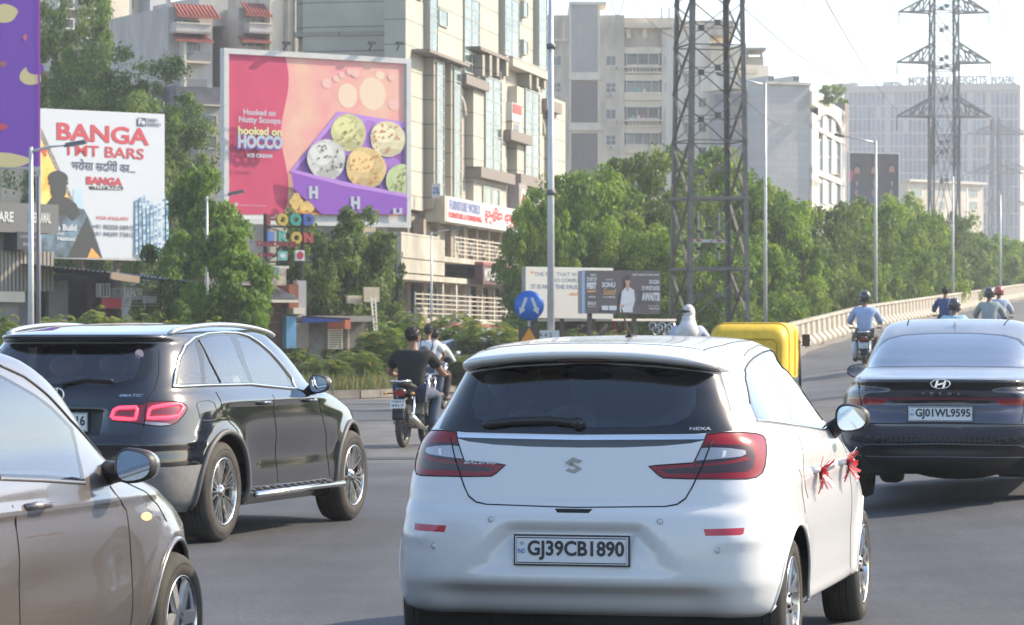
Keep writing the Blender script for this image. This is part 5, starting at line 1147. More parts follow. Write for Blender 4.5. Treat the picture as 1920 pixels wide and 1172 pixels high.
for x0, x1 in ((606, 623), (636, 653), (666, 683)):
    for y0, y1 in ((398, 455), (472, 597), (620, 712)):
        win(G, Rg, Z4(x0, 0)[0], Z4(x1, 0)[0], Z4(0, y0)[1], Z4(0, y1)[1], mat('window_blue', (.10, .14, .18), .1, spec=.8), FRAME, 1, 2 if y1 - y0 > 100 else 1, f=.0)
def arch(b):
    c = G.px(Z4(645, 0)[0], Z4(0, 440)[1]); r0 = G.px(Z4(683, 0)[0], 200)[0] - c[0]; rv = G.px(Z4(645, 0)[0], Z4(0, 396)[1])[1] - c[1]
    o = [(c[0] + r0 * math.cos(t), -.22, c[1] + rv * math.sin(t)) for t in [math.pi * k / 16 for k in range(17)]]; tp = G.px(1555, Z4(0, 392)[1])[1]
    up = [(p[0], -.22, max(tp, p[2])) for p in o]; b.add(o + up, [(k, k + 1, 18 + k, 17 + k) for k in range(16)], WHT)
    b.tube([(p[0], -.25, p[2]) for p in o], .12, WHT, 6)
sub(Rg, 'arch_surround', arch)
# terrace bush and roof things
def rooft(b): F.box(b, 1428, 1500, 112, 158, -6, 6, PALE); F.box(b, 1436, 1478, 120, 128, -5.8, 2, CREAM)
sub(R, 'roof_room', rooft)
for x in (1440, 1487): win(F, R, x, x + 12, 142, 154, DKW, FRAME, 2, 1, f=-5.9)
tb_ = tree('low', 1560, 158, 299, 46, 'dark shrub growing on the roof terrace of the white arched building', None, 23.0, 'roof_shrub', 'shrub')
# distant office block with lettering on its roof
F = Face(1588, 800, 1913, 790); R = F.root('office_building', 'distant hazy office block with rows of narrow blue windows, roof lettering on it', 'building')
Z7b = lambda x, y: (1560 + x / 3.348, 130 + y / 3.348)
hx = lambda b, x0, x1, y0, y1, f, m, bk=2: F.box(b, Z7b(x0, 0)[0], Z7b(x1, 0)[0], Z7b(0, y0)[1], Z7b(0, y1)[1], f, bk, m)
OFF = mat('office_stone', (.44, .40, .36), .8); OGL = mat('office_glass', (.07, .13, .22), .15, spec=.7); OGD = mat('office_glass_dark', (.04, .07, .14), .15)
sub(R, 'wall', lambda b: (hx(b, 75, 1182, 105, 1720, 0, OFF, 30), hx(b, 60, 1160, 98, 140, .6, OFF, 28), hx(b, -10, 150, 82, 110, -3, OFF, 10)))
u_ = F.px(Z7b(100, 0)[0], 200)[0]; pane = MB(); w0 = F.px(Z7b(128, 0)[0], 200)[0] - F.px(Z7b(108, 0)[0], 200)[0]; h0 = F.px(1700, Z7b(0, 150)[1])[1] - F.px(1700, Z7b(0, 224)[1])[1]
pane.bb(0, w0, -.05, .1, 0, h0, OGL); pd = MB(); pd.bb(0, w0, -.05, .1, 0, h0, OGD); pds = {}; stf = MB(); cnt = 0; ro = random.Random(8)
for r_ in range(12):
    y0 = 150 + 84.5 * r_
    for k in range(37):
        x = 108 + k * 28.8
        if k in (8, 26, 30) or ro.random() < .04: continue
        u, zt = F.px(Z7b(x, 0)[0], Z7b(0, y0)[1]); zb = F.px(Z7b(x, 0)[0], Z7b(0, y0 + 74)[1])[1]; dk = ro.random() < .25 or 12 <= k <= 17; cnt += 1
        if cnt > 290: stf.bb(u, u + w0, -.05, .1, zb, zb + h0, OGD if dk else OGL); continue
        if dk not in pds: pds[dk] = (pd if dk else pane).build('window', R); o = pds[dk]
        else: o = pds[dk].copy(); COL.objects.link(o); o.parent = R
        o.location = (u, 0, zb)
stf.build('lower_windows', R, kind='stuff')
LETG = mat('letter_grey', (.22, .26, .32), .6)
def letters(txt, x0, x1, y0, y1, label, face=F, f=1.5, m=LETG, depth=.5, bold=.03):
    u0, zt = face.px(x0, y0); u1, _ = face.px(x1, y0); zb = face.px((x0 + x1) / 2, y1)[1]; o = empty('roof_lettering', (face.a.x, face.a.y, 0), face.rz, label, 'roof sign'); b = MB(); b.text(txt, u0, u1, zb, zt, 0, m, bold=bold, depth=depth); b.build('lettering', o, kind='stuff')
    s_ = MB(); n = 9
    for k in range(n): u = u0 + (u1 - u0) * (k + .5) / n; s_.bar((u, .8, zb - (zt - zb) * .5), (u, .8, zt), .12, .12, m)
    s_.bar((u0, .8, zb), (u1, .8, zb), .12, .12, m); s_.bar((u0, .8, zt - .2), (u1, .8, zt - .2), .12, .12, m); s_.build('sign_frame', o); return o
letters('MONDEAL HEIGHTS', 1703, 1851, 144, 158, 'grey letters on the roof of the distant office block, the longer word group')
letters('IN SAFAL', 1858, 1903, 143, 158, 'grey letters at the right end of the distant office roof')
for x0, x1 in ((1604, 1650), (1655, 1692)): letters('BLOCK A' if x0 < 1650 else 'SAFAL', x0, x1, 153, 160, 'small dark row of roof letters, ' + ('far left on the office roof' if x0 < 1650 else 'left of the tall pylon on the office roof')) if x0 > 1650 else None
# low shops in front of it
F = Face(1702, 420, 1850, 430); R = F.root('shop_building', 'low white building with teal windows in front of the distant office block', 'building')
sub(R, 'wall', lambda b: (hx2(b, 478, 950, 700, 1500, 0, PALE, 10), hx2(b, 640, 900, 680, 705, .5, WHT, 3))) if False else None
hx2 = lambda b, x0, x1, y0, y1, f, m, bk=2: F.box(b, Z7b(x0, 0)[0], Z7b(x1, 0)[0], Z7b(0, y0)[1], Z7b(0, y1)[1], f, bk, m)
sub(R, 'wall', lambda b: (hx2(b, 478, 950, 712, 1650, 0, PALE, 10), hx2(b, 470, 960, 700, 716, .5, WHT, 3)))
for x0, x1, y0, y1 in ((500, 562, 752, 800), (670, 708, 752, 804), (858, 912, 755, 806), (858, 912, 828, 880), (600, 640, 752, 800), (670, 708, 828, 880)): win(F, R, Z7b(x0, 0)[0], Z7b(x1, 0)[0], Z7b(0, y0)[1], Z7b(0, y1)[1], TEAL, FRAME, 2, 1)
o = empty('wall_lettering', (F.a.x, F.a.y, 0), F.rz, 'grey letters standing on the low white building behind the pylon', 'sign'); b = MB(); u0, zt = F.px(Z7b(570, 0)[0], Z7b(0, 655)[1]); u1 = F.px(Z7b(880, 0)[0], 300)[0]; zb = F.px(1780, Z7b(0, 698)[1])[1]; b.text('NOVOTEL', u0, u1, zb, zt, -.3, LETG, bold=.03, depth=.2); b.build('lettering', o, kind='stuff')
# beige shopping and office building on the left
F = Face(790, 150, 1030, 181); R = F.root('shopping_building', 'beige shopping building with tall glazed bays and arched recesses, centre left', 'building')
def cladding(name, c1, c2):
    m = mat(name, c1, .75); t = m.node_tree; b = t.nodes['Principled BSDF']; br = t.nodes.new('ShaderNodeTexBrick'); br.offset = 0; br.inputs['Scale'].default_value = 1.0; br.inputs['Color1'].default_value = (*c1, 1); br.inputs['Color2'].default_value = (*c2, 1); br.inputs['Mortar'].default_value = (c1[0] * .45, c1[1] * .45, c1[2] * .45, 1); br.inputs['Mortar Size'].default_value = .03; br.inputs['Brick Width'].default_value = 2.2; br.inputs['Row Height'].default_value = 1.15
    n = t.nodes.new('ShaderNodeTexNoise'); n.inputs['Scale'].default_value = .7; n.inputs['Detail'].default_value = 5; mx = t.nodes.new('ShaderNodeMix'); mx.data_type = 'RGBA'; mx.blend_type = 'MULTIPLY'; mx.inputs[0].default_value = .35
    tc = t.nodes.new('ShaderNodeTexCoord'); mp = t.nodes.new('ShaderNodeMapping'); mp.inputs['Rotation'].default_value = (rad(90), 0, 0); t.links.new(tc.outputs['Object'], mp.inputs[0]); t.links.new(mp.outputs[0], br.inputs['Vector']); t.links.new(tc.outputs['Object'], n.inputs['Vector'])
    t.links.new(br.outputs[0], mx.inputs[6]); t.links.new(n.outputs['Fac'], mx.inputs[7]); t.links.new(mx.outputs[2], b.inputs['Base Color']); return m
CL = cladding('beige_cladding', (.56, .53, .44), (.52, .49, .41)); CL2 = cladding('beige_cladding_grey', (.44, .40, .32), (.41, .375, .30)); LEDG = mat('ledge_brown', (.22, .19, .165), .7)
REF = mat('reflective_glass', (.20, .27, .26), .05, .6, coat=.4, bump=.8, bscale=1.6, vary=.7, vscale=1.3, stretch=(1, 1, .35))
fx = lambda b, x0, x1, y0, y1, f, m, bk=1: F.box(b, Z3b(x0, 0)[0], Z3b(x1, 0)[0], Z3b(0, y0)[1], Z3b(0, y1)[1], f, bk, m)
u1 = F.px(1024, 300)[0]
b = MB(); b.bb(-.2, u1, 0, 5.7, 7.6, 24, CL); b.build('wall', R)
def end(b):  # the end wall facing the camera, with its roof block over the billboard
    pass
end
E = Face(556, 151.4, 789, 150.1); RE = E.root('office_wing', 'beige tiled office wing rising above the ice cream billboard', 'building')
sub(RE, 'wall', lambda b: (E.box(b, 556, 740, -30, 62, 0, 9, CL2), E.box(b, 580, 735, 72, 640, -1.5, 8, CL2), E.box(b, 740, 789, -30, 640, -.6, 9, CL2), E.box(b, 556, 580, 60, 640, -.3, 9, CL2)))
for x in (590, 640, 690): win(E, RE, x, x + 36, 74, 96, DKW, LEDG, 2, 1, f=-1.45)
sub(RE, 'ledge', lambda b: E.box(b, 554, 762, 60, 68, .4, 3, CL2))
def bays(b):
    for x0, x1, y0, y1, f, m in ((0, 62, 0, 720, .02, CL), (62, 100, 205, 722, .5, CL2), (122, 160, 225, 722, .5, CL2), (20, 160, 195, 206, .9, LEDG), (95, 180, -20, 196, .25, CL), (155, 237, 270, 302, .8, LEDG), (200, 320, 586, 622, .9, LEDG), (204, 322, 622, 762, .45, CL), (200, 236, 300, 586, .5, CL), (295, 312, 250, 586, .5, CL), (340, 452, 610, 645, .9, LEDG), (345, 452, 645, 770, .45, CL), (352, 376, 300, 610, .5, CL), (427, 440, 300, 610, .5, CL), (305, 380, 457, 490, .9, LEDG), (438, 490, 348, 385, .8, LEDG), (318, 440, 218, 250, .8, CL), (205, 305, 180, 192, .8, LEDG), (480, 520, 345, 770, .5, CL)): fx(b, x0, x1, y0, y1, f, m)
sub(R, 'bay', bays)
for x0, x1, y0, y1, f, nx, ny in ((68, 94, 214, 716, .55, 1, 12), (128, 154, 232, 716, .55, 1, 11), (182, 234, -20, 258, .3, 2, 7), (238, 294, 258, 588, .55, 2, 8), (322, 372, -20, 216, .3, 2, 6), (377, 426, 302, 612, .55, 2, 8), (440, 468, -20, 342, .3, 1, 9), (233, 290, 638, 707, .5, 2, 1), (373, 423, 660, 726, .5, 2, 1), (62, 90, -20, 190, .3, 1, 5), (94, 124, 25, 92, .3, 1, 1), (387, 402, 0, 60, .3, 1, 1), (387, 402, 135, 190, .3, 1, 1)):
    win(F, R, Z3b(x0, 0)[0], Z3b(x1, 0)[0], Z3b(0, y0)[1], Z3b(0, y1)[1], REF, mat('mullion', (.30, .32, .29), .5), nx, ny, f=f, name='glazed_bay')
for x0, x1, y0 in ((158, 194, 325), (442, 467, 402)):
    def archr(b):
        u0, zt = F.px(Z3b(x0, 0)[0], Z3b(0, y0)[1]); u1_, _ = F.px(Z3b(x1, 0)[0], 0); zb = F.px(Z3b(x0, 0)[0], Z3b(0, 722)[1])[1]; c = (u0 + u1_) / 2; r = (u1_ - u0) / 2
        pts = [(u0, zb), (u1_, zb)] + [(c + r * math.cos(t), zt - .9 + .9 * math.sin(t)) for t in [math.pi * k / 12 for k in range(13)]]
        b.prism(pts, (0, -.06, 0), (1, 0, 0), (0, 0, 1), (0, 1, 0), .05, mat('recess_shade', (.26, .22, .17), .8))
        b.tube([(p[0], -.1, p[1]) for p in pts[2:]], .16, CL, 6)
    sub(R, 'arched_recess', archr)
def topb(b):
    for x in (215, 240, 265, 298): fx(b, x, x + 8, 190, 262, .75, CL2)
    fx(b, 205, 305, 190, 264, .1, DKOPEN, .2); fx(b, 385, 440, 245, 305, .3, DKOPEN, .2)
    for x in (383, 408, 434): fx(b, x, x + 7, 245, 305, .7, CL2)
sub(R, 'open_terrace', topb, kind='stuff')
rs = F.root('shop_sign', 'small red and white sign box mounted high between the glazed bays', 'sign'); sub(rs, 'panel', lambda b: (fx(b, 319, 351, 357, 420, .75, mat('sign_white', (.6, .6, .58), .5)), fx(b, 321, 350, 360, 392, .78, mat('sign_red', (.45, .06, .05), .5))))
ac = F.root('air_conditioner', 'air conditioner boxes on the ledge between the glazed bays', 'air conditioner'); sub(ac, 'casing', lambda b: (fx(b, 322, 352, 422, 455, .7, PALE), fx(b, 326, 346, 426, 450, .72, DKW)))
ds = Face(811, 150, 829, 150).root('small_sign', 'small white square sign with blue letters above the long shop sign', 'sign'); b = MB(); s_ = FOC / 150
b.bb(0, 28 / 1.831 / s_ * 1.0, -1.2, -1.1, CH + (632 - 373) / s_, CH + (632 - 346) / s_, mat('sign_white', (.6, .6, .58), .5)); b.text('DSL', .06, .38, CH + (632 - 366) / s_, CH + (632 - 353) / s_, -1.21, PBLUE, bold=.03); b.build('panel', ds)
# long sign band
sg = F.root('shop_sign', 'long white shop sign with red furniture lettering on the beige building', 'sign')
SW = mat('sign_white', (.6, .6, .58), .5); SR = mat('letter_red', (.55, .03, .04), .5); SBL = mat('letter_blue', (.16, .2, .42), .5)
Z38 = lambda x, y: (780 + x / 3.84, 380 + y / 3.84)
def band(b):
    u0, a0 = F.px(*Z38(75, 75)); u1, a1 = F.px(*Z38(600, 140)); u2 = F.px(*Z38(660, 150))[0]; u3 = F.px(*Z38(900, 180))[0]; zt = 8.15; zb = 6.95
    b.bb(u0, u1, -1.0, 0, zb, zt, SW); b.bb(u2, u3, -1.0, 0, zb, zt - .05, SW); b.bb(u0 - .4, u0 - .01, -.98, 0, zb, zt, GREYW); b.bb(u1 + .01, u2 - .01, -1.05, 0, zb, zt + 1.4, mat('sign_grey', (.3, .26, .25), .6))
    b.text('FURNITURE WORLD', u0 + .5, u0 + (u1 - u0) * .44, zt - .62, zt - .14, -1.02, SBL, bold=.04); b.text('FURNITURE & FURNISHING', u0 + .3, u0 + (u1 - u0) * .46, zb + .2, zb + .48, -1.02, SR, bold=.04); b.text('\u0aab\u0ab0\u0acd\u0aa8\u0abf\u0a9a\u0ab0 \u0ab5\u0ab0\u0acd\u0ab2\u0acd\u0aa1', u0 + (u1 - u0) * .5, u1 - .3, zb + .15, zt - .1, -1.02, SR, bold=.03)
    b.text('FURNI', u2 + .2, u2 + (u3 - u2) * .62, zb + .1, zt - .15, -1.02, SR, bold=.05); b.disc((u1 + u2) / 2, zt + .35, (u2 - u1) * .38, .8, -1.07, SW, 20); b.disc((u1 + u2) / 2, zt + .4, (u2 - u1) * .22, .45, -1.08, SR, 20, wob=.3)
sub(sg, 'panel', band)
# podium floors
PD = MB(); PD.bb(-1.5, u1, .3, 5.5, 0, 7.3, mat('podium_wall', (.30, .26, .21), .9, vary=.3, vscale=.5)); PD.bb(-9, -1.4, 1.2, 3, 0, 6.9, MATS['podium_wall']); PD.build('podium', R)
SLAB = mat('slab_cream', (.50, .47, .40), .85, vary=.3, vscale=.6, stretch=(1, 1, .4))
for z0, z1, f in ((5.0, 5.25, 1.4), (3.9, 4.9, 1.0) if False else (4.05, 4.3, 1.3), (1.9, 2.35, 1.9)):
    b = MB(); b.bb(-9.5, u1 - 2, -f, .3, z0, z1, SLAB); b.build('floor_slab', R)
b = MB(); b.bb(-9.6, -1.0, -1.35, -1.15, 4.35, 6.0, SLAB); b.bb(-9.6, -2, -1.34, .3, 6.02, 6.12, SLAB); b.build('balcony_wall', R)
def railing(face_u0, face_u1, f, z, h, name='railing', n=None, pat=False):
    rt = MB(); m = mat('rail_cream', (.55, .52, .45), .6)
    for k in range(5): rt.bar((face_u0, -f, z + h * (k + 1) / 5), (face_u1, -f, z + h * (k + 1) / 5), .05 if k == 4 else .035, .05, m)
    k = 0; u = face_u0
    while u <= face_u1: rt.bar((u, -f, z), (u, -f, z + h + .1), .06, .06, m); u += 1.45
    if pat:
        u = face_u0 + .7
        while u < face_u1: rt.tube([(u + .3 * math.cos(t), -f - .03, z + h * .5 + .28 * math.sin(t)) for t in [2 * math.pi * j / 8 for j in range(8)]], .03, m, 4, closed=True); u += 2.9
    o = rt.build(name, R); return o
railing(.8, u1 - 3, 1.4, 5.25, .95, pat=True); railing(-9.3, u1 - 8, 1.9, 2.35, 1.05)
b = MB()   # dark shop openings behind the railings
for u in [-8.6 + 2.6 * k for k in range(13)]:
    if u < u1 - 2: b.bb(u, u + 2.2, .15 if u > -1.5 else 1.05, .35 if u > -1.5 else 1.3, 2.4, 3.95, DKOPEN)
b.build('shop_openings', R, kind='stuff')
for k, u in enumerate([-8.0, -4.2, 1.5, 6.4, 12.2]):
    win(F, R, *(F.px(0, 0) and (0, 0)) , 0, 0) if False else None
    g_ = MB(); g_.bb(u, u + 1.8, -.02 if u > -1 else .98, .1, 2.5, 3.8, DKW); g_.bb(u + .86, u + .94, -.05 if u > -1 else .95, .1, 2.5, 3.8, FRAME); g_.build('shop_window', R)
for k in range(8):
    u = -.8 + k * 2.9; c = MB(); c.bb(u, u + .3, -1.2, -.9, 2.35, 4.05, SLAB); c.build('column', R)
    c = MB(); c.bb(u, u + .5, -.3, .2, 5.25, 7.0, mat('shutter_tan', (.33, .27, .2), .8, vary=.2, vscale=2)); c.build('pilaster', R)
mk = F.root('shop_sign', 'dark sign with white kitchen shop lettering under the upper railing', 'sign')
b = MB(); a0 = F.px(*Z38(190, 400))[0]; a1 = F.px(*Z38(505, 440))[0]; b.bb(a0, a1, -2.0, -1.6, 4.05, 5.05, mat('sign_maroon', (.12, .06, .06), .6)); b.bb(a0 - .05, a1 + .05, -2.03, -1.6, 4.98, 5.12, mat('sign_red_edge', (.35, .1, .1), .6)); b.text('MODISH MODULAR KITCHEN', a0 + .25, a1 - .15, 4.2, 4.85, -2.03, SW, bold=.03); b.build('panel', mk)
sm2 = F.root('shop_sign', 'pale blue sign panel right of the kitchen shop sign', 'sign'); b = MB(); a2 = F.px(*Z38(605, 470))[0]; b.bb(a1 + .3, a2, -1.8, -1.5, 4.05, 5.0, mat('pale_blue', (.45, .55, .6), .6, vary=.4, vscale=1.5)); b.bb(a2 + .2, a2 + 5, -1.5, -1.4, 4.0, 4.6, GREYW); b.build('panel', sm2)
lb = F.root('shop_sign', 'white and red strip signs along the ground floor behind the shrubs', 'sign'); b = MB(); b.bb(-9, u1 - 6, -2.4, -2.2, 1.2, 1.95, mat('strip_blue', (.42, .5, .58), .6, vary=.5, vscale=1.2)); b.bb(-9, u1 - 6, -2.45, -2.2, 1.95, 2.12, mat('sign_red_edge')); b.bb(-3, 0, -2.47, -2.3, 1.3, 1.85, SW); b.disc(12, 1.7, .6, .35, -2.48, mat('orange', (.7, .35, .05), .5), 16); b.build('panel', lb)
bt = F.root('tarpaulin', 'bright blue tarpaulin sheet hung at the right end of the lower railing', 'tarpaulin'); b = MB(); q = F.px(*Z38(600, 640))[0]; b.bb(q, q + 3.2, -1.95, -1.9, 2.2, 3.7, mat('tarp_blue', (.12, .38, .62), .6, vary=.5, vscale=3, bump=.5, bscale=3)); b.build('sheet', bt)
# old apartments with tiled roofs, upper left
Zs = lambda x, y: (300 + x / 3.908, y / 3.908)
F = Face(300, 200, 560, 205); R = F.root('apartment_building', 'weathered apartment block with red tiled roof edges, upper left', 'building')
ax_ = lambda b, x0, x1, y0, y1, f, m, bk=2: F.box(b, Zs(x0, 0)[0], Zs(x1, 0)[0], Zs(0, y0)[1], Zs(0, y1)[1], f, bk, m)
LW = wallmat('lilac_grey_plaster', (.50, .46, .42), .2, .8)
sub(R, 'wall', lambda b: (ax_(b, 60, 385, 60, 640, 0, LW, 9), ax_(b, 385, 600, -40, 170, -2, LW, 7), ax_(b, 385, 600, 170, 420, -4.5, DKOPEN, 3), ax_(b, 575, 770, 60, 2400, 0, LW, 9), ax_(b, 765, 1010, -60, 2400, .8, GREYW, 9), ax_(b, 60, 600, 640, 2400, .2, wallmat('taupe_plaster', (.27, .25, .24), .2, .8), 9)))
sub(R, 'ground_block', lambda b: (ax_(b, 60, 470, 650, 800, 1.2, mat('slate_wall', (.13, .13, .15), .85, vary=.3, vscale=1.5), 3), ax_(b, 200, 370, 788, 1500, 1.6, wallmat('beige_grey', (.34, .32, .28), .2), 3), ax_(b, 200, 372, 780, 790, 1.9, PALE, 3)))
TIL = mat('roof_tile', (.36, .10, .07), .8, vary=.35, vscale=8)
def tiled(x0, x1, y0, y1, f=1.1):
    u0, zt = F.px(Zs(x0, 0)[0], Zs(0, y0)[1]); u1_, _ = F.px(Zs(x1, 0)[0], 0); zb = F.px(Zs(x0, 0)[0], Zs(0, y1)[1])[1]; o = MB(); o.add([(u0 + .3, -.05, zt), (u1_ - .3, -.05, zt), (u1_, -f, zb), (u0, -f, zb)], [(0, 1, 2, 3)], TIL); o.bb(u0, u1_, -f - .02, -f + .06, zb - .12, zb, TIL); rf = o.build('roof', R)
    n = int((u1_ - u0) / .26); one = MB(); one.tube([(0, -.04, zt), (0, -f - .01, zb)], .07, TIL, 6); m0 = None
    for k in range(n):
        if m0 is None: m0 = one.build('tile_row', rf); o = m0
        else: o = m0.copy(); COL.objects.link(o); o.parent = rf
        o.location = (u0 + .2 + k * (u1_ - u0 - .4) / (n - 1), 0, 0)
tiled(72, 395, 25, 120); tiled(575, 768, 20, 112); tiled(72, 350, 252, 295, .9); tiled(556, 768, 262, 302, .9)
for x0, x1, y0 in ((70, 325, 182), (605, 768, 182)): sub(R, 'balcony', lambda b: (ax_(b, x0, x1, y0, y0 + 70, 1.0, LW, .2), ax_(b, x0, x1, y0 - 4, y0 + 4, 1.08, PALE, .3), ax_(b, x0, x1, y0 + 60, y0 + 72, 1.0, LW, 1)))
for x0, x1, y0, y1, nx in ((165, 300, 308, 385, 4), (165, 305, 505, 580, 2), (90, 300, 130, 175, 3), (620, 740, 130, 178, 3), (580, 745, 306, 350, 3), (250, 335, 850, 950, 1), (250, 335, 1000, 1100, 1)): win(F, R, Zs(x0, 0)[0], Zs(x1, 0)[0], Zs(0, y0)[1], Zs(0, y1)[1], DKW if y0 != 505 else GREYW, FRAME, nx, 1, f=1.65 if y0 > 800 else .02)
sub(R, 'window_apron', lambda b: (ax_(b, 162, 340, 388, 450, .5, mat('apron_grey', (.2, .21, .22), .8), .6), ax_(b, 162, 340, 452, 468, .6, CREAM, .6), ax_(b, 162, 320, 582, 640, .5, MATS['apron_grey'], .6), ax_(b, 142, 160, 305, 640, .7, PALE, .3)))
sub(R, 'metal_grille', lambda b: [ax_(b, 385 + k * 8, 389 + k * 8, 900, 1500, 1.2, PALE, .1) for k in range(10)] + [ax_(b, 384, 462, 900 + k * 22, 906 + k * 22, 1.25, DKOPEN, .1) for k in range(26)], kind='stuff')
for k, x in enumerate((870, 882, 935)): sub(R, 'drain_pipe', lambda b: ax_(b, x, x + 5, -40, 700, 1.0, CONC, .15))
# pale tower and beige block behind the big tree
F = Face(180, 235, 318, 240); R = F.root('apartment_tower', 'pale grey tower block behind the large tree, top left', 'building')
sub(R, 'wall', lambda b: (F.box(b, 238, 262, -60, 640, 0, 10, GREYW), F.box(b, 262, 300, -60, 640, 1.2, 10, wallmat('cool_plaster', (.42, .43, .45), .15)), F.box(b, 300, 318, -60, 640, .3, 10, PALE), F.box(b, 96, 200, -60, 640, -2, 10, BEIGE), F.box(b, 200, 240, -60, 640, .5, 10, PALE)))
for y in (-5, 32, 70, 110): 
    for x0, x1 in ((241, 250), (296, 299), (160, 185), (110, 140)): win(F, R, x0, x1, y, y + 22, DKW, FRAME, 1, 1, f=.05 if x0 in (241,) else (-1.95 if x0 < 200 else 1.25))
# horizon filler: distant low city, both ends
for i, (px0, px1, yt, d, m, lab) in enumerate([(-200, 90, 300, 260, GREYW, 'plain grey building behind the purple billboard'), (1915, 1990, 300, 900, OFF, 'far pale block at the right edge behind the pylons'), (1040, 1130, 420, 420, PALE, 'far pale block hidden behind the trees'), (2000, 2400, 380, 500, PALE, 'far pale block right outside the frame')]):
    if i in (2, 3): continue
    F = Face(px0, d, px1, d); R = F.root('plain_building', lab, 'building'); sub(R, 'wall', lambda b: F.box(b, px0, px1, yt, 640, 0, 12, m))
    for y in range(yt + 14, 600, 40): win(F, R, px0 + 20, px0 + 45, y, y + 20, DKW, FRAME, 2, 1); win(F, R, px1 - 30, px1 - 12, y, y + 20, DKW, FRAME, 2, 1)
# ------------------------------------------------------------------ billboards
def pm(name, c, **k): return mat('print_' + name, c, .55, **k)
class Board:
    def __init__(s, name, x0, x1, yt0, yt1, yb, d0, d1, label, cat='billboard', depth=.25, frame=None, fw=.12):
        s.f = Face(x0, d0, x1, d1); s.L = s.f.L; s.zb = s.f.px(x0, yb)[1]; s.zt = s.f.px(x0, yt0)[1]; s.root = empty(name, (s.f.a.x, s.f.a.y, 0), s.f.rz, label, cat)
        b = MB(); b.bb(0, s.L, .02, depth, s.zb, s.zt, frame or STEEL); b.build('backing', s.root)
        if frame:
            t = fw
            for a, c, e, g in ((0, s.L, s.zt - t, s.zt), (0, s.L, s.zb, s.zb + t), (0, t, s.zb + t, s.zt - t), (s.L - t, s.L, s.zb + t, s.zt - t)): q = MB(); q.bb(a, c, -.08, .02, e, g, frame); q.build('frame', s.root)
        s.p = MB(); s.y = .012 if not frame else .012; s.h = s.zt - s.zb
    def U(s, px, py): return s.f.px(px, py)
    def poly(s, pts, m, up=.004): s.y -= .0015; s.p.flat([s.U(*p) for p in pts], s.y, m)
    def disc(s, px, py, rx, ry, m, wob=0, seed=0, n=28):
        s.y -= .0015; c = s.U(px, py); k = s.U(px + rx, py)[0] - c[0]; j = c[1] - s.U(px, py + ry)[1]; s.p.disc(c[0], c[1], k, j, s.y, m, n, wob=wob, seed=seed)
    def text(s, body, x0, x1, y0, y1, m, bold=.02, shear=0, dy=0):
        s.y -= .0015; u0, zt = s.U(x0, y0); u1, _ = s.U(x1, y0); zb = s.U((x0 + x1) / 2, y1)[1]; s.p.text(body, u0, u1, zb, s.U((x0 + x1) / 2, y0)[1], s.y, m, bold=bold, shear=shear)
    def done(s, posts=(), pw=.14, pm_=None, zlow=0):
        s.p.build('print', s.root)
        for u in posts: b = MB(); b.bar((u, .35, zlow), (u, .35, s.zt - .3), pw, pw, pm_ or RUST); b.build('post', s.root)
        return s
SWH = pm('white', (.46, .50, .56)); 
# purple, cut by the left edge
B = Board('billboard', -180, 75, -60, -60, 312, 112, 114, 'purple billboard with pale yellow blobs at the left edge of the photo')
PUR = pm('purple', (.16, .035, .40)); YEL = pm('butter', (.66, .55, .26)); B.poly([(-180, -60), (75, -60), (75, 312), (-180, 312)], PUR)
B.disc(8, 25, 26, 16, YEL, .12, 2); B.disc(58, 142, 20, 19, YEL, .1, 5); B.disc(66, 128, 16, 12, PUR, 0); B.disc(12, 300, 42, 14, YEL, .1, 3); B.disc(4, 238, 9, 7, pm('red', (.55, .05, .08)), .2, 1); B.disc(5, 120, 6, 7, pm('brown', (.33, .12, .12)), .3, 1); B.disc(47, 70, 4, 5, pm('coral', (.6, .15, .18)), .3, 2); B.disc(-60, 160, 40, 50, YEL, .2, 4)
B.poly([(71, -60), (75, -60), (75, 312), (71, 312)], pm('magenta', (.35, .02, .40))); B.done((1.2, 3.4), .2)
# steel bars
B = Board('billboard', 76, 309, 203, 214, 484, 118, 123, 'white billboard with big red lettering for steel bars and a worker in a helmet')
B.poly([(76, 203), (309, 214), (309, 485), (76, 483)], SWH)
Zb = lambda x, y: (x / 1.831, y / 1.831); DR = pm('dark_red', (.42, .03, .05)); NV = pm('navy', (.05, .07, .13)); BKP = pm('black', (.02, .025, .03))
zp = lambda *p: [Zb(*q) for q in p]
B.poly(zp((142, 470), (165, 520), (250, 700), (142, 700)), pm('fire', (.80, .38, .05), vary=.5, vscale=1.2, col2=(.75, .68, .2)))
B.poly(zp((142, 440), (150, 455), (258, 700), (246, 700), (142, 478)), pm('truss', (.25, .22, .2), vary=.6, vscale=8)); B.disc(*Zb(152, 520), 6, 8, pm('red2', (.45, .08, .03)), .3)
B.poly(zp((142, 760), (258, 690), (290, 720), (312, 760), (352, 885), (142, 885)), pm('collage', (.14, .24, .33), vary=.7, vscale=1.6, col2=(.03, .05, .07)))
B.poly(zp((300, 740), (318, 800), (352, 885), (230, 885), (270, 800)), BKP); B.poly(zp((315, 850), (345, 885), (300, 885)), pm('orange', (.7, .3, .05)))
B.poly(zp((252, 650), (282, 650), (284, 720), (252, 705)), pm('skyblue', (.35, .5, .62)))
B.disc(*Zb(199, 612), 19, 14, BKP); B.poly(zp((165, 625), (235, 625), (234, 634), (166, 634)), BKP); B.poly(zp((172, 630), (226, 630), (226, 668), (214, 684), (184, 684), (174, 664)), BKP)
B.poly(zp((160, 700), (178, 676), (228, 676), (262, 700), (275, 735), (250, 760), (225, 735), (200, 745), (165, 735)), BKP)
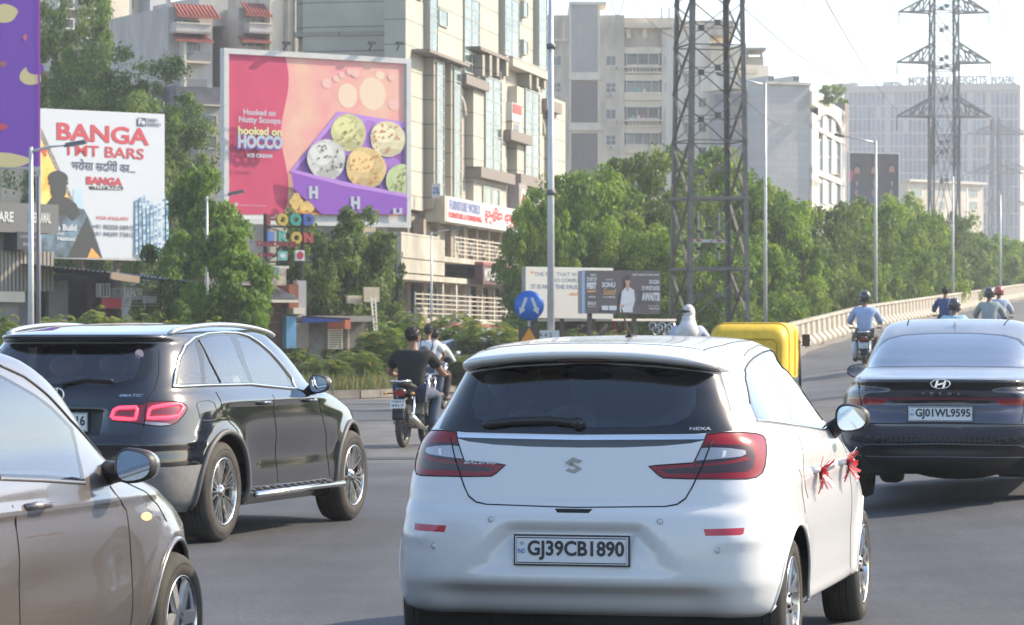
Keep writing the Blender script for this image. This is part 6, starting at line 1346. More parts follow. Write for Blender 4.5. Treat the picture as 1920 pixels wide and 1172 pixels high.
B.text('BANGA', *Zb(195, 0)[:1], Zb(512, 0)[0], Zb(0, 430)[1], Zb(0, 490)[1], DR, bold=.03); B.text('TMT BARS', Zb(217, 0)[0], Zb(494, 0)[0], Zb(0, 502)[1], Zb(0, 540)[1], DR, bold=.018)
B.text('\u092d\u0930\u094b\u0938\u093e \u0938\u0926\u093f\u092f\u094b\u0902 \u0915\u093e...', Zb(246, 0)[0], Zb(464, 0)[0], Zb(0, 550)[1], Zb(0, 590)[1], NV, bold=.01)
B.text('BANGA', Zb(296, 0)[0], Zb(420, 0)[0], Zb(0, 608)[1], Zb(0, 636)[1], DR, bold=.05); B.poly(zp((305, 639), (422, 641), (422, 652), (310, 650)), BKP); B.text('TMT BARS', Zb(320, 0)[0], Zb(415, 0)[0], Zb(0, 642)[1], Zb(0, 650)[1], SWH)
B.text('FOR INQUIRY', Zb(332, 0)[0], Zb(442, 0)[0], Zb(0, 744)[1], Zb(0, 757)[1], DR, bold=.015); B.text('+91 98258 08915', Zb(316, 0)[0], Zb(459, 0)[0], Zb(0, 772)[1], Zb(0, 788)[1], NV, bold=.012); B.text('+91 94299 73812', Zb(316, 0)[0], Zb(459, 0)[0], Zb(0, 797)[1], Zb(0, 812)[1], NV, bold=.012)
B.text('Together', Zb(165, 0)[0], Zb(198, 0)[0], Zb(0, 760)[1], Zb(0, 768)[1], SWH); B.text('We Build', Zb(166, 0)[0], Zb(262, 0)[0], Zb(0, 770)[1], Zb(0, 792)[1], SWH, bold=.04); B.text('Strong', Zb(163, 0)[0], Zb(218, 0)[0], Zb(0, 795)[1], Zb(0, 809)[1], SWH, bold=.02); B.text('Nation!', Zb(195, 0)[0], Zb(258, 0)[0], Zb(0, 812)[1], Zb(0, 827)[1], SWH, bold=.03)
B.poly(zp((471, 404), (500, 405), (500, 433), (471, 431)), NV); B.text('Fe', Zb(474, 0)[0], Zb(497, 0)[0], Zb(0, 408)[1], Zb(0, 428)[1], SWH, bold=.04); B.text('550D', Zb(503, 0)[0], Zb(540, 0)[0], Zb(0, 407)[1], Zb(0, 418)[1], NV, bold=.03); B.text('550HD', Zb(503, 0)[0], Zb(551, 0)[0], Zb(0, 422)[1], Zb(0, 433)[1], NV, bold=.03)
bl = [pm('bar_blue', (.10, .22, .38)), pm('bar_blue2', (.22, .38, .52)), pm('bar_pale', (.42, .55, .65))]
q = random.Random(3)
for k, (x, yt) in enumerate(((462, 688), (473, 680), (484, 672), (495, 690), (506, 705), (517, 690), (528, 700), (541, 676), (551, 690))):
    for j in range(int((884 - yt) / 9)): y = yt + j * 9; B.poly(zp((x, y), (x + 9, y - 2), (x + 9, y + 6), (x, y + 8)), bl[(j + k * 2 + q.randint(0, 1)) % 3])
B.done((.6, 2.4, 4.2), .18)
# ice cream board (the pink mascot is left out)
WF = mat('frame_white', (.60, .60, .58), .6, vary=.1, vscale=2)
B = Board('billboard', 418.5, 769, 90, 103, 419, 128, 133, 'big pink and purple ice cream billboard in a white frame', frame=WF, fw=.22)
Zh = lambda x, y: (400 + x / 1.952, 60 + y / 1.952); hp = lambda *p: [Zh(*q) for q in p]
PK = pm('crimson', (.60, .045, .13), vary=.12, vscale=.5); B.poly(hp((55, 78), (698, 104), (700, 672), (52, 668)), pm('peach', (.80, .55, .36), vary=.35, vscale=.35, col2=(.80, .26, .30)))
wave = [(268 + 14 * math.sin((y - 80) / 62 * 1.0) - 6, y) for y in range(88, 668, 14)]; B.poly(hp((55, 78), *wave, (272, 668), (52, 668)), PK)
for x, y, r in ((583, 226, 48), (492, 233, 36), (610, 158, 16), (660, 266, 20), (415, 188, 18), (450, 170, 13), (500, 145, 13), (652, 165, 14), (520, 151, 16), (470, 158, 11)): B.disc(*Zh(x, y), r / 1.952, r * 1.25 / 1.952 if r > 30 else r / 1.952, pm('bokeh', (.82, .62, .45)) if r > 30 or x == 610 else pm('bokeh2', (.80, .48, .42)))
B.poly(hp((278, 512), (455, 290), (700, 330), (700, 602), (400, 540)), pm('lilac', (.48, .24, .66))); B.poly(hp((300, 505), (460, 312), (700, 352), (700, 600), (420, 530)), pm('box_inside', (.22, .07, .33)))
for x, y in ((560, 385), (478, 500), (640, 520)): B.disc(*Zh(x, y), 24, 36, pm('lilac', (.48, .24, .66))); B.disc(*Zh(x + 12, y + 2), 22, 33, pm('violet', (.36, .15, .55)))
for k, (x, y, r, c, dc) in enumerate(((495, 368, 64, (.62, .60, .28), (.35, .28, .10)), (636, 392, 64, (.74, .66, .42), (.6, .22, .06)), (410, 468, 70, (.60, .60, .56), (.16, .14, .12)), (552, 498, 73, (.72, .52, .22), (.65, .25, .05)), (682, 545, 58, (.48, .58, .28), (.3, .25, .1)))):
    cx, rr0 = Zh(x, y), r / 1.952
    if x > 660: 
        pts = [(x + r * math.cos(t), y + r * math.sin(t) * 1.05) for t in [2 * math.pi * i / 30 for i in range(30)]]; B.poly(hp(*[(min(a, 698), c_) for a, c_ in pts]), pm('scoop%d' % k, c, vary=.25, vscale=2.2))
    else: B.disc(*cx, rr0, rr0 * 1.05, pm('scoop%d' % k, c, vary=.25, vscale=2.2), .03, k)
    if x < 660: B.disc(cx[0] - rr0 * .25, cx[1] - rr0 * .3, rr0 * .6, rr0 * .55, pm('scoop_light%d' % k, tuple(min(.85, q_ * 1.18) for q_ in c)), .1, k); B.disc(cx[0] + rr0 * .1, cx[1] + rr0 * .72, rr0 * .6, rr0 * .22, pm('scoop_low%d' % k, tuple(q_ * .72 for q_ in c)), .1, k)
    for j in range(22):
        a = q.uniform(0, 6.28); dd = q.random() ** .5 * r * .85; px_, py_ = x + dd * math.cos(a), y + dd * math.sin(a)
        if px_ < 694: B.disc(*Zh(px_, py_), q.uniform(1.2, 2.8), q.uniform(1.5, 3.4), pm('fleck%d' % k, dc), .3, j, 8)
B.poly(hp((277, 514), (470, 562), (700, 604), (700, 668), (390, 668), (285, 575)), pm('violet_deep', (.25, .07, .46))); B.poly(hp((277, 514), (284, 506), (470, 548), (700, 594), (700, 606), (470, 564)), pm('lilac', (.48, .24, .66)))
for x, y in ((341, 565), (494, 603), (648, 645)):
    for dx, cm in ((4, pm('shadow_violet', (.12, .02, .25))), (0, SWH)):
        for a, b_, c_, e in ((0, 11, 0, 46), (22, 33, 0, 46), (9, 24, 17, 28)):
            y1 = min(y + e, 668 - 1); B.poly(hp((x + a - dx, y + c_ + dx), (x + b_ - dx, y + c_ + dx), (x + b_ - dx, y1 + (dx if y1 < 664 else 0)), (x + a - dx, y1 + (dx if y1 < 664 else 0))), cm)
GOLD = pm('gold', (.72, .50, .14), vary=.3, vscale=5)
for x, y, r in ((293, 606, 13), (281, 622, 11), (303, 624, 12), (330, 636, 13), (318, 645, 10), (344, 644, 12), (290, 640, 10)): B.disc(*Zh(x, y), r * .62, r * .62, GOLD, .1, x)
B.poly(hp((290, 650), (380, 668), (285, 668)), pm('orange', (.7, .3, .05)))
B.text('Hooked on', Zh(100, 0)[0], Zh(217, 0)[0], Zh(0, 285)[1], Zh(0, 307)[1], SWH, bold=.03); B.text('Nutty Scoops', Zh(83, 0)[0], Zh(236, 0)[0], Zh(0, 312)[1], Zh(0, 341)[1], SWH, bold=.03)
B.text('hooked on', Zh(76, 0)[0], Zh(236, 0)[0], Zh(0, 352)[1], Zh(0, 384)[1], NV, bold=.07); B.text('hooked on', Zh(80, 0)[0], Zh(240, 0)[0], Zh(0, 349)[1], Zh(0, 379)[1], pm('cream_yellow', (.75, .62, .3)), bold=.04)
B.text('HOCCO', Zh(75, 0)[0], Zh(237, 0)[0], Zh(0, 383)[1], Zh(0, 435)[1], pm('ink_blue', (.10, .06, .32)), bold=.10); B.text('HOCCO', Zh(80, 0)[0], Zh(243, 0)[0], Zh(0, 379)[1], Zh(0, 428)[1], SWH, bold=.055)
B.text('ICE CREAM', Zh(113, 0)[0], Zh(205, 0)[0], Zh(0, 447)[1], Zh(0, 461)[1], SWH, bold=.05); B.text('www.hocco.in', Zh(82, 0)[0], Zh(182, 0)[0], Zh(0, 632)[1], Zh(0, 638)[1], SWH, bold=.0); B.poly(hp((69, 626), (79, 626), (79, 638), (69, 638)), SWH)
B.done((1.0, 3.8, 6.6), .2)
for k, x in enumerate((530, 690, 742)):
    u, z = B.U(x, 95); o = MB(); o.bar((u, -.08, z), (u, -.3, z + .25), .04, .04, DKOPEN); o.box((u, -.3, z + .28), (.3, .16, .12), PLB); o.build('board_lamp', B.root)
# two small boards in the middle
B = Board('billboard', 986, 1150, 500, 503, 596, 106, 108, 'white billboard with a grey quotation about fire, partly hidden'); B.poly([(986, 500), (1150, 503), (1150, 598), (986, 596)], pm('warm_white', (.66, .63, .56)))
Zt = lambda x, y: (780 + x / 3.84, 380 + y / 3.84); GT = pm('grey_text', (.22, .25, .33)); OT = pm('orange_text', (.75, .30, .08))
def tx(body, x0, x1, y0, y1, m, bold=.02): B.text(body, Zt(x0, 0)[0], Zt(x1, 0)[0], Zt(0, y0)[1], Zt(0, y1)[1], m, bold)
tx('\u201c', 822, 850, 488, 512, OT, .04); tx('THE FIRE THAT WARMS US CAN', 852, 1395, 502, 532, GT); tx('ALSO CONSUME US;', 946, 1275, 545, 577, GT); tx('IT IS NOT THE FAULT OF THE FIRE', 832, 1405, 590, 622, GT); tx('- SWAMI VIVEKANANDA', 1095, 1395, 648, 670, OT, .04)
B.done((.4, 1.7, 3.0), .1)
B = Board('billboard', 1091, 1239, 508, 508, 588, 103, 104.5, 'dark billboard with a man in a white shirt and a festival announcement'); CH_ = pm('charcoal', (.07, .06, .07)); B.poly([(1091, 507), (1239, 508), (1239, 588), (1091, 588)], CH_)
B.poly([(1091, 507), (1097, 508), (1097, 588), (1091, 588)], pm('edge_blue', (.2, .3, .5)))
tx('SHILP', 1256, 1300, 512, 528, SWH, .03); tx('STARTUP', 1230, 1302, 536, 568, SWH, .03); tx('FEST', 1230, 1300, 574, 622, SWH, .07); tx('GUJARAT', 1232, 1298, 630, 650, pm('amber', (.6, .35, .1)), .06); tx('20 & 21', 1236, 1296, 712, 736, SWH, .05); tx('SEPTEMBER 2024', 1236, 1296, 744, 752, SWH); tx('AHMEDABAD', 1240, 1294, 672, 684, SWH)
tx('FEATURING', 1368, 1418, 550, 560, SWH); tx('SONU', 1338, 1434, 572, 610, SWH, .04); B.text('Sood', Zt(1345, 0)[0], Zt(1440, 0)[0], Zt(0, 615)[1], Zt(0, 664)[1], pm('amber', (.6, .35, .1)), .0, .4); tx('ON 21 SEPTEMBER 2024', 1344, 1434, 674, 686, SWH)
B.poly([Zt(1336, 742), Zt(1382, 742), Zt(1382, 774), Zt(1336, 774)], SWH); B.poly([Zt(1388, 742), Zt(1444, 742), Zt(1444, 774), Zt(1388, 774)], SWH)
SK = pm('skin', (.42, .22, .14)); B.disc(*Zt(1522, 565), 4.6, 9, SK); B.disc(*Zt(1522, 542), 5, 5, BKP); B.poly([Zt(*p) for p in ((1512, 590), (1532, 590), (1534, 612), (1520, 630), (1508, 612))], SK)
B.poly([Zt(*p) for p in ((1506, 610), (1520, 640), (1536, 608), (1568, 630), (1576, 700), (1556, 772), (1562, 790), (1468, 790), (1464, 760), (1474, 690), (1480, 640))], SWH); B.poly([Zt(*p) for p in ((1478, 735), (1552, 720), (1556, 732), (1482, 752))], pm('fold', (.42, .42, .45))); B.disc(*Zt(1484, 745), 3, 3, SK)
tx('IDEATE  INNOVATE  INVEST  INSPIRE', 1558, 1748, 514, 526, SWH, .03); tx('THE OCEAN', 1674, 1748, 556, 586, SWH, .03); tx('OF OPPORTUNITIES', 1622, 1750, 600, 632, SWH, .03); tx('AWAITS!', 1622, 1752, 646, 708, SWH, .05); tx('GUJARAT UNIVERSITY', 1668, 1750, 740, 748, SWH); tx('EXHIBITION HALL', 1676, 1750, 758, 768, SWH, .03)
B.done((.5, 2.2), .12)
# poster of three men on the far wall
B = Board('billboard', 1590, 1687, 284, 286, 400, 290, 292, 'dark poster showing three men, left of the tall pylon', frame=WF, fw=.15); B.poly([(1592, 286), (1685, 288), (1685, 398), (1592, 398)], pm('smoke', (.09, .075, .075), vary=.4, vscale=.6))
for x, y in ((1607, 316), (1639, 316), (1672, 314)):
    B.poly([(x - 16, 400), (x - 14, 350), (x - 5, 336), (x + 5, 336), (x + 13, 350), (x + 15, 400)], pm('suit_blue', (.055, .075, .11), vary=.3, vscale=1)); B.disc(x, y + 2, 7.5, 11, BKP); B.disc(x, y + 5, 5.6, 8.5, SK); B.disc(x, y + 12, 4.6, 3.4, pm('beard', (.08, .05, .04))); B.poly([(x - 3, 340), (x + 3, 340), (x, 352)], SK); B.disc(x - 1, 362, 3.4, 7, pm('hand', (.30, .17, .11)), .2)
B.poly([(1592, 318), (1600, 322), (1597, 340), (1592, 342)], pm('red', (.55, .05, .08))); B.done((1.0, 3.5), .2)
# grey shop front at the far left with sign
F = Face(-120, 98, 88, 101); R = F.root('shop_building', 'grey shop front with vertical shutters at the far left', 'building')
sub(R, 'wall', lambda b: (F.box(b, -120, 35, 436, 640, 0, 6, mat('shop_grey', (.24, .23, .22), .8, vary=.2, vscale=2)), F.box(b, 36, 72, 436, 640, -.4, 6, mat('pier_grey', (.18, .18, .19), .8)), F.box(b, -120, 38, 546, 566, .25, 2, PALE)))
one = MB(); one.bb(0, .09, -.06, .02, F.px(0, 545)[1], F.px(0, 470)[1], mat('slat_tan', (.34, .31, .27), .7)); s0 = None
for k in range(22):
    u = F.px(-60, 500)[0] + k * .125 * 1.2
    if s0 is None: s0 = one.build('shutter_slat', R); o = s0
    else: o = s0.copy(); COL.objects.link(o); o.parent = R
    o.location = (u, 0, 0)
SG = F.root('shop_sign', 'grey fascia sign with white car dealer letters at the far left', 'sign'); sub(SG, 'panel', lambda b: F.box(b, -120, 88, 381, 436, .6, .5, mat('fascia_grey', (.15, .15, .15), .6)))
b = MB(); u0, zt = F.px(32, 399); u1_ = F.px(73, 399)[0]; zb = F.px(50, 419)[1]; b.text('DEEPKAMAL', u0, u1_, zb, zt, -.62, SW, bold=.03); b.text('CARE', F.px(-36, 0)[0], F.px(3, 0)[0], zb, zt, -.62, SW, bold=.03); b.build('lettering', SG, kind='stuff')
SG = F.root('hanging_sign', 'small dark sign under the grey fascia at the far left', 'sign'); sub(SG, 'panel', lambda b: F.box(b, 7, 49, 436, 469, .7, .1, mat('sign_navy', (.04, .045, .06), .5)))
b = MB(); b.text('DEEPKAMAL', F.px(12, 0)[0], F.px(45, 0)[0], F.px(0, 447)[1], F.px(0, 442)[1], -.81 + .09, mat('dim_print', (.3, .33, .36), .5)); b.text('SUZUKI', F.px(17, 0)[0], F.px(40, 0)[0], F.px(0, 461)[1], F.px(0, 455)[1], -.72, MATS['dim_print'], bold=.03); b.build('lettering', SG, kind='stuff')
# restaurant shed with corrugated roof
Zl = lambda x, y: (x / 4, 480 + y / 4)
F = Face(60, 100, 360, 103); R = F.root('restaurant_shed', 'dark open restaurant shed with a corrugated sheet roof, lower left', 'shed')
lx = lambda b, x0, x1, y0, y1, f, m, bk=2: F.box(b, Zl(x0, 0)[0], Zl(x1, 0)[0], Zl(0, y0)[1], Zl(0, y1)[1], f, bk, m)
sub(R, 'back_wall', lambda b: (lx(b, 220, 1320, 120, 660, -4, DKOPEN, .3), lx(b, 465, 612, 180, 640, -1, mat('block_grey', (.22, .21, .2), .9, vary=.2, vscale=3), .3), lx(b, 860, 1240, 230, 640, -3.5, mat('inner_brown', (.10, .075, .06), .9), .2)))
for x in (722, 835): sub(R, 'post', lambda b: lx(b, x, x + 26, 150, 640, -.5, mat('maroon', (.10, .04, .05), .8), .2))
for x0, x1, y0, y1 in ((756, 830, 205, 310), (856, 912, 240, 330)): win(F, R, Zl(x0, 0)[0], Zl(x1, 0)[0], Zl(0, y0)[1], Zl(0, y1)[1], mat('pale_pane', (.35, .37, .38), .4), FRAME, 3, 1, f=-.4)
CORR = mat('corrugated', (.20, .25, .33), .55, .4, vary=.4, vscale=2)
def corr_roof(parent, P, n, amp, m, name='roof_sheet'):
    "P: four corners (near left, near right, far right, far left); ridges run near to far"
    a, b_, c, d_ = [Vector(p) for p in P]; vs_ = []; N = n * 4
    for k in range(N + 1):
        t = k / N; dz = Vector((0, 0, amp * math.sin(2 * math.pi * t * n))); vs_ += [a.lerp(b_, t) + dz, d_.lerp(c, t) + dz]
    o = MB(); o.add(vs_, [(2 * k, 2 * k + 2, 2 * k + 3, 2 * k + 1) for k in range(N)], m, True); return o.build(name, parent)
def up(x, y, dep=0): u, z = F.px(*Zl(x, y)); return Vector((u, dep, z))
corr_roof(R, (up(190, 70, -.6), up(750, 125, -.6), up(750, 95, 4), up(190, 20, 4)), 16, .03, mat('roof_dark_sheet', (.10, .10, .11), .7, .3, vary=.5, vscale=3)); corr_roof(R, (up(750, 128, -.8), up(1430, 205, -.8), up(1380, 150, 3.5), up(750, 105, 3.5)), 24, .035, CORR)
b = MB(); b.bar(up(752, 150, -.75), up(965, 182, -.75), .1, .22, mat('ply', (.5, .36, .24), .8)); b.build('fascia_board', R)
rg = F.root('restaurant_sign', 'slatted screen carrying white restaurant lettering under the sheet roof', 'sign')
for k in range(7): sub(rg, 'slat', lambda b: lx(b, 925, 1235, 236 + k * 22, 243 + k * 22, -.2, mat('slat_pale', (.42, .38, .32), .8), .06))
for x in (922, 1100, 1232): sub(rg, 'slat_post', lambda b: lx(b, x, x + 7, 225, 400, -.14, mat('slat_pale'), .06))
b = MB(); q0, q1 = up(932, 238), up(1068, 352); b.text('RAJPATH', q0.x, q1.x, q1.z, q0.z, .02, SW, bold=.03, depth=.03); q0, q1 = up(1076, 296), up(1182, 356); b.text('RESTAURANT', q0.x, q1.x, q1.z, q0.z, .02, SW, bold=.02, depth=.03); b.build('lettering', rg, kind='stuff')
rb = F.root('red_banner', 'red banner with faint white writing left of the restaurant lettering', 'banner'); sub(rb, 'cloth', lambda b: lx(b, 764, 912, 314, 392, 0, mat('banner_red', (.42, .04, .05), .7), .05))
# food stall with letters on a frame
Zf = lambda x, y: (440 + x / 2.93, 380 + y / 2.93)
F = Face(455, 104, 760, 107); fx2 = lambda b, x0, x1, y0, y1, f, m, bk=.3: F.box(b, Zf(x0, 0)[0], Zf(x1, 0)[0], Zf(0, y0)[1], Zf(0, y1)[1], f, bk, m)
R = F.root('letter_sign', 'coloured food letters standing on a thin dark frame below the ice cream billboard', 'sign')
FD = mat('frame_dark', (.05, .045, .045), .7, .3)
def fr(b):
    for x in (168, 372): u0, z0 = F.px(*Zf(x, 60)); z1 = F.px(*Zf(x, 520))[1]; b.bar((u0, 0, z1), (u0, 0, z0), .09, .09, FD)
    for y in (130, 215, 290, 325): u0, z0 = F.px(*Zf(165, y)); u1_ = F.px(*Zf(430, y))[0]; b.bar((u0, .04, z0), (u1_, .04, z0), .05, .05, FD)
    for (a, c) in (((168, 130), (430, 215)), ((168, 325), (372, 215))): p, q_ = F.px(*Zf(*a)), F.px(*Zf(*c)); b.bar((p[0], .06, p[1]), (q_[0], .06, q_[1]), .035, .035, FD)
sub(R, 'sign_frame', fr)
cols = {'F': (.22, .04, .05), 'O': (.55, .38, .06), 'O2': (.04, .30, .24), 'D': (.05, .10, .40), 'I': (.10, .22, .50), 'K': (.10, .38, .28), 'O3': (.52, .36, .06), 'N': (.40, .06, .06)}
for ch_, x0, x1, y0, y1, key in (('F', 163, 210, 65, 122, 'F'), ('O', 220, 282, 60, 128, 'O'), ('O', 292, 354, 60, 128, 'O2'), ('D', 368, 424, 62, 126, 'D'), ('I', 170, 204, 160, 215, 'I'), ('K', 228, 285, 158, 215, 'K'), ('O', 298, 358, 160, 228, 'O3'), ('N', 368, 418, 166, 222, 'N')):
    u0, zt = F.px(*Zf(x0, y0)); u1_, zb = F.px(*Zf(x1, y1)); b = MB(); b.text(ch_, u0, u1_, zb, zt, -.18, mat('letter_' + key, cols[key], .5), bold=.06, depth=.14); b.build('letter', R)
b = MB()
for tx_, x0, x1, y0, y1 in (('TANDOOR', 95, 330, 210, 245), ('CHINESE', 110, 282, 276, 300)): u0, zt = F.px(*Zf(x0, y0)); u1_, zb = F.px(*Zf(x1, y1)); b.text(tx_, u0, u1_, zb, zt, -.24, mat('letter_maroon', (.22, .03, .04), .5), bold=.05, depth=.05)
b.build('lettering', R, kind='stuff')
bxs = F.root('square_sign', 'small white square sign with a red disc below the coloured letters', 'sign'); b = MB(); u0, zt = F.px(*Zf(313, 262)); u1_, zb = F.px(*Zf(362, 320)); b.bb(u0, u1_, -.3, -.2, zb, zt, SW); b.disc((u0 + u1_) / 2, (zt + zb) / 2, (u1_ - u0) * .38, (zt - zb) * .38, -.31, mat('disc_maroon', (.40, .02, .05), .5), 20); b.build('panel', bxs)
bxs = F.root('square_sign', 'small teal square sign left of the red disc sign', 'sign'); b = MB(); u0, zt = F.px(*Zf(216, 268)); u1_, zb = F.px(*Zf(268, 318)); b.bb(u0, u1_, -.3, -.2, zb, zt, mat('teal_panel', (.15, .42, .36), .6)); b.disc((u0 + u1_) / 2, (zt + zb) / 2, (u1_ - u0) * .3, (zt - zb) * .26, -.31, SW, 20); b.build('panel', bxs)
R = F.root('food_stall', 'small food stall with brown shutter and corrugated roof below the coloured letters', 'stall')
sub(R, 'wall', lambda b: (fx2(b, -60, 262, 545, 800, 0, mat('shutter_brown', (.12, .055, .045), .8, vary=.2, vscale=2), 3), fx2(b, 262, 330, 600, 800, -.4, mat('stall_dark', (.07, .06, .06), .9), 3)))
one = MB(); one.bb(0, F.px(*Zf(250, 600))[0] - F.px(*Zf(20, 600))[0], -.03, .01, 0, .05, mat('shutter_line', (.17, .085, .07), .7)); s0 = None
for k in range(13):
    if s0 is None: s0 = one.build('shutter_slat', R); o = s0
    else: o = s0.copy(); COL.objects.link(o); o.parent = R
    o.location = (F.px(*Zf(20, 600))[0], 0, F.px(*Zf(20, 560))[1] - k * .3)
sub(R, 'roof_sign', lambda b: (fx2(b, -30, 262, 348, 362, .5, PALE, 2), fx2(b, 178, 246, 362, 455, .5, mat('menu_pale', (.5, .42, .33), .7, vary=.5, vscale=4), .8), fx2(b, -40, 176, 400, 455, .5, mat('menu_food', (.42, .35, .33), .7, vary=.7, vscale=5), .3), fx2(b, 175, 203, 355, 396, .56, SBL, .1)))
def upf(x, y, dep=0): u, z = F.px(*Zf(x, y)); return Vector((u, dep, z))
corr_roof(R, (upf(90, 535, -1.0), upf(280, 535, -1.0), upf(340, 428, 1.5), upf(180, 425, 1.5)), 11, .05, mat('tin_sheet', (.42, .40, .38), .5, .4, vary=.3, vscale=3)); sub(R, 'eave', lambda b: fx2(b, 80, 275, 535, 550, 1.0, PALE, .2))
sub(R, 'side_panel', lambda b: (fx2(b, 284, 336, 450, 580, .2, mat('brick_red', (.30, .10, .06), .8, vary=.3, vscale=4), 1.5), fx2(b, 336, 386, 428, 630, .1, mat('galv_door', (.40, .38, .38), .6), .2), fx2(b, 294, 356, 578, 612, .4, PALE, .2)))
o = F.root('blue_curtain', 'light blue sheet hanging beside the brown shutter', 'sheet'); sub(o, 'cloth', lambda b: fx2(b, 262, 316, 625, 800, .3, mat('blue_sheet', (.14, .36, .58), .6, vary=.2, vscale=2), .05))
o = F.root('blue_awning', 'dark blue cloth awning slanting over the stall entrance', 'awning'); b = MB(); b.add([upf(342, 626, -.4), upf(545, 640, -1.2), upf(545, 652, -1.2), upf(342, 660, -.4)], [(0, 1, 2, 3)], mat('awning_blue', (.05, .12, .42), .7)); b.bar(upf(342, 626, -.38), upf(545, 640, -1.18), .05, .05, FD); b.build('cloth', o)
o = F.root('orange_sign', 'small orange square sign at the end of the blue awning', 'sign'); sub(o, 'panel', lambda b: fx2(b, 508, 538, 645, 694, 1.3, mat('orange_red', (.55, .16, .08), .6), .05))
R = F.root('gate_lodge', 'small grey flat roofed lodge with a white louvre gate', 'building')
sub(R, 'wall', lambda b: (fx2(b, 366, 444, 660, 800, -.5, mat('tan_sheet', (.36, .30, .24), .8, vary=.2, vscale=3), 2), fx2(b, 444, 760, 652, 800, -.6, mat('lodge_grey', (.20, .19, .175), .9, vary=.3, vscale=2), 2)))
sub(R, 'roof_slab', lambda b: fx2(b, 440, 760, 622, 654, .1, mat('slab_grey', (.30, .28, .25), .9), 3))
for k in range(9): sub(R, 'louvre', lambda b: fx2(b, 552, 624, 696 + k * 12.5, 703 + k * 12.5, -.5, PALE, .08))
for x in (660, 550, 624): sub(R, 'gate_post', lambda b: fx2(b, x, x + 6, 668, 806, -.48, PALE, .1))
o = empty('yellow_umbrella', (F.a.x, F.a.y, 0), F.rz, 'small yellow umbrella top above the shrubs right of the stall', 'umbrella'); c = upf(572, 830, -3.5); b = MB(); b.lathe([(.001, .28), (.25, .22), (.45, .08), (.5, 0)], c, (0, 0, 1), mat('umbrella_yellow', (.75, .68, .2), .6), 12); b.bar(c + Vector((0, 0, -1.6)), c, .03, .03, STEEL); b.build('canopy', o)
# leaning ladder and small boards beside it
o = F.root('ladder', 'pale ladder leaning beside the grey lodge', 'ladder'); b = MB(); 
for dx in (0, 24): b.bar(upf(745 + dx * .6, 705, -.3), upf(772 + dx, 520, .3), .05, .05, PALE)
for k in range(9): t = (k + .5) / 9; b.bar(upf(745, 705, -.3).lerp(upf(772, 520, .3), t), upf(759, 705, -.3).lerp(upf(796, 520, .3), t), .03, .03, PALE)
b.build('rails', o)
o = F.root('blank_board', 'blank cream board fixed beside the ladder', 'board'); sub(o, 'panel', lambda b: (fx2(b, 788, 872, 462, 544, -1, mat('cream_board', (.55, .46, .33), .8, vary=.2, vscale=2), .1), fx2(b, 712, 790, 508, 552, -1.2, mat('cream_board'), .1)))
# shed with red posts under the two middle boards
F = Face(1112, 112, 1235, 114); R = F.root('open_shed', 'open shed with white roof and red posts below the dark billboard', 'shed')
sub(R, 'roof', lambda b: F.box(b, 1112, 1232, 598, 602, 1, 3, PALE)); 
for x in (1152, 1172, 1188): sub(R, 'post', lambda b: F.box(b, x, x + 6, 602, 680, 0, .12, mat('post_red', (.35, .05, .05), .6)))
sub(R, 'shed_back', lambda b: F.box(b, 1118, 1230, 604, 690, -2.6, .1, mat('shed_dark', (.09, .08, .075), .9)))
b = MB()
for k in range(14): x = 1194 + k * 2.2; u, z = F.px(x, 612 + (k % 3) * 4); b.tube([(u + .12 * math.cos(t), -.3, z + .14 * math.sin(t)) for t in [2 * math.pi * i / 8 for i in range(8)]], .02, PLB if k % 2 else CHROME, 4, closed=True)
b.build('parked_cycles', kind='stuff').location = (F.a.x, F.a.y, 0)
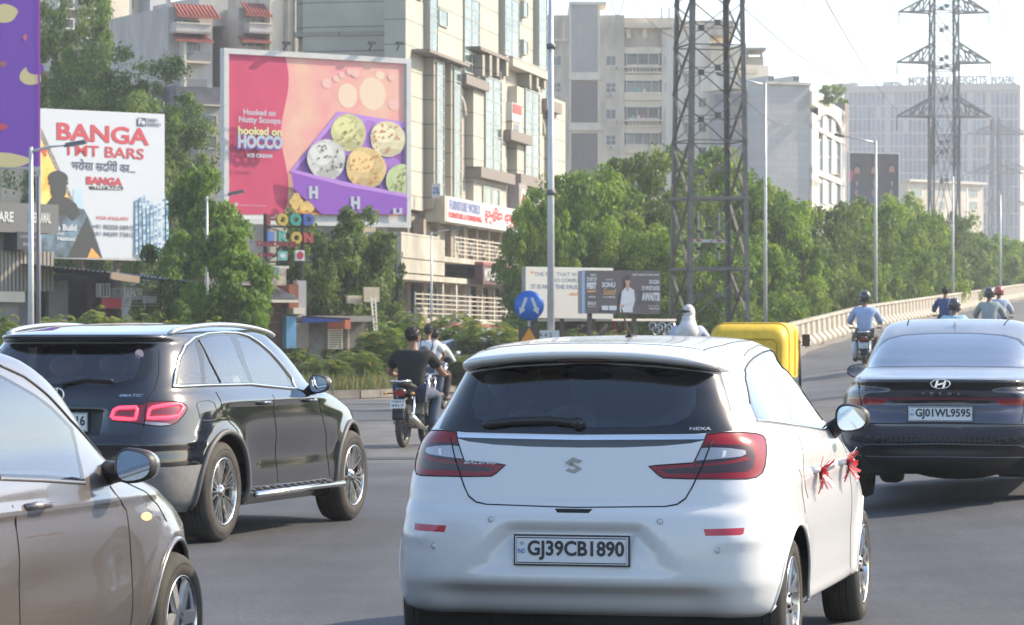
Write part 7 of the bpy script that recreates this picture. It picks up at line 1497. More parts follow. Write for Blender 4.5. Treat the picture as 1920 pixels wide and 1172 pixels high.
# ------------------------------------------------------------------ lattice towers, poles, wires
GALV = mat('tower_steel', (.18, .165, .145), .6, .3, vary=.3, vscale=2); GALVF = mat('far_steel', (.16, .17, .18), .6, .3)
def lattice(name, x, y, rot, wid, levels, m, th, label, arms=(), thd=None, detail=True):
    "square lattice mast: wid(z) side length, levels = heights of the panel joints"
    R = empty(name, (x, y, 0), rot, label, 'pylon'); thd = thd or th * .55
    def cn(k, z): w_ = wid(z) / 2; return Vector(((-1, 1, 1, -1)[k] * w_, (-1, -1, 1, 1)[k] * w_, z))
    for k in range(4):
        b = MB(); 
        for z0, z1 in zip(levels, levels[1:]):
            p, q = cn(k, z0), cn(k, z1); ix, iy = -math.copysign(th / 2, p.x), -math.copysign(th / 2, p.y)
            b.bar(p + Vector((ix, 0, 0)), q + Vector((ix, 0, 0)), th, th * .18, m, (0, 1, 0)); b.bar(p + Vector((0, iy, 0)), q + Vector((0, iy, 0)), th * .18, th, m, (0, 1, 0))
        b.build('leg', R)
    for k in range(4):
        k2 = (k + 1) % 4
        for i, (z0, z1) in enumerate(zip(levels, levels[1:])):
            b = MB(); b.bar(cn(k, z0), cn(k2, z1), thd, thd * .25, m); b.bar(cn(k2, z0), cn(k, z1), thd, thd * .25, m)
            if detail and i % 2 == 0: b.bar(cn(k, z0), cn(k2, z0), thd, thd * .4, m)
            if detail:
                mid = (cn(k, z0) + cn(k2, z1)) / 2; 
                if wid(z0) > 1.8:
                    b.bar(cn(k, (z0 + z1) / 2), mid, thd * .7, thd * .2, m); b.bar(cn(k2, (z0 + z1) / 2), mid, thd * .7, thd * .2, m)
                b.box(mid, (thd * 2.4, thd * .5, thd * 2.4), m, rotz(math.pi / 2 * k))
            b.build('bracing', R)
    for z, half, hh in arms:
        for sg in (-1, 1):
            b = MB(); tip = Vector((sg * half, 0, z)); w_ = wid(z) / 2
            for yy in (-w_, w_):
                b.bar((sg * w_, yy, z), tip, thd, thd, m); b.bar((sg * w_, yy, z + hh), tip, thd, thd, m)
                for t in (.3, .6): p = Vector((sg * w_, yy, z)).lerp(tip, t); q = Vector((sg * w_, yy, z + hh)).lerp(tip, t); b.bar(p, q, thd * .7, thd * .7, m); b.bar(p, Vector((sg * w_, yy, z + hh)).lerp(tip, t - .3), thd * .7, thd * .7, m)
            b.build('crossarm', R)
            i_ = MB(); i_.tube([tip, tip + Vector((0, 0, -1.4))], [.04, .04], mat('insulator', (.12, .07, .06), .3), 6)
            for j in range(5): i_.lathe([(.03, 0), (.11, -.04), (.03, -.1)], tip + Vector((0, 0, -.25 - j * .2)), (0, 0, 1), MATS['insulator'], 8)
            i_.build('insulator', R)
    return R
x0 = at(1330, 0, 118)
LV = [0, 2.1, 4.0, 6.6, 8.7, 10.5, 12.2, 13.8, 15.4, 17]
tw = lattice('lattice_tower', x0.x, 118, rad(14), lambda z: 2.42 - z * .028, LV, GALV, .17, 'big close steel lattice tower rising out of the top of the frame, right of centre')
tw['category'] = 'tower'
b = MB()
for z in (4.0, 6.6):
    for k in range(4):
        w_ = (2.42 - z * .028) / 2; c = [Vector((-w_, -w_, z)), Vector((w_, -w_, z)), Vector((w_, w_, z)), Vector((-w_, w_, z))]; b.bar(c[k], c[(k + 1) % 4], .16, .1, GALV)
b.build('belt', tw)
ins = MB()
for x_ in (-.35, .45):
    ins.bar((x_, .2, 4.4), (x_, .2, 6.1), .05, .05, STEEL)
    for j in range(3): ins.lathe([(.03, 0), (.13, .05), (.03, .12)], (x_, .2, 4.7 + j * .32), (0, 0, 1), mat('insulator_red', (.45, .10, .06), .4) if j % 2 else PLB, 8)
ins.bar((-.6, .2, 5.05), (.7, .2, 5.05), .05, .12, mat('white_bar', (.6, .6, .6), .5)); ins.build('switchgear', tw)
X = at(1770, 0, 330); s_ = FOC / 330
zz = lambda py: CH + (HOR - py) / s_
lattice('power_pylon', X.x, 330, rad(4), lambda z: 3.0 - z * .01, [0, 4.5, 8, 11, zz(400 / 1.831), 19, 22.3, zz(215 / 1.831), 29, 31.5, zz(40 / 1.831), 36, 38], GALVF, .19, 'tallest power pylon with three pairs of arms in front of the office block', [(zz(400 / 1.831), 4.9, 1.9), (zz(215 / 1.831), 4.9, 1.9), (zz(42 / 1.831), 4.7, 1.8)], .17)
for px, d, tops, hw, wleg, lab in ((1866, 560, (325, 252), 5.2, 2.6, 'second power pylon, seen right of the tallest one'), (1884, 720, (318, 250, 385), 6.4, 3.2, 'third power pylon at the right edge of the office block'), (1868, 900, (400, 352), 7, 4.2, 'farthest and smallest power pylon near the right edge')):
    X = at(px, 0, d); s_ = FOC / d; za = [CH + (HOR - t) / s_ for t in tops]; top = max(za) + 3
    lattice('power_pylon', X.x, d, rad(10), lambda z, w_=wleg, t=top: w_ * (1 - .5 * z / t), [top * k / 9 for k in range(10)], GALVF, .2, lab, [(z, hw, 1.6) for z in za], .14, False)
# lamp posts
PST = mat('post_grey', (.58, .58, .57), .45, .4, vary=.1, vscale=3); PSD = mat('post_dark', (.15, .15, .16), .6, .3)
def lamp_post(px, ytop, d, r, label, arm=None, ground=0.0, m=PST, group=None, yb=None, name='street_lamp', double=False, lean=0):
    s = FOC / d; H = CH + (HOR - ytop) / s - ground; R = empty(name, ((px - 960) / s, d, ground), 0, label, 'lamp post' if arm else 'pole', group)
    b = MB(); b.tube([(0, 0, 0), (lean * .5, 0, H * .5), (lean, 0, H)], [r, r * .8, r * .55], m, 10); b.tube([(0, 0, -.05), (0, 0, .25)], r * 1.5, m, 10); b.build('post', R)
    if arm:
        for (dx, dz) in (arm if isinstance(arm, list) else [arm]):
            a = Vector((lean, 0, H - .1)); e = a + Vector((dx / s, -.6 * (abs(dx) / s) * 0 - .1, dz / s)); b = MB(); b.tube([a, a.lerp(e, .5) + Vector((0, 0, .03)), e], [r * .42, r * .35, r * .3], m, 8); b.build('arm', R)
            q = MB(); di = (e - a).normalized(); L = .55; R3 = Matrix.Rotation(-math.atan2(di.z, di.x), 3, 'Y'); q.box(e + di * L * .35, (L, .2, .09), PSD, R3, .8); h_ = q.build('lamp_head', R); g_ = MB(); g_.box(e + di * L * .4 + Vector((0, 0, -.05)), (L * .6, .15, .02), mat('lens', (.6, .6, .55), .3), R3); g_.build('lens', h_)
    return R
bp = lamp_post(1033, -70, 70, .092, 'thickest pale steel pole, rising out of the frame behind the white car', ground=0, name='steel_pole')
pl = MB(); z = CH + (HOR - 628) / (FOC / 70); pl.box((-.13, -.13, z), (.62, .02, .2), SW); pl.text('4 4 5', -.26, .02, z - .05, z + .05, -.145, INK); pl.build('number_board', bp)
bz = MB()
for k in (7.8, 4.6): bz.tube([(0, 0, k), (0, 0, k + .12)], .1, PSD, 10)
bz.build('clamp', bp, kind='stuff')
lamp_post(58, 276, 76, .085, 'bright steel lamp post at the far left with an arm over the billboard', (70, 12)); lamp_post(72, 330, 78, .07, 'dark rusty pole right behind the leftmost lamp post', None, m=PSD, name='steel_pole')
lamp_post(388, 368, 100, .06, 'slim lamp post in front of the bright green tree', (44, 10)); lamp_post(809, 435, 128, .06, 'slim lamp post in front of the shopping building', (36, 9))
GP = 'lamp posts along the ramp'
def onb(d): return road_z(lerp_tab(BL, d), d)
lamp_post(1435, 155, 128, .085, 'tallest ramp lamp post, nearest to the lattice tower', (-72, 16), onb(128) - 1, group=GP); lamp_post(1642, 264, 158, .10, 'ramp lamp post in front of the poster of three men', (-62, 12), 2.0 - .6, group=GP); lamp_post(1787, 330, 196, .09, 'thin ramp lamp post at the foot of the large pylon', None, 2.8, group=GP); lamp_post(1876, 366, 232, .09, 'farthest thin ramp lamp post near the right edge', None, 3.8, group=GP)
lamp_post(1813, 352, 300, .12, 'far pale pole between the two thin ramp lamp posts', None, 3.0, name='steel_pole')
# wires
WR = mat('wire', (.05, .05, .055), .6)
def wire(a, b_, sag, label, r=.012, n=22):
    p, q = at(*a), at(*b_); m = MB(); m.tube([p.lerp(q, k / n) + Vector((0, 0, -sag * 4 * (k / n) * (1 - k / n))) for k in range(n + 1)], r, WR, 4, caps=False); o = m.build('power_line'); tag(o, label, 'wire', 'power lines in the sky'); return o
wire((1395, 15, 118), (1683, 128, 330), 2.2, 'sagging wire from the lattice tower to the middle arm of the tallest pylon', .022)
wire((1545, -5, 150), (1684, 210, 330), .5, 'steep dark wire crossing the sky to the lower left arm of the tallest pylon', .028)
wire((1660, -5, 200), (1742, 75, 330), .3, 'short wire at the top right of the sky left of the tallest pylon', .03)
wire((1870, -5, 240), (1915, 120, 330), .4, 'thin wire in the top right corner of the sky', .028)
wire((1400, 190, 118), (1500, 230, 262), .6, 'wire in front of the blank grey side wall', .018)
wire((1395, 300, 118), (1640, 560, 150), .2, 'thin stay wire slanting across the trees right of the tower', .012)
wire((1503, -10, 150), (1522, -10, 152), -(-.55), 'small hanging loop of wire at the top of the sky', .016)
wire((1143, -10, 140), (1172, -10, 140), .9, 'hanging loop of wire at the top in front of the grey apartments', .014)
wire((1185, -5, 140), (1265, 70, 118), .3, 'wire from the top edge to the lattice tower', .014)
wire((388, 380, 100), (290, 530, 99), 1.0, 'loose cable from the slim lamp post down to the restaurant shed', .012)
wire((388, 372, 100), (205, 520, 99), 1.2, 'second loose cable from the slim lamp post to the restaurant shed', .012)
wire((0, 345, 90), (60, 330, 76), .2, 'short cable at the far left below the purple billboard', .012)
wire((1590, 205, 262), (1700, 150, 700), .5, 'faint wire over the far rooftops', .02)
# traffic sign and hazard marker
R = empty('traffic_sign', (at(992, 0, 64).x, 64, 0), 0, 'round blue sign with two white arrows pointing down to both sides', 'traffic sign')
zc = CH + (HOR - 573) / (FOC / 64); b = MB(); b.bar((0, .04, 0), (0, .04, zc + .2), .05, .05, STEEL); b.build('post', R)
b = MB(); TB = mat('sign_traffic_blue', (.03, .15, .52), .4); b.lathe([(.001, 0), (.3, 0), (.3, .012), (.001, .012)], (0, 0, zc), (0, 1, 0), TB, 40); plate_ = b.build('sign_disc', R)
b = MB()
for sg in (-1, 1):
    d_ = Vector((sg * .36, 0, -.93)).normalized(); n_ = Vector((d_.z, 0, -d_.x)); c = Vector((sg * .115, -.004, zc + .0)); a = c - d_ * .17; e = c + d_ * .06; tip = c + d_ * .19
    b.add([a - n_ * .03, a + n_ * .03, e + n_ * .03, e - n_ * .03], [(0, 1, 2, 3)], SW); b.add([e - n_ * .07, e + n_ * .07, tip], [(0, 1, 2)], SW)
b.build('arrows', plate_)
R = empty('hazard_marker', (at(992, 0, 63.5).x, 63.5, 0), 0, 'black board with an orange triangle below the round blue sign', 'hazard marker'); z1 = CH + (HOR - 612) / (FOC / 63.5)
b = MB(); b.bb(-.21, .21, 0, .02, z1 - .85, z1, BLK); b.bb(-.03, .03, .02, .06, 0, z1, STEEL); b.build('board', R); b = MB(); 
for k in range(2): b.flat([(-.2, z1 - .36 - k * .4), (.2, z1 - .36 - k * .4), (0, z1 - .03 - k * .4)], -.004, mat('orange_reflector', (.75, .28, .02), .4))
b.build('triangle', R)
b = MB(); b.lathe([(.001, .12), (.1, .1), (.1, .0)], (0, 0, 0), (0, 0, 1), PALE, 12)
# ------------------------------------------------------------------ people on two wheels, three wheeler
def skin_mesh(name, joints, bones, parent, mats, root=0, sub_=1, matf=None):
    me = bpy.data.meshes.new(name); me.from_pydata([j[0] for j in joints], bones, []); o = bpy.data.objects.new('tmp', me); COL.objects.link(o)
    md = o.modifiers.new('s', 'SKIN'); md.use_smooth_shade = True; md.branch_smoothing = .6
    for i, j in enumerate(joints): me.skin_vertices[0].data[i].radius = (j[1], j[2] if len(j) > 2 else j[1])
    me.skin_vertices[0].data[root].use_root = True
    sd = o.modifiers.new('u', 'SUBSURF'); sd.levels = sub_
    dg = bpy.context.evaluated_depsgraph_get(); ev = o.evaluated_get(dg); m2 = bpy.data.meshes.new_from_object(ev, depsgraph=dg); m2.name = name
    bpy.data.objects.remove(o); bpy.data.meshes.remove(me); m2.materials.clear()
    for m in mats: m2.materials.append(m)
    if matf: m2.polygons.foreach_set('material_index', [matf(p.center) for p in m2.polygons])
    m2.polygons.foreach_set('use_smooth', [True] * len(m2.polygons)); m2.update(); return link(name, m2, parent)
SKIN = mat('skin', (.28, .15, .09), .55); SKIN2 = mat('skin_light', (.36, .2, .13), .55); HAIR = mat('hair_black', (.012, .01, .009), .6)
def cloth(name, c): return mat('cloth_' + name, c, .85, vary=.18, vscale=9, bump=.35, bscale=7)
def rider(loc, rz, label, shirt, pants, head, pose='ride', scale=1.0, sleeves=.5, shoe=(.03, .03, .03), lean=.12, look=0, group=None, hips=.80, knee=.24, back=None, skin=SKIN):
    "seated astride, y forward; built round the hips"
    R = empty('person', loc, rz, label, 'person', group); R.scale = (scale,) * 3
    H = Vector((0, 0, hips)); ch = H + Vector((0, lean * .9, .42)); nk = H + Vector((0, lean * 1.25, .58)); hd = nk + Vector((look * .0, .03, .16))
    sh = [H + Vector((s * .19, lean * 1.15, .50)) for s in (-1, 1)]; handy = .58 if pose == 'ride' else .30
    el = [sh[k] + Vector((s * .13, .16, -.26)) for k, s in enumerate((-1, 1))]; ha = [Vector((s * (.31 if pose == 'ride' else .2), H.y + handy, H.z + (.20 if pose == 'ride' else .12))) for s in (-1, 1)]
    kn = [H + Vector((s * (.10 + knee * .5), .42, -.06)) for s in (-1, 1)]; an = [H + Vector((s * .2, .26, -.52)) for s in (-1, 1)]; to = [a + Vector((s * .03, .19, -.04)) for a, s in zip(an, (-1, 1))]
    J = [(H, .13, .105), (H + Vector((0, lean * .4, .2)), .12, .09), (ch, .13, .09), (nk, .06), (hd - Vector((0, 0, .03)), .055)]; Bn = [(0, 1), (1, 2), (2, 3), (3, 4)]
    for k in range(2):
        b0 = len(J); J += [(sh[k], .060), (el[k], .044), (ha[k] - (ha[k] - el[k]) * .18, .032)]; Bn += [(2, b0), (b0, b0 + 1), (b0 + 1, b0 + 2)]
        b0 = len(J); J += [(H + Vector(((-1, 1)[k] * .1, .05, -.03)), .11), (kn[k], .072), (an[k], .045), (to[k], .04)]; Bn += [(0, b0), (b0, b0 + 1), (b0 + 1, b0 + 2), (b0 + 2, b0 + 3)]
    skin_mesh('body', J, Bn, R, [skin])
    g = 1.14
    ST = [(H + Vector((0, 0, -.06)), .20, .17), (H + Vector((0, lean * .4, .2)), .20, .155), (ch, .22, .16), (nk - Vector((0, 0, .05)), .095)]; SB = [(0, 1), (1, 2), (2, 3)]
    for k in range(2):
        b0 = len(ST); e = el[k] if sleeves >= 1 else sh[k].lerp(el[k], .75); ST += [(sh[k], .105), (e, .075)]; SB += [(2, b0), (b0, b0 + 1)]
        if sleeves >= 1: ST.append((ha[k] - (ha[k] - el[k]) * .22, .05)); SB.append((b0 + 1, b0 + 2))
    skin_mesh('shirt', ST, SB, R, [shirt])
    PT = [(H + Vector((0, 0, -.02)), .155, .13)]; PB = []
    for k in range(2):
        b0 = len(PT); PT += [(H + Vector(((-1, 1)[k] * .1, .05, -.03)), .125), (kn[k], .086), (an[k], .062)]; PB += [(0, b0), (b0, b0 + 1), (b0 + 1, b0 + 2)]
    skin_mesh('trousers', PT, PB, R, [pants])
    for k in range(2):
        b = MB(); b.tube([an[k] + Vector((0, -.07, -.05)), an[k] + Vector((0, .0, -.045)), to[k] + Vector((0, .02, -.01))], [.035, .05, .036], mat('shoe%.2f' % shoe[0], shoe, .6), 8); b.build('shoe', R)
        if True:   # hands: palm, four unequal bent fingers and a thumb round the grip
            b = MB(); p = ha[k]; s = (-1, 1)[k]; b.ell(p + Vector((0, -.02, .012)), (.042, .042, .02), skin, 10, 6)
            for j, L in enumerate((.026, .031, .029, .022)):
                q = p + Vector((s * (.03 - .02 * j), .016, .012)); b.tube([q, q + Vector((0, L, .0)), q + Vector((0, L + .012, -.024)), q + Vector((0, L - .014, -.036))], [.0095, .009, .0085, .007], skin, 6)
            b.tube([p + Vector((-s * .038, -.02, .005)), p + Vector((-s * .05, .004, -.012)), p + Vector((-s * .036, .024, -.026))], [.011, .010, .008], skin, 6); b.build('hand', R)
    # head with face, ears
    Rt = Matrix.Rotation(look, 3, 'Z'); b = MB(); b.ell(hd, (.078, .096, .115), skin, 16, 12, Rt)
    for s in (-1, 1): b.ell(hd + Rt @ Vector((s * .078, -.005, -.01)), (.012, .022, .03), skin, 8, 6); b.ell(hd + Rt @ Vector((s * .032, .085, .012)), (.014, .01, .008), mat('eye_white', (.6, .6, .58), .3), 8, 5); b.ell(hd + Rt @ Vector((s * .032, .092, .012)), (.006, .005, .006), HAIR, 6, 4)
    b.ell(hd + Rt @ Vector((0, .1, -.02)), (.014, .02, .024), skin, 8, 6); b.ell(hd + Rt @ Vector((0, .09, -.062)), (.026, .01, .008), mat('lips', (.3, .1, .09), .5), 8, 5); b.build('head', R)
    kind, col = head; b = MB()
    if kind == 'hair':
        b.ell(hd + Rt @ Vector((0, -.018, .024)), (.090, .102, .110), HAIR, 18, 12, Rt)
        q = random.Random(int(loc[0] * 100))
        for k in range(60):
            a = q.uniform(0, 6.28); e = q.uniform(-.1, 1.4); d_ = Rt @ Vector((math.cos(a) * math.cos(e), math.sin(a) * math.cos(e) - .15, math.sin(e))); p = hd + Vector((0, -.018, .024)) + Vector((d_.x * .086, d_.y * .098, d_.z * .106)); b.tube([p, p + d_ * .02 + Vector((0, 0, -.012))], [.012, .003], HAIR, 4)
        b.build('hair', R)
    elif kind == 'helmet':
        hm = mat('helmet_%.2f%.2f' % col[:2], col, .18, coat=.6); b.ell(hd + Vector((0, -.012, .022)), (.125, .145, .135), hm, 20, 14); b.lathe([(.118, 0), (.128, .02), (.122, .045)], hd + Vector((0, -.005, -.085)), (0, 0, 1), PLB, 18); b.box(hd + Rt @ Vector((0, .12, .01)), (.17, .05, .09), BLK, Rt); b.build('helmet', R)
    else:
        wm = cloth('scarf_white', (.62, .6, .6)); b.ell(hd + Vector((0, -.005, .01)), (.098, .118, .132), wm, 18, 12); b.tube([hd + Rt @ Vector((-.1, .04, .03)), hd + Rt @ Vector((-.05, .115, .03)), hd + Rt @ Vector((.05, .115, .03)), hd + Rt @ Vector((.1, .04, .03))], .024, PLB, 6); b.ell(hd + Rt @ Vector((0, .108, .055)), (.05, .02, .02), skin, 8, 5)
        b.tube([hd + Vector((0, -.01, -.02)), hd + Vector((0, -.02, -.1)), nk + Vector((0, -.01, -.02)), ch + Vector((0, -.01, .04)), ch + Vector((0, -.03, -.12))], [.098, .105, .135, .2, .17], wm, 16); b.tube([ch + Vector((-.12, .08, .05)), ch + Vector((-.14, .12, -.25))], [.07, .05], wm, 8); b.build('scarf', R)
    if back:
        b = MB()
        for s in (-1, 1): b.tube([H + Vector((s * .12, lean - .13, .36)), H + Vector((s * .13, lean - .02, .57)), H + Vector((s * .14, lean + .15, .4))], .02, back, 6)
        b.ell(H + Vector((0, lean * .5 - .2, .25)), (.15, .09, .2), back, 14, 10); b.build('backpack_straps' if False else 'rucksack', R) if False else b.build('rucksack', R)
    return R
def motorcycle(loc, rz, label, tank=(.02, .02, .025), side=(.05, .05, .055), kind='bike', group=None, plate_txt=None, bag=False, name='motorcycle'):
    R = empty(name, loc, rz, label, 'motorcycle' if kind == 'bike' else 'scooter', group); TK = mat('tank_%.2f%.2f' % tank[:2], tank, .2, coat=.8); SD = mat('side_%.2f' % side[0], side, .35, .3); ENG = mat('engine', (.28, .27, .26), .4, .8, vary=.4, vscale=12)
    wb, Rw, rr0 = (1.27, .30, .225) if kind == 'bike' else (1.25, .23, .13)
    for y in (-wb / 2 + .0, wb / 2):
        b = MB(); b.lathe([(rr0, -.03), (Rw - .03, -.045), (Rw - .008, -.03), (Rw, 0), (Rw - .008, .03), (Rw - .03, .045), (rr0, .03)], (0, y, Rw), (1, 0, 0), RUB, 30); t_ = b.build('wheel', R)
        b = MB(); b.lathe([(rr0 + .01, -.03), (rr0 - .02, -.02), (rr0 - .02, .02), (rr0 + .01, .03)], (0, y, Rw), (1, 0, 0), ALLOYD, 24); b.lathe([(.04, -.06), (.04, .06)], (0, y, Rw), (1, 0, 0), ENG, 12)
        for k in range(6): a = k * math.pi / 3; b.bar((0, y + .03 * math.cos(a), Rw + .03 * math.sin(a)), (0, y + rr0 * math.cos(a), Rw + rr0 * math.sin(a)), .02, .03, ALLOYD)
        b.build('rim', t_)
    ry = -wb / 2
    if kind == 'bike':
        b = MB(); b.ell((0, .14, .82), (.13, .24, .12), TK, 16, 10); b.build('fuel_tank', R)
        b = MB(); b.tube([(0, -.72, .86), (0, -.45, .83), (0, -.15, .79), (0, .02, .8)], [.07, .12, .13, .09], mat('seat_black', (.02, .02, .02), .7), 12, flat=.45); b.build('seat', R)
        b = MB(); b.prism([(-.80, .80), (-.55, .66), (-.2, .60), (-.1, .76), (-.5, .80)], (-.11, 0, 0), (0, 1, 0), (0, 0, 1), (1, 0, 0), .22, TK); b.ell((0, -.78, .76), (.09, .10, .06), TK, 12, 8); b.build('tail_cowl', R)
        b = MB(); b.box((0, -.885, .745), (.14, .04, .075), LRED); b.build('tail_lamp', R)
        b = MB(); b.tube([(-.11, -.55, .88), (-.13, -.8, .91), (0, -.92, .90), (.13, -.8, .91), (.11, -.55, .88)], .013, CHROME, 6); b.build('grab_rail', R)
        b = MB(); b.prism([(-.86, .68), (-.97, .42), (-.93, .38), (-.80, .62)], (-.075, 0, 0), (0, 1, 0), (0, 0, 1), (1, 0, 0), .15, PLB); b.tube([(0, ry - .33, .5), (0, ry - .2, .64), (0, ry, .68), (0, ry + .25, .6)], .075, PLB, 8, flat=.3); b.build('mudguard', R)
        b = MB(); b.box((0, .12, .46), (.26, .34, .3), ENG); b.lathe([(.11, -.16), (.12, 0), (.11, .16)], (0, .02, .36), (1, 0, 0), ENG, 16)
        for k in range(5): b.box((0, .2, .52 + k * .03), (.3, .2, .008), ENG)
        b.build('engine', R)
        b = MB(); b.tube([(0, -.1, .72), (0, .55, .92)], .03, SD, 8); b.tube([(0, .5, .92), (0, .1, .3), (0, -.15, .32), (0, -.15, .7)], .026, SD, 8)
        for s in (-1, 1): b.tube([(s * .1, -.1, .34), (s * .1, ry, Rw)], .022, SD, 6); b.tube([(s * .12, ry + .03, Rw + .02), (s * .11, ry + .15, .68)], .028, CHROME, 8); b.tube([(s * .07, .5, .95), (s * .085, wb / 2, Rw)], .022, CHROME, 8)
        b.build('chassis', R)
        b = MB(); b.tube([(.12, .25, .3), (.15, 0, .24), (.16, -.35, .3), (.17, -.9, .42)], [.022, .025, .045, .05], mat('silencer', (.45, .42, .38), .3, .8), 10); b.build('exhaust_pipe', R)
        b = MB(); b.tube([(0, wb / 2 - .3, .52), (0, wb / 2 - .1, .63), (0, wb / 2 + .12, .6)], .065, TK, 8, flat=.3); b.build('front_mudguard', R)
        b = MB(); b.ell((0, .62, .9), (.11, .09, .11), TK, 14, 8); b.build('headlamp', R)
        hz = 1.0
    else:
        b = MB(); b.prism([(-.88, .74), (-.9, .5), (-.6, .30), (-.15, .28), (-.12, .62), (-.4, .72)], (-.17, 0, 0), (0, 1, 0), (0, 0, 1), (1, 0, 0), .34, TK); b.ell((0, -.7, .64), (.19, .2, .15), TK, 14, 8); b.build('rear_body', R)
        b = MB(); b.tube([(0, -.85, .78), (0, -.45, .78), (0, -.1, .74)], [.1, .15, .12], mat('seat_black', (.02, .02, .02), .7), 12, flat=.45); b.build('seat', R)
        b = MB(); b.box((0, .1, .26), (.3, .5, .05), PLB); b.prism([(.35, .25), (.5, .6), (.52, .95), (.46, .98), (.38, .6), (.28, .28)], (-.2, 0, 0), (0, 1, 0), (0, 0, 1), (1, 0, 0), .4, TK); b.build('front_apron', R)
        b = MB(); b.box((0, -.9, .66), (.2, .04, .07), LRED); b.build('tail_lamp', R); b = MB(); b.tube([(0, .45, 1.0), (0, .6, .3)], .035, SD, 8); b.ell((0, .5, 1.0), (.12, .08, .08), TK, 12, 8); b.build('steering_head', R)
        b = MB(); b.tube([(.2, -.1, .25), (.2, -.85, .3)], [.04, .05], PLB, 10); b.build('exhaust_pipe', R); b = MB(); b.tube([(0, wb / 2 - .2, .44), (0, wb / 2, .5), (0, wb / 2 + .2, .4)], .08, TK, 8, flat=.4); b.build('front_mudguard', R); hz = 1.02
    b = MB(); b.tube([(-.36, .48, hz), (-.12, .54, hz - .02), (0, .56, hz - .03), (.12, .54, hz - .02), (.36, .48, hz)], .014, CHROME, 8)
    for s in (-1, 1): b.tube([(s * .26, .5, hz), (s * .38, .475, hz)], .019, PLB, 8); b.tube([(s * .25, .54, hz - .01), (s * .36, .53, hz - .02)], .006, CHROME, 5)
    b.build('handlebar', R)
    for s in (-1, 1):
        b = MB(); b.tube([(s * .22, .5, hz), (s * .33, .48, hz + .15)], .006, CHROME, 5); b.ell((s * .36, .48, hz + .18), (.065, .02, .042), PLB, 12, 8); o = b.build('side_mirror', R); g_ = MB(); g_.disc(s * .36, hz + .18, .052, .034, .458, MIR, 14); g_.build('mirror_glass', o)
    for s in (-1, 1): b = MB(); b.tube([(s * .07, -.86, .74), (s * .17, -.88, .74)], .01, PLB, 6); b.ell((s * .19, -.88, .74), (.03, .025, .02), mat('indicator', (.7, .3, .04), .3), 8, 6); b.build('indicator', R)
    b = MB(); b.box((0, -.955, .60), (.2, .008, .12), PLATE); o = b.build('number_plate', R)
    if plate_txt:
        b = MB()
        for k, t_ in enumerate(plate_txt.split()): b.text(t_, -.085, .085, .612 - k * .052, .648 - k * .052, -.961, INK, bold=.02)
        b.build('lettering', o)
    b = MB(); b.tube([(-.05, .0, .3), (-.28, .05, .3)], .015, PLB, 6); b.tube([(.05, .0, .3), (.28, .05, .3)], .015, PLB, 6); b.build('foot_rest', R)
    if bag: q = MB(); q.ell((-.22, -.55, .5), (.09, .2, .2), mat('plastic_bag', (.6, .6, .62), .4), 12, 8); o = q.build('carrier_bag'); o.location = R.location; o.rotation_euler = R.rotation_euler; tag(o, 'white plastic bag hanging on the side of the light blue rider\'s motorcycle', 'bag')
    return R
def place(px, d, dz=0): p = at(px, 0, d); return Vector((p.x, d, road_z(p.x, d) + dz))
def duo(px, d, rz, mlabel, rlabel, shirt, pants, head, kind='bike', hips=.86, **k):
    p = place(px, d); mk = {a: k.pop(a) for a in ('tank', 'side', 'plate_txt', 'bag') if a in k}
    M = motorcycle(p, rz, mlabel, kind=kind, name='motorcycle' if kind == 'bike' else 'scooter', **mk); off = Matrix.Rotation(rz, 3, 'Z') @ Vector((0, -.22, 0)); return M, rider(p + off, rz, rlabel, shirt, pants, head, hips=hips, **k)
JEAN = cloth('jeans', (.07, .09, .14)); DKP = cloth('dark', (.03, .03, .035)); GRP = cloth('grey', (.14, .13, .12))
_m, _p = duo(777, 44, -rad(12), 'black motorcycle with red tail lamp ridden by the man in a black shirt', 'man in a black shirt and grey jeans riding, seen from behind', cloth('black', (.012, .012, .013)), JEAN, ('hair', 0), plate_txt='GJ01 4417', scale=1.0, hips=.77, sleeves=.5, lean=.1, look=-.5, side=(.3, .28, .26))
_p.scale = (1.16, 1.08, 1.0)
duo(817, 66, -rad(13), 'second motorcycle ahead of the rider in black', 'front rider in a white shirt on the two-up motorcycle', cloth('white', (.70, .70, .70)), DKP, ('hair', 0), sleeves=1, scale=1.0, hips=.80, tank=(.03, .03, .05))
p = place(807, 65.2); rider(p + Vector((-.08, -.25, .02)), -rad(13), 'pillion passenger in a white shirt with a grey rucksack', MATS['cloth_white'], JEAN, ('hair', 0), pose='hold', hips=.86, scale=1.0, back=cloth('ruck', (.12, .12, .13)), sleeves=.5)
duo(1622, 73, -rad(8), 'motorcycle with a round red tail lamp ridden by the man in light blue', 'man in a light blue shirt and dark helmet on the ramp', cloth('light_blue', (.36, .46, .66)), GRP, ('helmet', (.05, .05, .045)), sleeves=1, plate_txt='GJ01 HB', bag=True, scale=1.08, hips=.82, tank=(.02, .02, .03), lean=.06)
duo(1773, 92, -rad(10), 'motorcycle of the man in dark blue, hidden behind the saloon', 'man in dark blue shirt without a helmet, second farthest up the ramp', cloth('dark_blue', (.04, .07, .20)), DKP, ('hair', 0), sleeves=1, scale=1.06)
duo(1789, 62, -rad(8), 'scooter of the rider in pale cyan, mostly behind the saloon roof', 'rider in a pale cyan shirt and dark helmet just above the saloon roof', cloth('cyan', (.38, .60, .68)), JEAN, ('helmet', (.06, .06, .06)), kind='scooter', tank=(.3, .34, .4), scale=1.0, sleeves=.5, hips=.80)
duo(1855, 80, -rad(10), 'motorcycle of the man in grey green near the right edge', 'man in a grey green shirt and dark helmet near the right edge', cloth('grey_green', (.30, .34, .34)), GRP, ('helmet', (.05, .05, .06)), sleeves=1, scale=1.08, hips=.82)
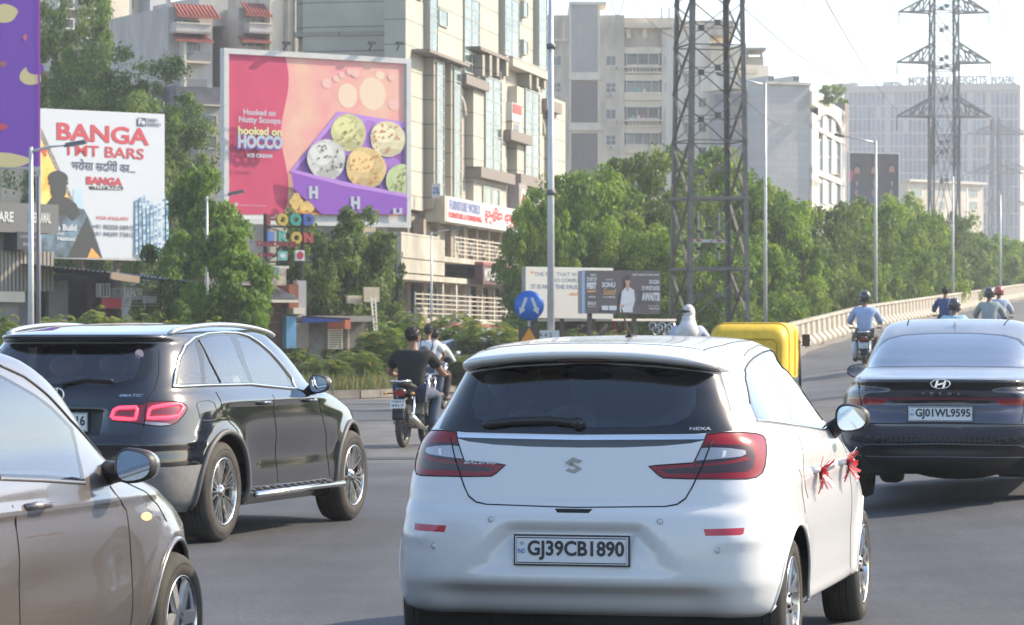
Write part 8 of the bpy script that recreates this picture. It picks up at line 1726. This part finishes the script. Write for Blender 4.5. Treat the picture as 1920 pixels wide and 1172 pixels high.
duo(1873, 88, -rad(10), 'motorcycle of the rider with the red helmet', 'rider with a red and white helmet behind the man in grey green', cloth('pale_blue', (.45, .5, .6)), DKP, ('helmet', (.42, .08, .06)), sleeves=1, scale=1.06)
M_, _r = duo(1292, 52, -rad(14), 'pale scooter of the woman in the white headscarf', 'woman with her face wrapped in a white scarf and dark glasses, beside the lattice tower', cloth('lilac', (.45, .48, .62)), GRP, ('scarf', 0), kind='scooter', tank=(.4, .4, .42), sleeves=1, scale=1.06, hips=.97, look=2.3)
p = place(1281, 51.4); rider(p + Vector((-.05, -.45, .0)), -rad(14), 'child with dark hair sitting low behind the woman in the headscarf', cloth('child_blue', (.2, .25, .5)), DKP, ('hair', 0), pose='hold', hips=.66, scale=.8)
# yellow three wheeler
AY = mat('auto_yellow', (.78, .50, .03), .55, vary=.22, vscale=3, bump=.5, bscale=2.5); AG = mat('auto_green', (.03, .22, .09), .35, coat=.5)
p = place(1402, 50, -.24); A = empty('auto_rickshaw', p, -rad(13), 'yellow hooded three wheeler between the white hatchback and the barrier', 'auto rickshaw')
def rsec(w_, z0, z1, r, n=6):
    o = [(-w_, z0)]
    for k in range(n + 1): t = math.pi - k * math.pi / 2 / n; o.append((-w_ + r + r * math.cos(t), z1 - r + r * math.sin(t)))
    for k in range(n + 1): t = math.pi / 2 - k * math.pi / 2 / n; o.append((w_ - r + r * math.cos(t), z1 - r + r * math.sin(t)))
    o.append((w_, z0)); return o
b = MB(); secs = [(-.05, .58, 1.0, 1.62, .16), (-.02, .62, .98, 1.72, .2), (.08, .65, .98, 1.80, .22), (.25, .66, .98, 1.85, .2), (.6, .66, .98, 1.87, .18), (1.3, .655, .98, 1.86, .12), (1.75, .62, 1.45, 1.80, .12), (1.95, .58, 1.5, 1.70, .1)]
vs_ = []
for y, w1, z0, z1, r in secs: vs_ += [(x, y, z) for x, z in rsec(w1, z0, z1, r)]
n = 16; b.add(vs_, [(i * n + j, i * n + j + 1, (i + 1) * n + j + 1, (i + 1) * n + j) for i in range(len(secs) - 1) for j in range(n - 1)], AY, True); b.add(vs_[:n], [tuple(range(n))], AY); b.build('hood', A)
b = MB(); b.tube([(x, -.055, z) for x, z in rsec(.50, 1.12, 1.60, .1)], .012, mat('hood_seam', (.45, .27, .01), .6), 6); b.tube([(-.5, -.055, 1.12), (.5, -.055, 1.12)], .012, MATS['hood_seam'], 6); 
for yy, ww, zt_ in ((.25, .66, 1.85), (.95, .66, 1.865), (1.6, .635, 1.83)): b.tube([(x * 1.004, yy, z + .004) for x, z in rsec(ww, 1.0, zt_, .19)], .011, MATS['hood_seam'], 6)
b.build('hood_seam', A, kind='stuff')
b = MB(); b.bb(-.34, .34, -.068, -.05, 1.16, 1.34, mat('pvc_window', (.2, .2, .18), .2)); b.build('rear_window', A)
A.scale = (.93, .95, .97)
b = MB(); vs_ = []
for y, w1, z0, z1, r in ((-.1, .6, .38, 1.0, .05), (0, .65, .32, 1.0, .05), (.9, .66, .32, .99, .05), (1.0, .64, .32, .55, .05), (1.9, .58, .34, .6, .05), (2.3, .3, .4, 1.0, .1)): vs_ += [(x, y, z) for x, z in rsec(w1, z0, z1, r)]
b.add(vs_, [(i * n + j, i * n + j + 1, (i + 1) * n + j + 1, (i + 1) * n + j) for i in range(5) for j in range(n - 1)], AG, True); b.add(vs_[:n], [tuple(range(n))], AG); b.build('body', A)
for s in (-1, 1):
    b = MB(); b.tube([(s * .62, 1.9, .6), (s * .60, 1.93, 1.6)], .025, PLB, 8); b.tube([(s * .64, .9, .98), (s * .64, .9, 1.7)], .02, PLB, 8); b.build('hood_frame', A)
    b = MB(); b.box((s * .5, -.11, .8), (.14, .03, .1), LRED); b.build('tail_lamp', A)
    b = MB(); b.lathe([(.12, -.04), (.19, -.05), (.2, -.02), (.2, .03), (.12, .05), (.02, .04)], (s * .56, .3, .2), (1, 0, 0), RUB, 24); b.build('wheel', A)
    b = MB(); b.tube([(s * .6, 1.6, 1.55), (s * .74, 1.55, 1.55)], .01, PLB, 6); b.box((s * .77, 1.55, 1.58), (.13, .05, .2), PLB); b.build('side_mirror', A)
b = MB(); b.lathe([(.12, -.04), (.19, -.05), (.2, -.02), (.2, .03), (.12, .05)], (0, 2.2, .2), (1, 0, 0), RUB, 24); b.build('wheel', A)
b = MB(); b.box((0, .45, .75), (1.1, .5, .14), SEAT); b.box((0, .15, 1.05), (1.1, .12, .5), SEAT); b.build('seat', A)
b = MB(); b.box((0, -.12, .62), (.34, .01, .14), mat('plate_yellow', (.7, .55, .1), .5)); b.build('number_plate', A)
# parked white car behind, only its roof shows
pk = Car('parked_car', (at(1075, 0, 92).x - 1.5, 92, 0), -rad(70), [(.25, .1, 3.9, .72, 4, 4), (.5, 0, 4, .84, 4.5, 4), (.8, .05, 3.8, .85, 4.5, 4), (.95, .1, 3.1, .82, 4.5, 4), (1.05, .15, 2.9, .76, 4.4, 4), (1.3, .35, 2.5, .66, 4.4, 4), (1.42, .6, 2.1, .55, 4, 4), (1.5, 1.2, 1.6, .2, 3, 3)], 1.8, 'white parked car whose roof shows behind the steel pole', 'car', None, 40, 50)
pk.cut('side_window', GLS, [Vector((1, y, z)) for y, z in ((.5, 1.0), (.6, 1.25), (1.0, 1.38), (1.9, 1.38), (2.7, 1.02))], 'side'); pk.finish(WHITE); wheels(pk, (.7, 3.2), .83, .3, .3, .2, .2, 'cover')
